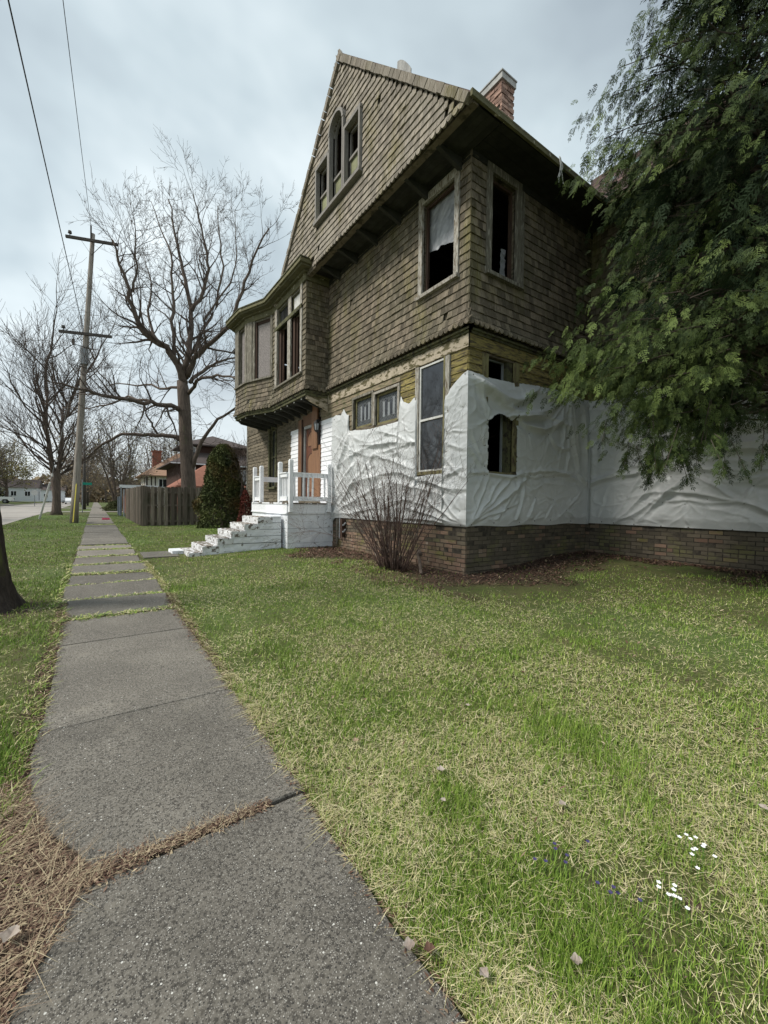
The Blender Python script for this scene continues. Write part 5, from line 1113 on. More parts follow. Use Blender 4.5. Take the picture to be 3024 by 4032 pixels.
mb = MB(); mb.tube([at(288, 2056, 20), at(301, 1905, 20.4)], .022, 7); tag(mb.build('guy_guard', MT['yellow']), 'yellow plastic guard strip leaning against the utility pole', 'cable guard')
mb = MB(); p = at(298, 2045, 20.7); mb.box(p.x - .12, p.x + .12, p.y - .1, p.y + .1, gz(p.x, p.y), gz(p.x, p.y) + .62); mb.box(p.x - .14, p.x + .14, p.y - .12, p.y + .12, gz(p.x, p.y) + .62, gz(p.x, p.y) + .68); tag(mb.build('utility_box', MT['grey_metal']), 'small grey utility box at the foot of the leaning pole', 'utility box')
GG = thing('guy_wire', 'white plastic guard on a slanting guy wire beside the road', 'guy wire', tuple(at(155, 2046, 23.5)))
mb = MB(); g0, g1 = at(155, 2046, 23.5), at(197, 1900, 23); mb.tube([g0, g1], .05, 7); mb.build('guard', MT['alu'], GG)
mb = MB(); mb.tube([g1, at(205, 1870, 22.8), on_pole(9.0) + V(-.15, 0, 0)], .012, 4); mb.build('cable', MT['grey_metal'], GG); mb = MB(); p = at(205, 1870, 22.8); mb.tube([p - V(0, 0, .08), p + V(0, 0, .08)], .05, 6); mb.build('coupling', MT['alu'], GG)
def wire(name, pts, r_, label, sag=.0, group='overhead cables'):
    mb = MB(); P = []
    for a, b_ in zip(pts[:-1], pts[1:]):
        a, b_ = Vector(a), Vector(b_); P += [a.lerp(b_, i / 14) - V(0, 0, sag * 4 * (i / 14) * (1 - i / 14)) for i in range(14)]
    P.append(Vector(pts[-1])); mb.tube(P, r_, 4); tag(mb.build(name, MT['wire']), label, 'cable', group)
w0 = on_pole(9.7) + V(-.1, -.25, 0)
wire('cable', [(-2.6, -15, 9.4), (-1.2, 9.05, 9.62), w0], .014, 'thick black cable sweeping from the upper left corner to the lower crossarm', .05)
w1 = ptp + V(-.08, -.1, .3)
wire('cable', [(-2.1, -16, 13.7), (-.68, 12.9, 13.85), w1], .010, 'thin high cable running down to the tip of the leaning pole', .05)
# far poles
def pole2(x, y, h, label, lampy=True):
    z = gz(x, y); T = thing('street_light_pole', label, 'light pole', (x, y, z), 'poles further along the verge')
    mb = MB(); mb.tube([(x, y, z - .1), (x + .03, y, z + h)], [.17, .11], 8); mb.build('pole_shaft', MT['dark_wood'], T, smooth=True)
    mb = MB(); mb.tube([(x, y, z + h - .9), (x - .5, y - .6, z + h - .6), (x - 1.3, y - .5, z + h - .55)], .03, 5); mb.build('arm', MT['grey_metal'], T); mb = MB(); mb.box(x - 1.8, x - 1.25, y - .6, y - .4, z + h - .62, z + h - .5); mb.build('lamp_head', MT['alu'], T)
pole2(-.95, 55, 7.3, 'dark street light pole, nearer one of the far poles along the verge'); pole2(-1.0, 84, 8.0, 'dark street light pole, farther one of the far poles along the verge')
wl = [on_pole(6.4), V(-.95, 55, 6.6)]
wire('cable', [on_pole(7.2), (7.2, 44.5, 6.2)], .016, 'service cable from the leaning pole to the dark brown house, upper of the pair', .25, 'service cables')
wire('cable', [on_pole(6.7), (7.2, 44.5, 5.9)], .016, 'service cable from the leaning pole to the dark brown house, lower of the pair', .25, 'service cables')
wire('cable', [on_pole(8.8), (-.95, 55, 7.4)], .014, 'cable strung from the leaning pole to the next pole down the street', .4)
SG = thing('street_sign', 'small green street name sign on a thin post beyond the leaning pole', 'street sign', (-.85, 42, gz(-.85, 42)))
mb = MB(); mb.tube([(-.85, 42, .15), (-.85, 42, 3.0)], .035, 6); mb.build('post', MT['grey_metal'], SG)
MT['green_sign'] = mat('green_sign_face', (.02, .30, .22), tint=0, bump=0, rough=.5)
mb = MB(); mb.box(-.83, -.2, 41.97, 41.99, 2.55, 2.75); mb.build('sign_blade', MT['green_sign'], SG); mb = MB(); mb.box(-.86, -.84, 41.6, 42.3, 2.32, 2.5); mb.build('sign_blade', MT['green_sign'], SG)
p = at(136, 1940, 62); zb = gz(p.x, p.y); SS = thing('road_sign', 'round-looking pale back of a road sign across the street by the pickup', 'sign', (p.x, p.y, zb))
mb = MB(); mb.tube([(p.x, p.y, zb), (p.x, p.y, p.z + .3)], .035, 6); mb.build('post', MT['grey_metal'], SS)
mb = MB(); k = 8; mb.add([(p.x + .42 * math.cos(i / k * 6.283 + .39), p.y - .03, p.z + .42 * math.sin(i / k * 6.283 + .39)) for i in range(k)] + [(p.x + .42 * math.cos(i / k * 6.283 + .39), p.y - .05, p.z + .42 * math.sin(i / k * 6.283 + .39)) for i in range(k)], [tuple(range(k)), tuple(range(2 * k - 1, k - 1, -1))] + [(i, (i + 1) % k, (i + 1) % k + k, i + k) for i in range(k)]); mb.build('sign_plate', MT['alu'], SS)

# ------------------------------------------------------------------ board fence
FN = thing('board_fence', 'weathered shadowbox board fence enclosing the back yard', 'fence', (1.8, 21.6, gz(1.8, 21.6)))
def board(a, d, nrm, w_, z0, z1, side):
    o = Vector((*a, 0)) + nrm * (.045 * side); e = d * w_; th = nrm * .02; c = .025; t = random.random()
    mb = MB(); pr = [(0, z0), (1, z0), (1, z1 - c), (1 - c / w_, z1), (c / w_, z1), (0, z1 - c)]
    mb.add([o + e * f + V(0, 0, z) for f, z in pr] + [o + e * f + V(0, 0, z) + th for f, z in pr], [tuple(range(6)), tuple(range(11, 5, -1))] + [(i, (i + 1) % 6, (i + 1) % 6 + 6, i + 6) for i in range(6)], t); mb.build('board', MT['fence'], FN)
def run(a, b_, back=True):
    a, b_ = Vector((*a, 0)), Vector((*b_, 0)); d = (b_ - a).normalized(); nrm = Vector((d.y, -d.x, 0)); L_ = (b_ - a).length; s = 0
    if nrm.dot(Vector((-1, -1, 0))) < 0: nrm = -nrm
    while s < L_:
        p = a + d * s; zg = gz(p.x, p.y) + .02; h = 1.80 + random.uniform(-.015, .015)
        board((p.x, p.y), d, nrm, .145, zg, zg + h, 1); q_ = p + d * .135; board((q_.x, q_.y), d, nrm, .145, zg, zg + h - .02, -1.9); s += .275
    for z in (.22, .95, 1.55):
        mb = MB(); n_ = 6
        for i in range(n_):
            p, q_ = a.lerp(b_, i / n_), a.lerp(b_, (i + 1) / n_); mb.bar(p + V(0, 0, gz(p.x, p.y) + z), q_ + V(0, 0, gz(q_.x, q_.y) + z), .05, .085)
        mb.build('rail', MT['fence'], FN)
    s = 0
    while s <= L_ + .1: p = a + d * s; mb = MB(); mb.box(p.x - .045, p.x + .045, p.y - .045, p.y + .045, gz(p.x, p.y), gz(p.x, p.y) + 1.84, random.random()); mb.build('post', MT['fence'], FN); s += 2.4
run((1.8, 21.6), (9.2, 21.6)); run((1.76, 21.8), (1.66, 31.4))
# chain-link and panel gate behind
CG = thing('chain_link_gate', 'rusty chain-link gate on grey posts behind the board fence', 'gate', (1.75, 32, gz(1.75, 32)))
for (x, y, h) in ((1.7, 31.7, 1.95), (1.62, 33.4, 1.9), (1.58, 36.2, 2.1)): mb = MB(); mb.tube([(x, y, .15), (x, y, .2 + h)], .045, 6); mb.build('post', MT['grey_metal'], CG)
mb = MB(); mb.bar((1.7, 31.7, 1.7), (2.9, 31.7, 1.7), .03, .03); mb.bar((1.7, 31.7, .35), (2.9, 31.7, .35), .03, .03); mb.build('frame', MT['grey_metal'], CG)
mb = MB()
for i in range(14):
    for sg in (1, -1):
        xa = 1.7 + i * .09; mb.bar((xa, 31.7, .35 if sg > 0 else 1.7), (min(xa + .5, 2.9), 31.7, 1.0), .008, .008)
tag(mb.build('wire_mesh', MT['grey_metal'], CG), kind='stuff')
MT['slate_panel'] = mat('slate_grey_panel', (.10, .125, .15), c2=(.07, .085, .10), sc1=(3, 3, 9), tint=.2, bump=.2)
GPn = thing('grey_panel_fence', 'short run of slate grey fence panels beside the distant walk', 'fence', (1.45, 36, gz(1.45, 36)))
for i in range(5): mb = MB(); mb.box(1.42, 1.46, 33.6 + i * .9, 34.46 + i * .9, .25, 1.6, random.random()); mb.build('panel', MT['slate_panel'], GPn)
mb = MB(); mb.box(1.95, 2.25, 32.6, 32.8, .3, .72); tag(mb.build('white_jug', MT['white_wood']), 'small white container seen through the chain-link gate', 'container')
MT['pink'] = mat('pink_plastic', (.70, .06, .16), tint=0, bump=0, rough=.4)
mb = MB(); p = at(420, 2036, 23.8); lumpy_box(mb, p.x - .22, p.x + .14, p.y - .1, p.y + .1, zwalk(p.y) + .02, zwalk(p.y) + .10, .02, .05); tag(mb.build('crumpled_bag', MT['pink']), 'crumpled bright pink wrapper lying on the distant walk', 'litter')
# ------------------------------------------------------------------ trees
def jitter_line(pts, amp, sub=3):
    out_ = []
    for a, b_ in zip(pts[:-1], pts[1:]):
        for i in range(sub): out_.append(a.lerp(b_, i / sub) + V(random.gauss(0, amp), random.gauss(0, amp), random.gauss(0, amp)) * (1 if i else .3))
    out_.append(pts[-1]); return out_
def grow(mb, p, d, L_, r0, depth, up=.25, wig=.22, kids=(4, 6), rmin=.006, seg=5, ang=(.45, 1.0), lf=(.45, .7), leaves=None):
    pts = [p]; d = d.normalized(); step = L_ / seg
    for i in range(seg):
        d = (d + V(random.gauss(0, wig), random.gauss(0, wig), random.gauss(0, wig) + up * .35)).normalized(); pts.append(pts[-1] + d * step)
    r1 = max(r0 * .35, rmin * .7); mb.tube(pts, [max(r0 + (r1 - r0) * i / seg, rmin * .7) for i in range(seg + 1)], 5 if r0 > .03 else 3, cap=False)
    if leaves is not None and depth <= 1:
        for q_ in pts[1:]: leaves.append(q_)
    if depth <= 0: return
    n = random.randint(*kids)
    for i in range(n):
        f = random.uniform(.25, 1.0); k = min(int(f * seg), seg - 1); q_ = pts[k].lerp(pts[k + 1], f * seg - k); dd = (pts[k + 1] - pts[k]).normalized()
        ax = dd.cross(V(random.gauss(0, 1), random.gauss(0, 1), random.gauss(0, 1))).normalized(); a = random.uniform(*ang)
        nd = dd * math.cos(a) + ax * math.sin(a)
        grow(mb, q_, nd, L_ * random.uniform(*lf), max((r0 + (r1 - r0) * f) * .6, rmin), depth - 1, up, wig, kids, rmin, max(3, seg - 1), ang, lf, leaves)
    if depth >= 1: grow(mb, pts[-1], d, L_ * .6, max(r1, rmin), depth - 1, up, wig, kids, rmin, max(3, seg - 1), ang, lf, leaves)
# large bare tree behind the board fence
def z6(x, y): return (300 + x * .893, 650 + y * .893)
TD = 24.0; tb = at(745, 1990, TD); tb.z = gz(tb.x, tb.y)
TR = thing('bare_tree', 'large bare tree with a thick trunk rising behind the board fence', 'tree', tuple(tb))
tr_ = MB(); lm = MB(); tw = MB()
trunk = [tb - V(0, 0, .2), tb + V(0, 0, .5), at(742, 1900, TD), at(736, 1800, TD), at(730, 1700, TD), at(727, 1620, TD), at(722, 1540, TD), at(716, 1500, TD)]
tr_.tube(trunk, [.52, .43, .39, .36, .345, .34, .33, .27], 14); tr_.build('trunk', MT['bark'], TR, smooth=True)
LIMBS = [([(478, 965), (450, 880), (400, 800), (300, 740), (262, 660), (235, 550), (190, 440), (160, 330)], .22, [0, -.5, -1, -1.6, -2, -2.3, -2.6, -3]),
         ([(400, 800), (340, 745), (315, 640), (330, 520), (300, 400)], .10, [-1, -1, -.6, 0, .6]), ([(250, 560), (270, 450), (262, 330), (255, 230)], .07, [-2.2, -2.4, -2.8, -3]),
         ([(480, 940), (492, 850), (508, 740), (505, 630), (480, 500), (455, 390), (430, 280), (405, 150)], .19, [0, .3, .6, .8, 1, 1.2, 1.5, 1.8]), ([(510, 640), (560, 560), (585, 460), (570, 360), (540, 230), (515, 130)], .12, [.7, .6, .4, .2, 0, -.4]),
         ([(432, 780), (430, 650), (425, 530), (420, 400), (370, 280), (330, 160)], .10, [-.6, -.4, 0, .5, .9, 1.3]),
         ([(490, 930), (520, 850), (600, 780), (680, 700), (735, 560), (775, 420), (850, 280)], .17, [0, -.5, -1.2, -1.8, -2.2, -2.6, -3]), ([(500, 900), (545, 760), (620, 620), (650, 450), (630, 300), (625, 180)], .11, [0, .8, 1.6, 2.2, 2.6, 3]), ([(560, 690), (680, 520), (710, 400), (700, 200)], .07, [.8, 1.4, 1.8, 2.2]),
         ([(500, 960), (560, 910), (620, 870), (700, 850), (800, 820)], .12, [0, 1, 2, 3, 4]), ([(495, 1010), (530, 950), (620, 925), (700, 940), (790, 930)], .11, [0, -1, -2, -3, -4]),
         ([(462, 1085), (420, 1060), (330, 1040), (200, 1030), (110, 1015), (40, 990), (-60, 965), (-140, 940)], .15, [0, -.8, -1.8, -3, -4, -4.8, -5.6, -6]), ([(330, 1040), (230, 1020), (130, 1060), (40, 1075), (-60, 1070)], .07, [-1.8, -1.4, -.8, 0, .4]),
         ([(470, 975), (400, 985), (300, 970), (190, 965), (100, 985)], .09, [0, .8, 1.6, 2.6, 3.4])]
for L_ in LIMBS:
    pts = [at(*z6(x, y), TD + dd) for (x, y), dd in zip(L_[0], L_[2])]; pts = jitter_line(pts, .05); n = len(pts); r0 = L_[1]
    rad = [max(r0 * (1 - .82 * i / (n - 1)), .018) for i in range(n)]; lm.tube(pts, rad, 8 if r0 > .08 else 6)
    for i in range(2, n):
        for _ in range(random.choice((1, 1, 2))):
            dd = (pts[i] - pts[i - 1]).normalized(); ax = dd.cross(V(random.gauss(0, 1), random.gauss(0, 1), random.gauss(0, 1))).normalized(); a = random.uniform(.5, 1.1)
            grow(tw, pts[i], dd * math.cos(a) + ax * math.sin(a) + V(0, 0, .12), random.uniform(1.0, 2.1) * (1.15 - .4 * i / n), max(rad[i] * .5, .016), 3, .22, .17, (2, 3), .0065, 4, (.4, .95), (.42, .62))
for px in ([(711, 1732), (690, 1722), (640, 1712), (560, 1715), (480, 1708), (420, 1740), (370, 1775)], [(625, 1712), (600, 1680), (580, 1640), (572, 1600)], [(752, 1850), (775, 1790), (808, 1717), (856, 1650), (929, 1605)]):
    pts = jitter_line([at(x, y, TD - .15 * i) for i, (x, y) in enumerate(px)], .04); n = len(pts); lm.tube(pts, [.14 - .09 * i / n for i in range(n)] if px[0][0] > 700 else [.07 - .04 * i / n for i in range(n)], 7)
    for i in range(4, n): grow(tw, pts[i], V(random.gauss(0, 1), random.gauss(0, 1), random.gauss(0, .8)), random.uniform(.8, 1.6), .022, 2, .1, .2, (2, 4), .008, 4)
lm.build('limb', MT['bark'], TR, smooth=True); tw.build('twigs', MT['twig'], TR)
# street maple on the verge, forked low
tb = V(-2.25, 37.5, gz(-2.25, 37.5)); T2 = thing('street_tree', 'bare street tree with forked trunk between the road and the utility pole', 'tree', tuple(tb))
mb = MB(); mb.tube([tb - V(0, 0, .2), tb + V(0, 0, .35), tb + V(.02, 0, 1.4), tb + V(-.02, 0, 2.6), tb + V(-.15, 0, 3.5)], [.50, .31, .26, .29, .24], 14)
ldr = [([tb + V(-.08, 0, 2.6), tb + V(-.25, 0, 4), tb + V(-.62, .1, 7), tb + V(-.55, .3, 9.5)], .20), ([tb + V(.08, 0, 2.6), tb + V(.18, -.1, 4), tb + V(.35, -.2, 7), tb + V(.75, .2, 9)], .19)]
for pts, r0 in ldr: mb.tube(jitter_line(pts, .04), [r0 * (1 - .6 * i / 9) for i in range(10)], 10)
mb.build('trunk', MT['bark'], T2, smooth=True)
tw = MB()
for k in range(46):
    pts, r0 = ldr[k % 2]; f = random.uniform(.12, 1); j = min(int(f * 3), 2); p = pts[j].lerp(pts[j + 1], f * 3 - j); a = random.uniform(0, 6.28); el = random.uniform(.25, 1.0) + .35 * f
    grow(tw, p, V(math.cos(a) * math.cos(el), math.sin(a) * math.cos(el), math.sin(el)), random.uniform(3.2, 5.2) * (1.05 - .2 * f), random.uniform(.05, .09), 3, .30, .13, (2, 4), .008, 5, (.35, .8), (.42, .60))
for p, d in ((ldr[0][0][3], V(-.1, 0, 1)), (ldr[1][0][3], V(.2, 0, 1))): grow(tw, p, d, 5.5, .13, 3, .3, .12, (4, 6), .01, 6)
for k in range(5): grow(tw, tb + V(.2, 0, 3.2), V(.9, random.uniform(-.5, .5), .75), 3.6, .06, 2, .3, .12, (3, 5), .01, 5)
tw.build('crown', MT['twig'], T2); T2.scale = (.93, .93, .88)
# near trunk cut by the left edge of the view
tb = V(-1.045, 6.35, gz(-1.045, 6.35)); T3 = thing('near_tree', 'dark furrowed trunk at the left edge beside the walk', 'tree', tuple(tb))
ks, ns = 40, 60; vs = []; fs = []
for i in range(ns + 1):
    z = 9.5 * (i / ns) ** 1.35; r_ = .245 + .16 * math.exp(-z / .22) - .019 * z
    for j in range(ks):
        a = j / ks * 6.283; rg = 1 + .055 * math.sin(a * 13 + 2.2 * math.sin(z * 2.1) + math.sin(a * 3) * 2) + .05 * (random.random() - .5) + .12 * math.exp(-z / .2) * math.sin(a * 5)
        vs.append((tb.x - .058 * z + r_ * rg * math.cos(a), tb.y + r_ * rg * math.sin(a), tb.z - .05 + z))
fs = [(i * ks + j, i * ks + (j + 1) % ks, (i + 1) * ks + (j + 1) % ks, (i + 1) * ks + j) for i in range(ns) for j in range(ks)]
mb = MB(); mb.add(vs, fs); mb.build('trunk', MT['bark_dark'], T3, smooth=True)
mb = MB()
for k in range(11): a = random.uniform(2.2, 4.4) if k < 6 else random.uniform(0, 6.28); zz = 5.6 + .37 * k; grow(mb, V(tb.x - .058 * zz, tb.y, tb.z + zz), V(math.cos(a), math.sin(a), .7 + .06 * k), 3.2 - .1 * k, .09, 2, .2, .15, (3, 4), .012)
mb.build('crown', MT['twig'], T3)
# the same kind of trees further off, some with a haze of young leaves
def leaf_cloud(pts, n, s, spread):
    P = np.array([tuple(p) for p in pts]); c = P[rng.integers(0, len(P), n)] + rng.normal(0, spread, (n, 3)); a = rng.normal(0, 1, (n, 3)); a /= np.linalg.norm(a, axis=1)[:, None]; b_ = np.cross(a, rng.normal(0, 1, (n, 3))); b_ /= np.linalg.norm(b_, axis=1)[:, None]
    ss = s * rng.uniform(.5, 1.3, (n, 1)); v = np.stack([c - a * ss, c + b_ * ss * .6, c + a * ss, c - b_ * ss * .6], 1).reshape(-1, 3); return v, np.arange(4 * n).reshape(n, 4)
MT['leaf_olive'] = mat('young_olive_leaf', (.13, .125, .045), c1b=(.24, .21, .09), tint=.3, bump=0); MT['leaf_brown'] = mat('brown_bud_haze', (.17, .13, .085), c1b=(.26, .20, .12), tint=.2, bump=0); MT['leaf_dark'] = mat('dark_conifer_leaf', (.022, .032, .015), c1b=(.05, .06, .03), tint=.3, bump=0)
def far_tree(name, h, spread, leafmt, nleaf, stems=1, seed=1, droop=.2, twigs='twig_far', tr_r=.3, lo=.22, nb=16, leafs=.12):
    random.seed(seed); o = thing(name, None, 'tree', (0, 0, 0)); mb = MB(); tw = MB(); lv = []
    for s in range(stems):
        a = s / max(stems, 1) * 6.28 + .5; lean = .0 if stems == 1 else .32
        top = V(math.cos(a) * lean * h * .5, math.sin(a) * lean * h * .5, h * .62); pts = jitter_line([V(math.cos(a) * .15 * (stems > 1), math.sin(a) * .15 * (stems > 1), 0), V(top.x * .3, top.y * .3, h * .22), V(top.x * .75, top.y * .75, h * .45), top], .07); m_ = len(pts)
        mb.tube(pts, [tr_r * (1 - .75 * i / m_) * (1 if stems == 1 else .62) for i in range(m_)], 8)
        for k in range(nb // stems):
            f = random.uniform(lo, .98); i = min(int(f * (m_ - 1)), m_ - 2); a2 = random.uniform(0, 6.28); el = random.uniform(.15, .9) + .3 * f
            grow(tw, pts[i], V(math.cos(a2) * math.cos(el), math.sin(a2) * math.cos(el), math.sin(el)), spread * random.uniform(.45, .7) * (1.15 - .4 * f), .075, 2, droop, .16, (4, 5), .014, 5, (.4, .9), (.45, .65), lv)
        grow(tw, pts[-1], V(0, 0, 1), spread * .5, .08, 2, .3, .15, (4, 5), .014, 5, leaves=lv)
    mb.build('trunk', MT['bark'], o, smooth=True); tw.build('branches', MT[twigs], o)
    if nleaf: v, f = leaf_cloud(lv, nleaf, leafs, .3); tag(np_mesh('foliage', v, f, MT[leafmt], o, tint=rng.random(len(f))), kind='stuff')
    return o
pA = far_tree('street_tree', 12, 7, 'leaf_brown', 2200, 1, 11); pB = far_tree('vase_tree', 12, 7.5, 'leaf_olive', 700, 5, 12, .35, nb=30); pC = far_tree('spring_tree', 9, 7, 'leaf_olive', 5200, 1, 13, .05, nb=22, leafs=.15); pD = far_tree('street_tree', 13, 6.5, None, 0, 2, 14, .3, nb=22)
random.seed(21)
def put(proto, spots, group):
    for i, (x, y, s, lab) in enumerate(spots):
        z = gz(x, y) - .05
        if proto.get('label') is None: proto.location = (x, y, z); proto.rotation_euler = (0, 0, random.uniform(0, 6)); proto.scale = (s, s, s); proto['label'] = lab; proto['group'] = group
        else: dup(proto, (x, y, z), random.uniform(0, 6.28), s, lab, group)
g1 = 'distant trees lining the street'
put(pA, [(-2.0, 66, .9, 'brown budding street tree on the verge past the far light pole'), (-1.9, 96, 1.0, 'brown tree on the verge, merging into the haze beyond the nearer budding one'), (-2.1, 128, 1.1, 'last brown tree of the verge row where walk and road close up'), (-16, 130, 1.2, 'tall brown tree far across the road at its vanishing end'), (5, 118, 1.1, 'brown tree at the far right of the distant walk'), (-24, 150, 1.3, 'brown tree above the far left houses'), (-8, 190, 1.3, 'brown tree in the middle of the road\'s vanishing end'), (14, 150, 1.2, 'brown tree behind the far end of the low hedge'), (3, 170, 1.2, 'smallest brown tree straight above the walk\'s vanishing point')], g1)
put(pB, [(2.2, 62, .92, 'many-stemmed vase shaped tree beside the distant walk'), (8.5, 74, .9, 'vase shaped tree with faint leaves left of the tudor house'), (13, 86, 1.1, 'tall vase shaped tree behind the tan roofed house')], g1)
put(pC, [(-19, 70, .95, 'olive leafing tree across the road by the white picket yard'), (-15.5, 84, 1.0, 'olive leafing tree across the road behind the road sign'), (-27, 78, 1.1, 'wide olive tree at the far left edge'), (-14, 108, 1.1, 'olive tree behind the white pickup'), (-23, 104, 1.25, 'olive tree rising between the white houses')], g1)
put(pD, [(-12.6, 24.5, 1.0, 'bare street tree across the road, mirrored in the tall ground floor window'), (-13.2, 33, 1.05, 'second bare street tree across the road, outside the left edge'), (-12.3, 82, .95, 'bare trunk on the verge across the road'), (-1.7, 150, 1.1, 'bare leafless tree at the end of the verge'), (7, 130, 1.1, 'bare tree far behind the low hedge'), (-40, 120, 1.5, 'tall bare tree above the white houses')], g1)
# far dark evergreens and woodland
def mass(name, cx_, cy_, rx, ry, h, n, s, mt, label, z0=None, kind=None, cat='tree', floor=.0):
    z0 = gz(cx_, cy_) if z0 is None else z0; T = thing(name, label, cat, (cx_, cy_, z0))
    mb = MB(); mb.tube([(cx_, cy_, z0), (cx_, cy_, z0 + h * .85)], [.12 * rx + .03, .02], 6); mb.build('trunk', MT['bark'], T)
    th = rng.uniform(0, 6.283, n); f = rng.random(n) ** .8; zz = floor + f * (h - floor); prof = (1 - f ** 2.6) * .85 + .15 + .1 * np.sin(f * 9); rad = prof * (.55 + .45 * np.sqrt(rng.random(n))) * (1 + .30 * (fbm(th * 1.5, f * 6, 1.2, 77) - .5) * 2)
    c = np.stack([cx_ + np.cos(th) * rad * rx, cy_ + np.sin(th) * rad * ry, z0 + zz], -1); a = rng.normal(0, 1, (n, 3)) + [0, 0, .6]; a /= np.linalg.norm(a, axis=1)[:, None]; b_ = np.cross(a, rng.normal(0, 1, (n, 3))); b_ /= np.linalg.norm(b_, axis=1)[:, None]; ss = s * rng.uniform(.5, 1.3, (n, 1))
    v = np.stack([c - a * ss, c + b_ * ss * .35, c + a * ss, c - b_ * ss * .35], 1).reshape(-1, 3); tn = np.clip(.5 + (fbm(c[:, 0] * .9, c[:, 2] * 1.1, 1.2, 78) - .5) * 2 + rng.normal(0, .15, n), 0, 1)
    np_mesh('foliage', v, np.arange(4 * n).reshape(n, 4), mt, T, tint=tn); return T
mass('dark_conifer', 17, 92, 5, 5, 9, 3500, .45, MT['leaf_dark'], 'dark evergreen mass behind the tan roofed house')
mass('dark_conifer', 11, 96, 3.5, 4, 7, 2500, .4, MT['leaf_dark'], 'dark evergreen just left of the red brick chimney')
mass('dark_conifer', -31, 80, 3.5, 3.5, 5.5, 2500, .35, MT['leaf_dark'], 'low dark evergreen beside the white picket yard')
mass('dark_shrub', -19.5, 118, 5, 2, 3.5, 2000, .3, MT['leaf_dark'], 'dark hedge behind the white pickup', cat='hedge')
mass('dark_conifer', 22, 75, 4, 4, 9.5, 2500, .4, MT['leaf_dark'], 'dark evergreen above the neighbouring roofs')
n = 26000; th = rng.uniform(-.75, .55, n); dist = rng.uniform(170, 230, n); hx, hy = dist * np.sin(th), dist * np.cos(th); hz_ = rng.random(n) ** 1.3 * (6.5 + 6 * fbm(th * 9, th * 0, 2, 66)) + .6
a = rng.normal(0, 1, (n, 3)); a /= np.linalg.norm(a, axis=1)[:, None]; b_ = np.cross(a, rng.normal(0, 1, (n, 3))); b_ /= np.linalg.norm(b_, axis=1)[:, None]; c = np.stack([hx, hy, hz_], -1); ss = rng.uniform(.5, 1.5, (n, 1))
tag(np_mesh('far_woods', np.stack([c - a * ss, c + b_ * ss * .5, c + a * ss, c - b_ * ss * .5], 1).reshape(-1, 3), np.arange(4 * n).reshape(n, 4), MT['leaf_brown'], None, loc=(0, 200, 0), tint=rng.random(n)), 'far brown woodland closing the end of the street', 'woods', kind='stuff')
mb = MB(); mb.tube([(-2.2, 84.0, 0), (0, 1, 0)], .01, 3)

# ------------------------------------------------------------------ evergreen shrub at the far corner of the house
MT['shrub_leaf'] = mat('yew_foliage', (.022, .034, .012), c1b=(.075, .085, .028), c2=(.12, .065, .022), sc1=(.9, .9, .9), lo=.50, hi=.70, tint=.35, bump=0)
SHB = mass('evergreen_shrub', 4.42, 18.1, 1.02, .9, 3.45, 20000, .07, MT['shrub_leaf'], 'dense green and rust coloured evergreen shrub between the fence and the stoop', cat='shrub')
random.seed(31); mb = MB()
for k in range(9): a = random.uniform(-1, 1.5); grow(mb, V(4.7 + .25 * math.cos(a), 17.4, 1.5), V(math.cos(a) * .35 + .15, -.2, 1), 1.5, .02, 2, .3, .2, (3, 5), .006)
mb.build('bare_shoots', MT['twig'], SHB)
mass('dark_shrub', 4.75, 16.2, .28, .3, 1.5, 1500, .05, mat('dark_red_leaf', (.06, .015, .012), c1b=(.13, .03, .02), tint=.3, bump=0), 'small dark red shrub against the far corner of the house', cat='shrub')
mass('hedge_bush', 1.95, 49, 1.35, .9, 1.0, 5000, .09, mat('clipped_hedge_leaf', (.045, .055, .02), c1b=(.09, .095, .04), tint=.3, bump=0), 'low rounded olive bush beside the distant walk', cat='bush')

# ------------------------------------------------------------------ leafless bush by the brick base
random.seed(41); bb = V(4.2, 5.75, gz(4.2, 5.75)); BU = thing('bare_bush', 'leafless many-stemmed bush in front of the tarp covered wall', 'bush', tuple(bb))
mb = MB(); st = MB()
tips = []
for k in range(66):
    a = random.uniform(0, 6.28); rr_ = random.uniform(0, .20); lean = random.uniform(.05, .85)
    p = bb + V(math.cos(a) * rr_, math.sin(a) * rr_ * 1.4, -.03); d = V(math.cos(a) * lean * .6, math.sin(a) * lean * 1.35 + .05, 1).normalized(); L_ = random.uniform(.9, 2.0)
    if p.x + d.x * L_ > 4.85: d.x = -abs(d.x)
    pts = [p]
    for i in range(7): d = (d + V(random.gauss(0, .05), random.gauss(0, .05), random.gauss(0, .03))).normalized(); pts.append(pts[-1] + d * L_ / 7)
    for q_ in pts: q_.x = min(q_.x, 4.84)
    st.tube(pts, [random.uniform(.007, .013) * (1 - .75 * i / 7) + .001 for i in range(8)], 5, t=random.random())
    for _ in range(random.randint(3, 6)):
        f = random.randint(3, 7); dd = (d + V(random.gauss(0, .45), random.gauss(0, .5), random.gauss(.1, .25))); p2 = pts[f].copy(); q_ = MB()
        grow(q_, p2, dd, random.uniform(.3, .65), .0030, 2, .1, .14, (1, 2), .0015, 4)
        q_.v = [(min(x, 4.86), y, z) for x, y, z in q_.v]; n0 = len(mb.v); mb.v += q_.v; mb.f += [tuple(i + n0 for i in f_) for f_ in q_.f]; mb.t += [random.random()] * len(q_.f)
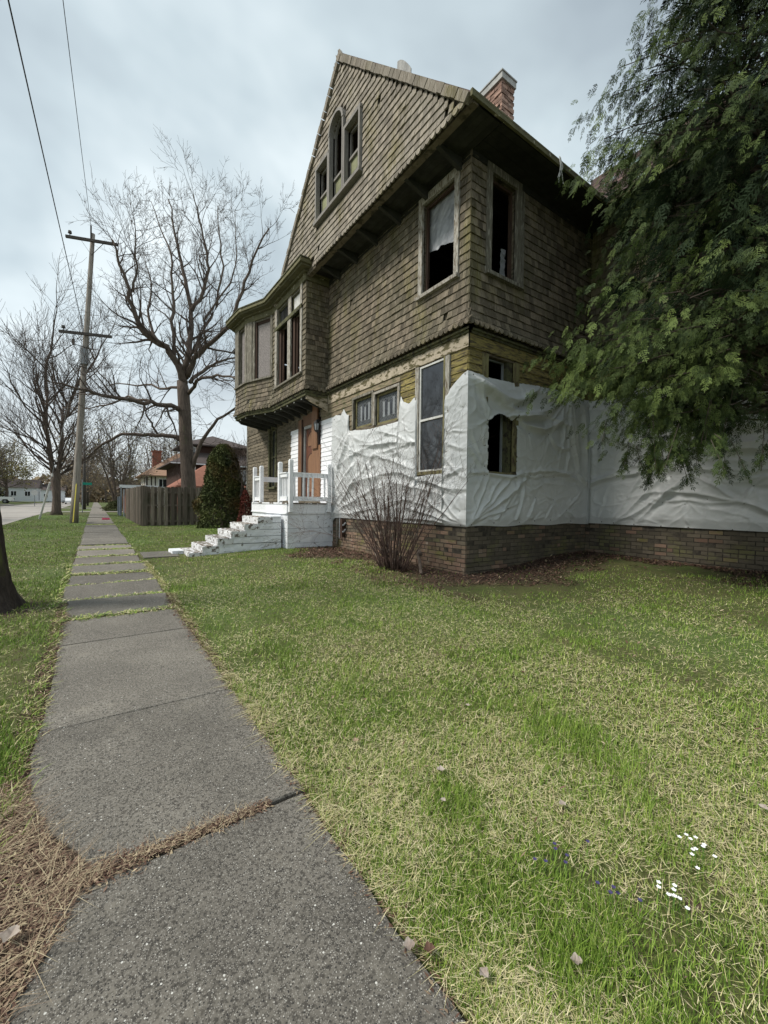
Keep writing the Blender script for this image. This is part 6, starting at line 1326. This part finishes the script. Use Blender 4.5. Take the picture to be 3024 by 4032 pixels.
# one long trailing stem towards the stoop
pts = jitter_line([bb + V(-.1, .2, .25), bb + V(-.15, 1.2, .42), bb + V(-.2, 2.4, .50), bb + V(-.35, 3.25, .45)], .02); st.tube(pts, [.007 - .0004 * i for i in range(len(pts))], 5)
for k in range(9): q_ = MB(); grow(q_, pts[-1 - k % 5], V(random.gauss(-.25, .2), .6, random.gauss(.1, .35)), .55, .0035, 2, .0, .2, (2, 3), .0018, 4); n0 = len(mb.v); mb.v += q_.v; mb.f += [tuple(i + n0 for i in f_) for f_ in q_.f]; mb.t += [.6] * len(q_.f)
st.build('stems', MT['bush_twig'], BU, smooth=True); mb.build('twigs', MT['bush_twig'], BU)
mb = MB(); mb.tube([bb + V(.30, -.28, .30), bb + V(.25, -.40, .16), bb + V(.12, -.60, .0)], [.022, .03, .025], 7); mb.tube([bb + V(.34, -.26, .33), bb + V(.30, -.36, .28)], .034, 7); tag(mb.build('stump_branch', MT['bark']), 'grey broken branch end leaning at the foot of the leafless bush', 'branch')
mb = MB(); mb.tube([bb + V(-.05, .32, .33), bb + V(.02, .12, .30), bb + V(0, -.1, .31)], [.03, .035, .03], 7); tag(mb.build('log', MT['bark']), 'short grey log caught among the stems of the leafless bush', 'log')

# ------------------------------------------------------------------ big cedar at the right
random.seed(51); cb = V(7.35, 1.35, gz(7.35, 1.35)); CD = thing('cedar_tree', 'large drooping cedar filling the upper right beside the house', 'tree', tuple(cb))
mb = MB(); mb.tube([cb - V(0, 0, .2), cb + V(0, 0, 2), cb + V(.05, 0, 6), cb + V(0, 0, 11)], [.24, .18, .13, .03], 10); mb.build('trunk', MT['bark'], CD, smooth=True)
# one frond: a flat fan of scale-leaf sprigs
fr_v = []; fr_f = []
def leaflet(o, d, s, L_, w_):
    o, d, s = np.array(o, float), np.array(d, float), np.array(s, float); i = len(fr_v); fr_v.extend([o, o + d * L_ * .5 + s * w_, o + d * L_, o + d * L_ * .5 - s * w_]); fr_f.append([i, i + 1, i + 2, i + 3])
for i in range(6):
    t_ = i / 6; x = t_; leaflet((x, 0, -.06 * x * x), (1, 0, -.1), (0, 1, 0), .26, .02)
    for sg in (1, -1):
        ll = .50 * (1 - t_ * .75) * (.75 + .25 * math.sin(i * 2)); d = np.array([.72, sg * .69, -.12]); s_ = np.array([-.69 * sg, .72, 0]); o = np.array([x, 0, -.06 * x * x])
        leaflet(o, d, s_, ll, .027)
        if ll > .22:
            for q_ in (.35, .65): leaflet(o + d * ll * q_, np.array([.95, sg * .2, -.15]), np.array([-.2 * sg, .97, 0]), ll * .5, .024)
fr_v = np.array(fr_v); fr_f = np.array(fr_f)
def crad(z): return float(np.interp(z, [1.7, 2.2, 2.8, 3.4, 4.2, 4.9, 5.6, 6.4, 7.5, 9, 11.2], [1.5, 2.1, 2.6, 3.0, 2.65, 2.55, 2.65, 2.75, 2.5, 1.9, .4]))
pos, dirs, scl, tn = [], [], [], []; br = MB(); nbr = 500
for k in range(nbr):
    z = 1.9 + 9.0 * random.random() ** 1.25; a = random.uniform(0, 6.283)
    z += .55
    if z < 3.4: a = R(145) + random.gauss(0, .45)
    elif random.random() < .45: a = R(150) + random.gauss(0, .9)
    Rr = crad(z) * random.uniform(.62, 1.06) * (1 - .28 * max(0, math.cos(a - R(235))) ** 2) * (1 + .10 * math.sin(a * 3 + z * 2)); el = random.uniform(.05, .45)
    pts = []; nseg = 9
    for i in range(nseg + 1):
        f = i / nseg; pts.append(cb + V(math.cos(a) * Rr * f, math.sin(a) * Rr * f, z - cb.z + math.sin(el) * Rr * f - (.30 + .14 * Rr) * f ** 2.2) + V(random.gauss(0, .03), random.gauss(0, .03), random.gauss(0, .03)))
    if any(p.x > 8.38 for p in pts): pts = [V(min(p.x, 8.38), p.y, p.z) for p in pts]
    br.tube(pts[:-2], [.016 * (1 - .95 * i / nseg) + .002 for i in range(nseg - 1)], 4, cap=False)
    yg = random.random()
    m_ = 34 if z < 5.6 else 44
    for _ in range(m_):
        f = random.uniform(.28, 1) ** .8; i = min(int(f * nseg), nseg - 1); p = pts[i].lerp(pts[i + 1], f * nseg - i); side = random.choice((-1, 1)); sp = random.uniform(0, .42) * (1.1 - f * .6)
        tang = (pts[i + 1] - pts[i]).normalized(); lat = V(-math.sin(a), math.cos(a), 0) * side; q_ = p + lat * sp + V(0, 0, -sp * .55 - random.random() * .16)
        if q_.z < (1.95 + .35 * math.sin(q_.x * 5 + q_.y * 7) if abs(a - R(145)) < .42 else 3.15): continue
        if q_.x > 8.4 or (q_.x > 4.2 and q_.y > 4.1): continue
        d = (tang * .7 + lat * .7 + V(0, 0, -.85 - random.random() * .6) + V(random.gauss(0, .25), random.gauss(0, .25), 0)).normalized()
        pos.append(q_); dirs.append(d); scl.append(random.uniform(.12, .235)); tn.append(min(1, max(0, .15 + .45 * (f > .75) * random.random() + .35 * yg * f + (.10 if z < 4.5 else -.05) + random.gauss(0, .1))))
for k in range(46):                                                  # long hanging tails under the crown
    a = R(145) + random.gauss(0, .25); rr_ = random.uniform(1.0, 2.2); z = random.uniform(2.0, 2.7); p = cb + V(math.cos(a) * rr_, math.sin(a) * rr_, z - cb.z)
    if p.x > 8.3: continue
    ln_ = random.uniform(.3, .8); p2 = p + V(random.gauss(0, .08), random.gauss(0, .08), -ln_)
    if p2.z < 1.65: p2.z = 1.65 + random.random() * .4
    br.tube([p, p2], .004, 3, cap=False)
    for i in range(13): f = random.random(); pos.append(p.lerp(p2, f)); dirs.append(V(random.gauss(0, .5), random.gauss(0, .5), -1).normalized()); scl.append(random.uniform(.10, .2)); tn.append(random.uniform(.1, .8))
for k in range(4200):                                               # inner, denser sprays
    z = random.uniform(3.3, 10); a = random.uniform(0, 6.283); q_ = cb + V(math.cos(a), math.sin(a), 0) * crad(z) * random.uniform(.15, .80) + V(0, 0, z - cb.z)
    if q_.x > 8.3 or (q_.y > 4.0) or (z > 6.6 and random.random() < .5): continue
    pos.append(q_); dirs.append(V(math.cos(a) * .6 + random.gauss(0, .4), math.sin(a) * .6 + random.gauss(0, .4), -.8).normalized()); scl.append(random.uniform(.26, .42)); tn.append(random.uniform(0, .22))
br.build('branches', MT['twig'], CD)
P = np.array([tuple(p) for p in pos]); D_ = np.array([tuple(p) for p in dirs]); n = len(P); S_ = np.array(scl)
rv = rng.normal(0, 1, (n, 3)) ; Yx = np.cross(D_, rv); Yx /= np.linalg.norm(Yx, axis=1)[:, None]; Zx = np.cross(D_, Yx)
vv = P[:, None, :] + S_[:, None, None] * (fr_v[None, :, 0:1] * D_[:, None, :] + fr_v[None, :, 1:2] * Yx[:, None, :] + fr_v[None, :, 2:3] * Zx[:, None, :])
ff = (fr_f[None] + (np.arange(n) * len(fr_v))[:, None, None]).reshape(-1, 4)
MT['cedar'] = mat('cedar_frond', (.014, .030, .014), c1b=(.095, .128, .034), tint=.35, bump=0, rough=.7, spec=.15)
np_mesh('crown', vv.reshape(-1, 3), ff, MT['cedar'], CD, tint=np.repeat(np.array(tn), len(fr_f)))
print("FR", n, len(ff))

# ------------------------------------------------------------------ neighbouring houses
MT['dbrick'] = mat('dark_brown_siding', (.065, .035, .028), c2=(.045, .027, .022), sc1=(2, 2, 9), tint=.3, bump=.2); MT['droof'] = mat('dark_brown_roof', (.095, .075, .07), c2=(.07, .056, .052), sc1=(3, 3, 12), tint=.3, bump=.2)
MT['rroof'] = mat('faded_red_roof', (.29, .125, .085), c2=(.22, .10, .07), sc1=(2, 2, 2), tint=.1, bump=.2); MT['troof'] = mat('tan_shingle_roof', (.36, .22, .15), c2=(.28, .175, .12), sc1=(3, 3, 12), tint=.1, bump=.2)
MT['stucco'] = mat('cream_stucco', (.72, .69, .64), c2=(.64, .61, .56), tint=0, bump=.1); MT['timber'] = mat('dark_timber', (.05, .035, .03), tint=0, bump=0); MT['rbrick'] = mat('red_brick', (.27, .10, .065), c2=(.20, .08, .055), sc1=(8, 8, 14), tint=.2, bump=.3); MT['sidingw'] = mat('pale_siding', (.66, .68, .70), c2=(.56, .58, .60), sc1=(1, 1, 8), tint=.1, bump=0)
def hip(o, x0, x1, y0, y1, z0, z1, mt, ov=.6, ridge='x', th=.12, r=None):
    x0, x1, y0, y1 = x0 - ov, x1 + ov, y0 - ov, y1 + ov; r = r if r is not None else min(x1 - x0, y1 - y0) / 2
    a, b_ = ((x0 + r, (y0 + y1) / 2), (x1 - r, (y0 + y1) / 2)) if ridge == 'x' else (((x0 + x1) / 2, y0 + r), ((x0 + x1) / 2, y1 - r))
    mb = MB(); c = [(x0, y0), (x1, y0), (x1, y1), (x0, y1)]; vs = [(*p, z0) for p in c] + [(*p, z0 + th) for p in c] + [(*a, z1), (*b_, z1)]
    fs = [(0, 3, 2, 1), (0, 1, 5, 4), (1, 2, 6, 5), (2, 3, 7, 6), (3, 0, 4, 7)]
    fs += [(4, 5, 9, 8), (5, 6, 9), (6, 7, 8, 9), (7, 4, 8)] if ridge == 'x' else [(4, 5, 8), (5, 6, 9, 8), (6, 7, 9), (7, 4, 8, 9)]
    mb.add(vs, fs, .5); return mb.build('roof', mt, o)
def win(o, P, u0, u1, z0, z1, fw=.09, mull=1):
    mb = MB(); mb.pbox(P, u0, u0 + fw, z0, z1, .0, .06); mb.pbox(P, u1 - fw, u1, z0, z1, 0, .06); mb.pbox(P, u0 + fw, u1 - fw, z0, z0 + fw, 0, .06); mb.pbox(P, u0 + fw, u1 - fw, z1 - fw, z1, 0, .06)
    for i in range(mull): u = u0 + (u1 - u0) * (i + 1) / (mull + 1); mb.pbox(P, u - .03, u + .03, z0 + fw, z1 - fw, 0, .05)
    f = mb.build('window', MT['white_wood'], o); g = MB(); g.pbox(P, u0 + fw, u1 - fw, z0 + fw, z1 - fw, .0, .02); g.build('pane', MT['glass'], f)
DH = thing('neighbour_house', 'dark brown two storey house with big dark roof behind the fence', 'house', (6.8, 44.7, .2))
mb = MB(); mb.box(6.8, 17, 44.7, 54, 0, 5.0); mb.build('wall', MT['dbrick'], DH)
hip(DH, 6.8, 17, 44.7, 54, 4.95, 8.0, MT['droof'], .95)
PD = Plane((6.8, 44.7, 0), (1, 0, 0), (0, -1, 0))
for u in (.35, 1.0, 2.05): win(DH, PD, u, u + .42, 2.95, 4.75, .10, 0)
win(DH, PD, 5.4, 6.4, 3.2, 4.7); win(DH, PD, 8.3, 9.4, 3.2, 4.7)
mb = MB(); mb.box(7.9, 13.6, 46.2, 52, 5.2, 7.0); mb.build('upper_wall', MT['dbrick'], DH); PD2 = Plane((7.9, 46.2, 0), (1, 0, 0), (0, -1, 0)); win(DH, PD2, .1, .6, 6.0, 6.9, .08, 0)
hip(DH, 7.9, 13.6, 46.2, 52, 7.0, 8.6, MT['droof'], .8)
mb = MB(); mb.box(5.85, 18, 43.70, 43.76, 4.90, 5.02); mb.build('gutter', MT['sidingw'], DH)
RH = thing('low_building', 'low building with faded red hipped roof just over the fence', 'building', (6.3, 37.5, .2)); mb = MB(); mb.box(6.0, 10.2, 37.2, 42.5, 0, 2.5); mb.build('wall', MT['rbrick'], RH); hip(RH, 6.0, 10.2, 37.2, 42.5, 2.45, 4.6, MT['rroof'], .7)
TH = thing('tudor_house', 'cream half-timbered house with tan hipped roof and brick chimney', 'house', (6.1, 68.8, .3))
mb = MB(); mb.box(6.1, 16, 68.8, 78, 0, 4.9); mb.build('wall', MT['stucco'], TH); hip(TH, 6.1, 16, 68.8, 78, 4.9, 8.9, MT['troof'], .9); PT = Plane((6.1, 68.8, 0), (1, 0, 0), (0, -1, 0)); PT2 = Plane((6.1, 68.8, 0), (0, 1, 0), (-1, 0, 0))
for P, uu in ((PT, (0, .55, 1.05, 3.25, 5.2, 6.5)), (PT2, (0, .9, 2.0, 3.2))):
    for u in uu: mb = MB(); mb.pbox(P, u, u + .14, 1.5, 4.85, 0, .05); mb.build('timber', MT['timber'], TH)
mb = MB(); mb.pbox(PT, .14, 9.9, 3.0, 3.14, 0, .04); mb.build('timber', MT['timber'], TH); mb = MB(); mb.pbox(PT2, .14, 9, 3.0, 3.14, 0, .04); mb.build('timber', MT['timber'], TH); win(TH, PT, 1.5, 3.2, 3.3, 4.6, .1, 2); win(TH, PT2, .25, .85, 3.3, 4.5)
mb = MB(); mb.box(7.1, 8.25, 71, 72, 5.5, 8.7); mb.build('chimney', MT['rbrick'], TH); mb = MB(); mb.box(7.0, 8.35, 70.9, 72.1, 8.7, 8.9); mb.build('chimney_cap', MT['rbrick'], TH)
GA = thing('brick_garage', 'flat roofed red brick garage with white fascia past the gate', 'garage', (2.1, 39.6, .25)); mb = MB(); mb.box(2.1, 4.0, 39.6, 45, 0, 2.3); mb.build('wall', MT['rbrick'], GA); mb = MB(); mb.box(1.6, 4.3, 39.0, 45.2, 2.3, 2.5); mb.build('roof', MT['droof'], GA); mb = MB(); mb.box(1.58, 4.3, 38.9, 38.98, 2.32, 2.56); mb.build('fascia', MT['white_wood'], GA)
def whouse(x, y, w_, d_, h, label, rz=0):
    z = gz(x, y); T = thing('white_house', label, 'house', (x, y, z), 'white houses across the road'); mb = MB(); mb.box(x, x + w_, y, y + d_, z - .2, z + h); mb.build('wall', MT['sidingw'], T)
    mb = MB(); mb.hexa([(x - .4, y - .4, z + h), (x + w_ + .4, y - .4, z + h), (x + w_ + .4, y + d_ + .4, z + h), (x - .4, y + d_ + .4, z + h), (x - .4, y + d_ / 2 - .05, z + h + 2.0), (x + w_ + .4, y + d_ / 2 - .05, z + h + 2.0), (x + w_ + .4, y + d_ / 2 + .05, z + h + 2.0), (x - .4, y + d_ / 2 + .05, z + h + 2.0)]); mb.build('roof', MT['droof'], T)
    P = Plane((x, y, z), (1, 0, 0), (0, -1, 0))
    for i in range(3): win(T, P, w_ * (.12 + .3 * i), w_ * (.12 + .3 * i) + 1.1, 1.0, 2.2)
    P = Plane((x + w_, y, z), (0, 1, 0), (1, 0, 0)); win(T, P, 1.5, 2.6, 1.0, 2.2); mb = MB(); mb.pbox(P, 3.6, 4.5, .1, 2.2, 0, .05); mb.build('door', MT['grey_metal'], T)
whouse(-31, 98, 10, 8, 2.9, 'white one storey house at the far left across the road'); whouse(-19, 125, 8, 8, 3.0, 'white house behind the pickup'); whouse(-17, 168, 9, 8, 3.4, 'small white house at the far end of the road')
PK = thing('picket_fence', 'white picket fence in front of the white house far left', 'fence', (-27, 92, gz(-27, 92)))
for i in range(40): x = -29 + i * .22; z = gz(x, 92); mb = MB(); mb.box(x, x + .12, 92, 92.03, z, z + 1.1); mb.build('picket', MT['white_wood'], PK)
mb = MB(); mb.box(-29, -20.2, 92.04, 92.08, gz(-25, 92) + .7, gz(-25, 92) + .8); mb.build('rail', MT['white_wood'], PK)
# pickup, side on
px_, py_ = -14.4, 96.0; pz = gz(px_, py_); TK = thing('pickup_truck', 'white pickup truck parked side on across the road', 'truck', (px_, py_, pz))
MT['car_white'] = mat('white_car_paint', (.78, .79, .80), tint=0, bump=0, rough=.25, spec=.6); MT['tyre'] = mat('tyre_rubber', (.02, .02, .02), tint=0, bump=0)
prof = [(-2.7, .45), (-2.75, .95), (-2.6, 1.05), (-1.35, 1.12), (-.75, 1.72), (.55, 1.74), (.75, 1.15), (2.7, 1.13), (2.75, .5), (2.3, .42), (2.1, .72), (1.5, .72), (1.3, .42), (-1.2, .40), (-1.4, .70), (-2.0, .70), (-2.2, .42)]
k = len(prof); mb = MB(); mb.add([(px_ + a, py_ - .9, pz + b_) for a, b_ in prof] + [(px_ + a, py_ + .9, pz + b_) for a, b_ in prof], [tuple(range(k)), tuple(range(2 * k - 1, k - 1, -1))] + [(i, (i + 1) % k, (i + 1) % k + k, i + k) for i in range(k)]); mb.build('body', MT['car_white'], TK)
mb = MB(); mb.add([(px_ + a, py_ - .905, pz + b_) for a, b_ in ((-1.15, 1.15), (-.68, 1.62), (.42, 1.64), (.55, 1.18))], [(0, 1, 2, 3)]); mb.build('side_window', MT['glass'], TK)
for a in (-1.7, 1.8):
    for b_ in (-.92, .72): mb = MB(); mb.tube([(px_ + a, py_ + b_, pz + .36), (px_ + a, py_ + b_ + .2, pz + .36)], .36, 14); t_ = mb.build('wheel', MT['tyre'], TK); mb = MB(); mb.tube([(px_ + a, py_ + b_ - .01, pz + .36), (px_ + a, py_ + b_ + .01, pz + .36)], .2, 10); mb.build('rim', MT['grey_metal'], t_)
def car(x, y, mt, label):
    z = gz(x, y); T = thing('parked_car', label, 'car', (x, y, z), 'cars far down the street'); prof = [(-2.2, .35), (-2.2, .8), (-1.4, .92), (-.8, 1.4), (.7, 1.42), (1.4, .95), (2.2, .85), (2.25, .35)]; k = len(prof); mb = MB()
    mb.add([(x - .85, y + a, z + b_) for a, b_ in prof] + [(x + .85, y + a, z + b_) for a, b_ in prof], [tuple(range(k)), tuple(range(2 * k - 1, k - 1, -1))] + [(i, (i + 1) % k, (i + 1) % k + k, i + k) for i in range(k)]); mb.build('body', mt, T)
    mb = MB(); mb.add([(x - .7, y - 1.32, z + .98), (x + .7, y - 1.32, z + .98), (x + .6, y - .84, z + 1.36), (x - .6, y - .84, z + 1.36)], [(0, 1, 2, 3)]); mb.build('windscreen', MT['glass'], T)
    for a in (-1.4, 1.4):
        for b_ in (-.87, .7): mb = MB(); mb.tube([(x + b_, y + a, z + .32), (x + b_ + .18, y + a, z + .32)], .32, 10); mb.build('wheel', MT['tyre'], T)
car(-4.6, 118, MT['car_white'], 'white car parked far down the road by the near kerb'); car(-6.2, 140, MT['grey_metal'], 'grey car far down the road behind the white one'); car(-24, 112, MT['black_metal'], 'dark car beside the far left white house')
print('objects', len(bpy.data.objects), 'polys', sum(len(o.data.polygons) for o in bpy.data.objects if o.type == 'MESH'))
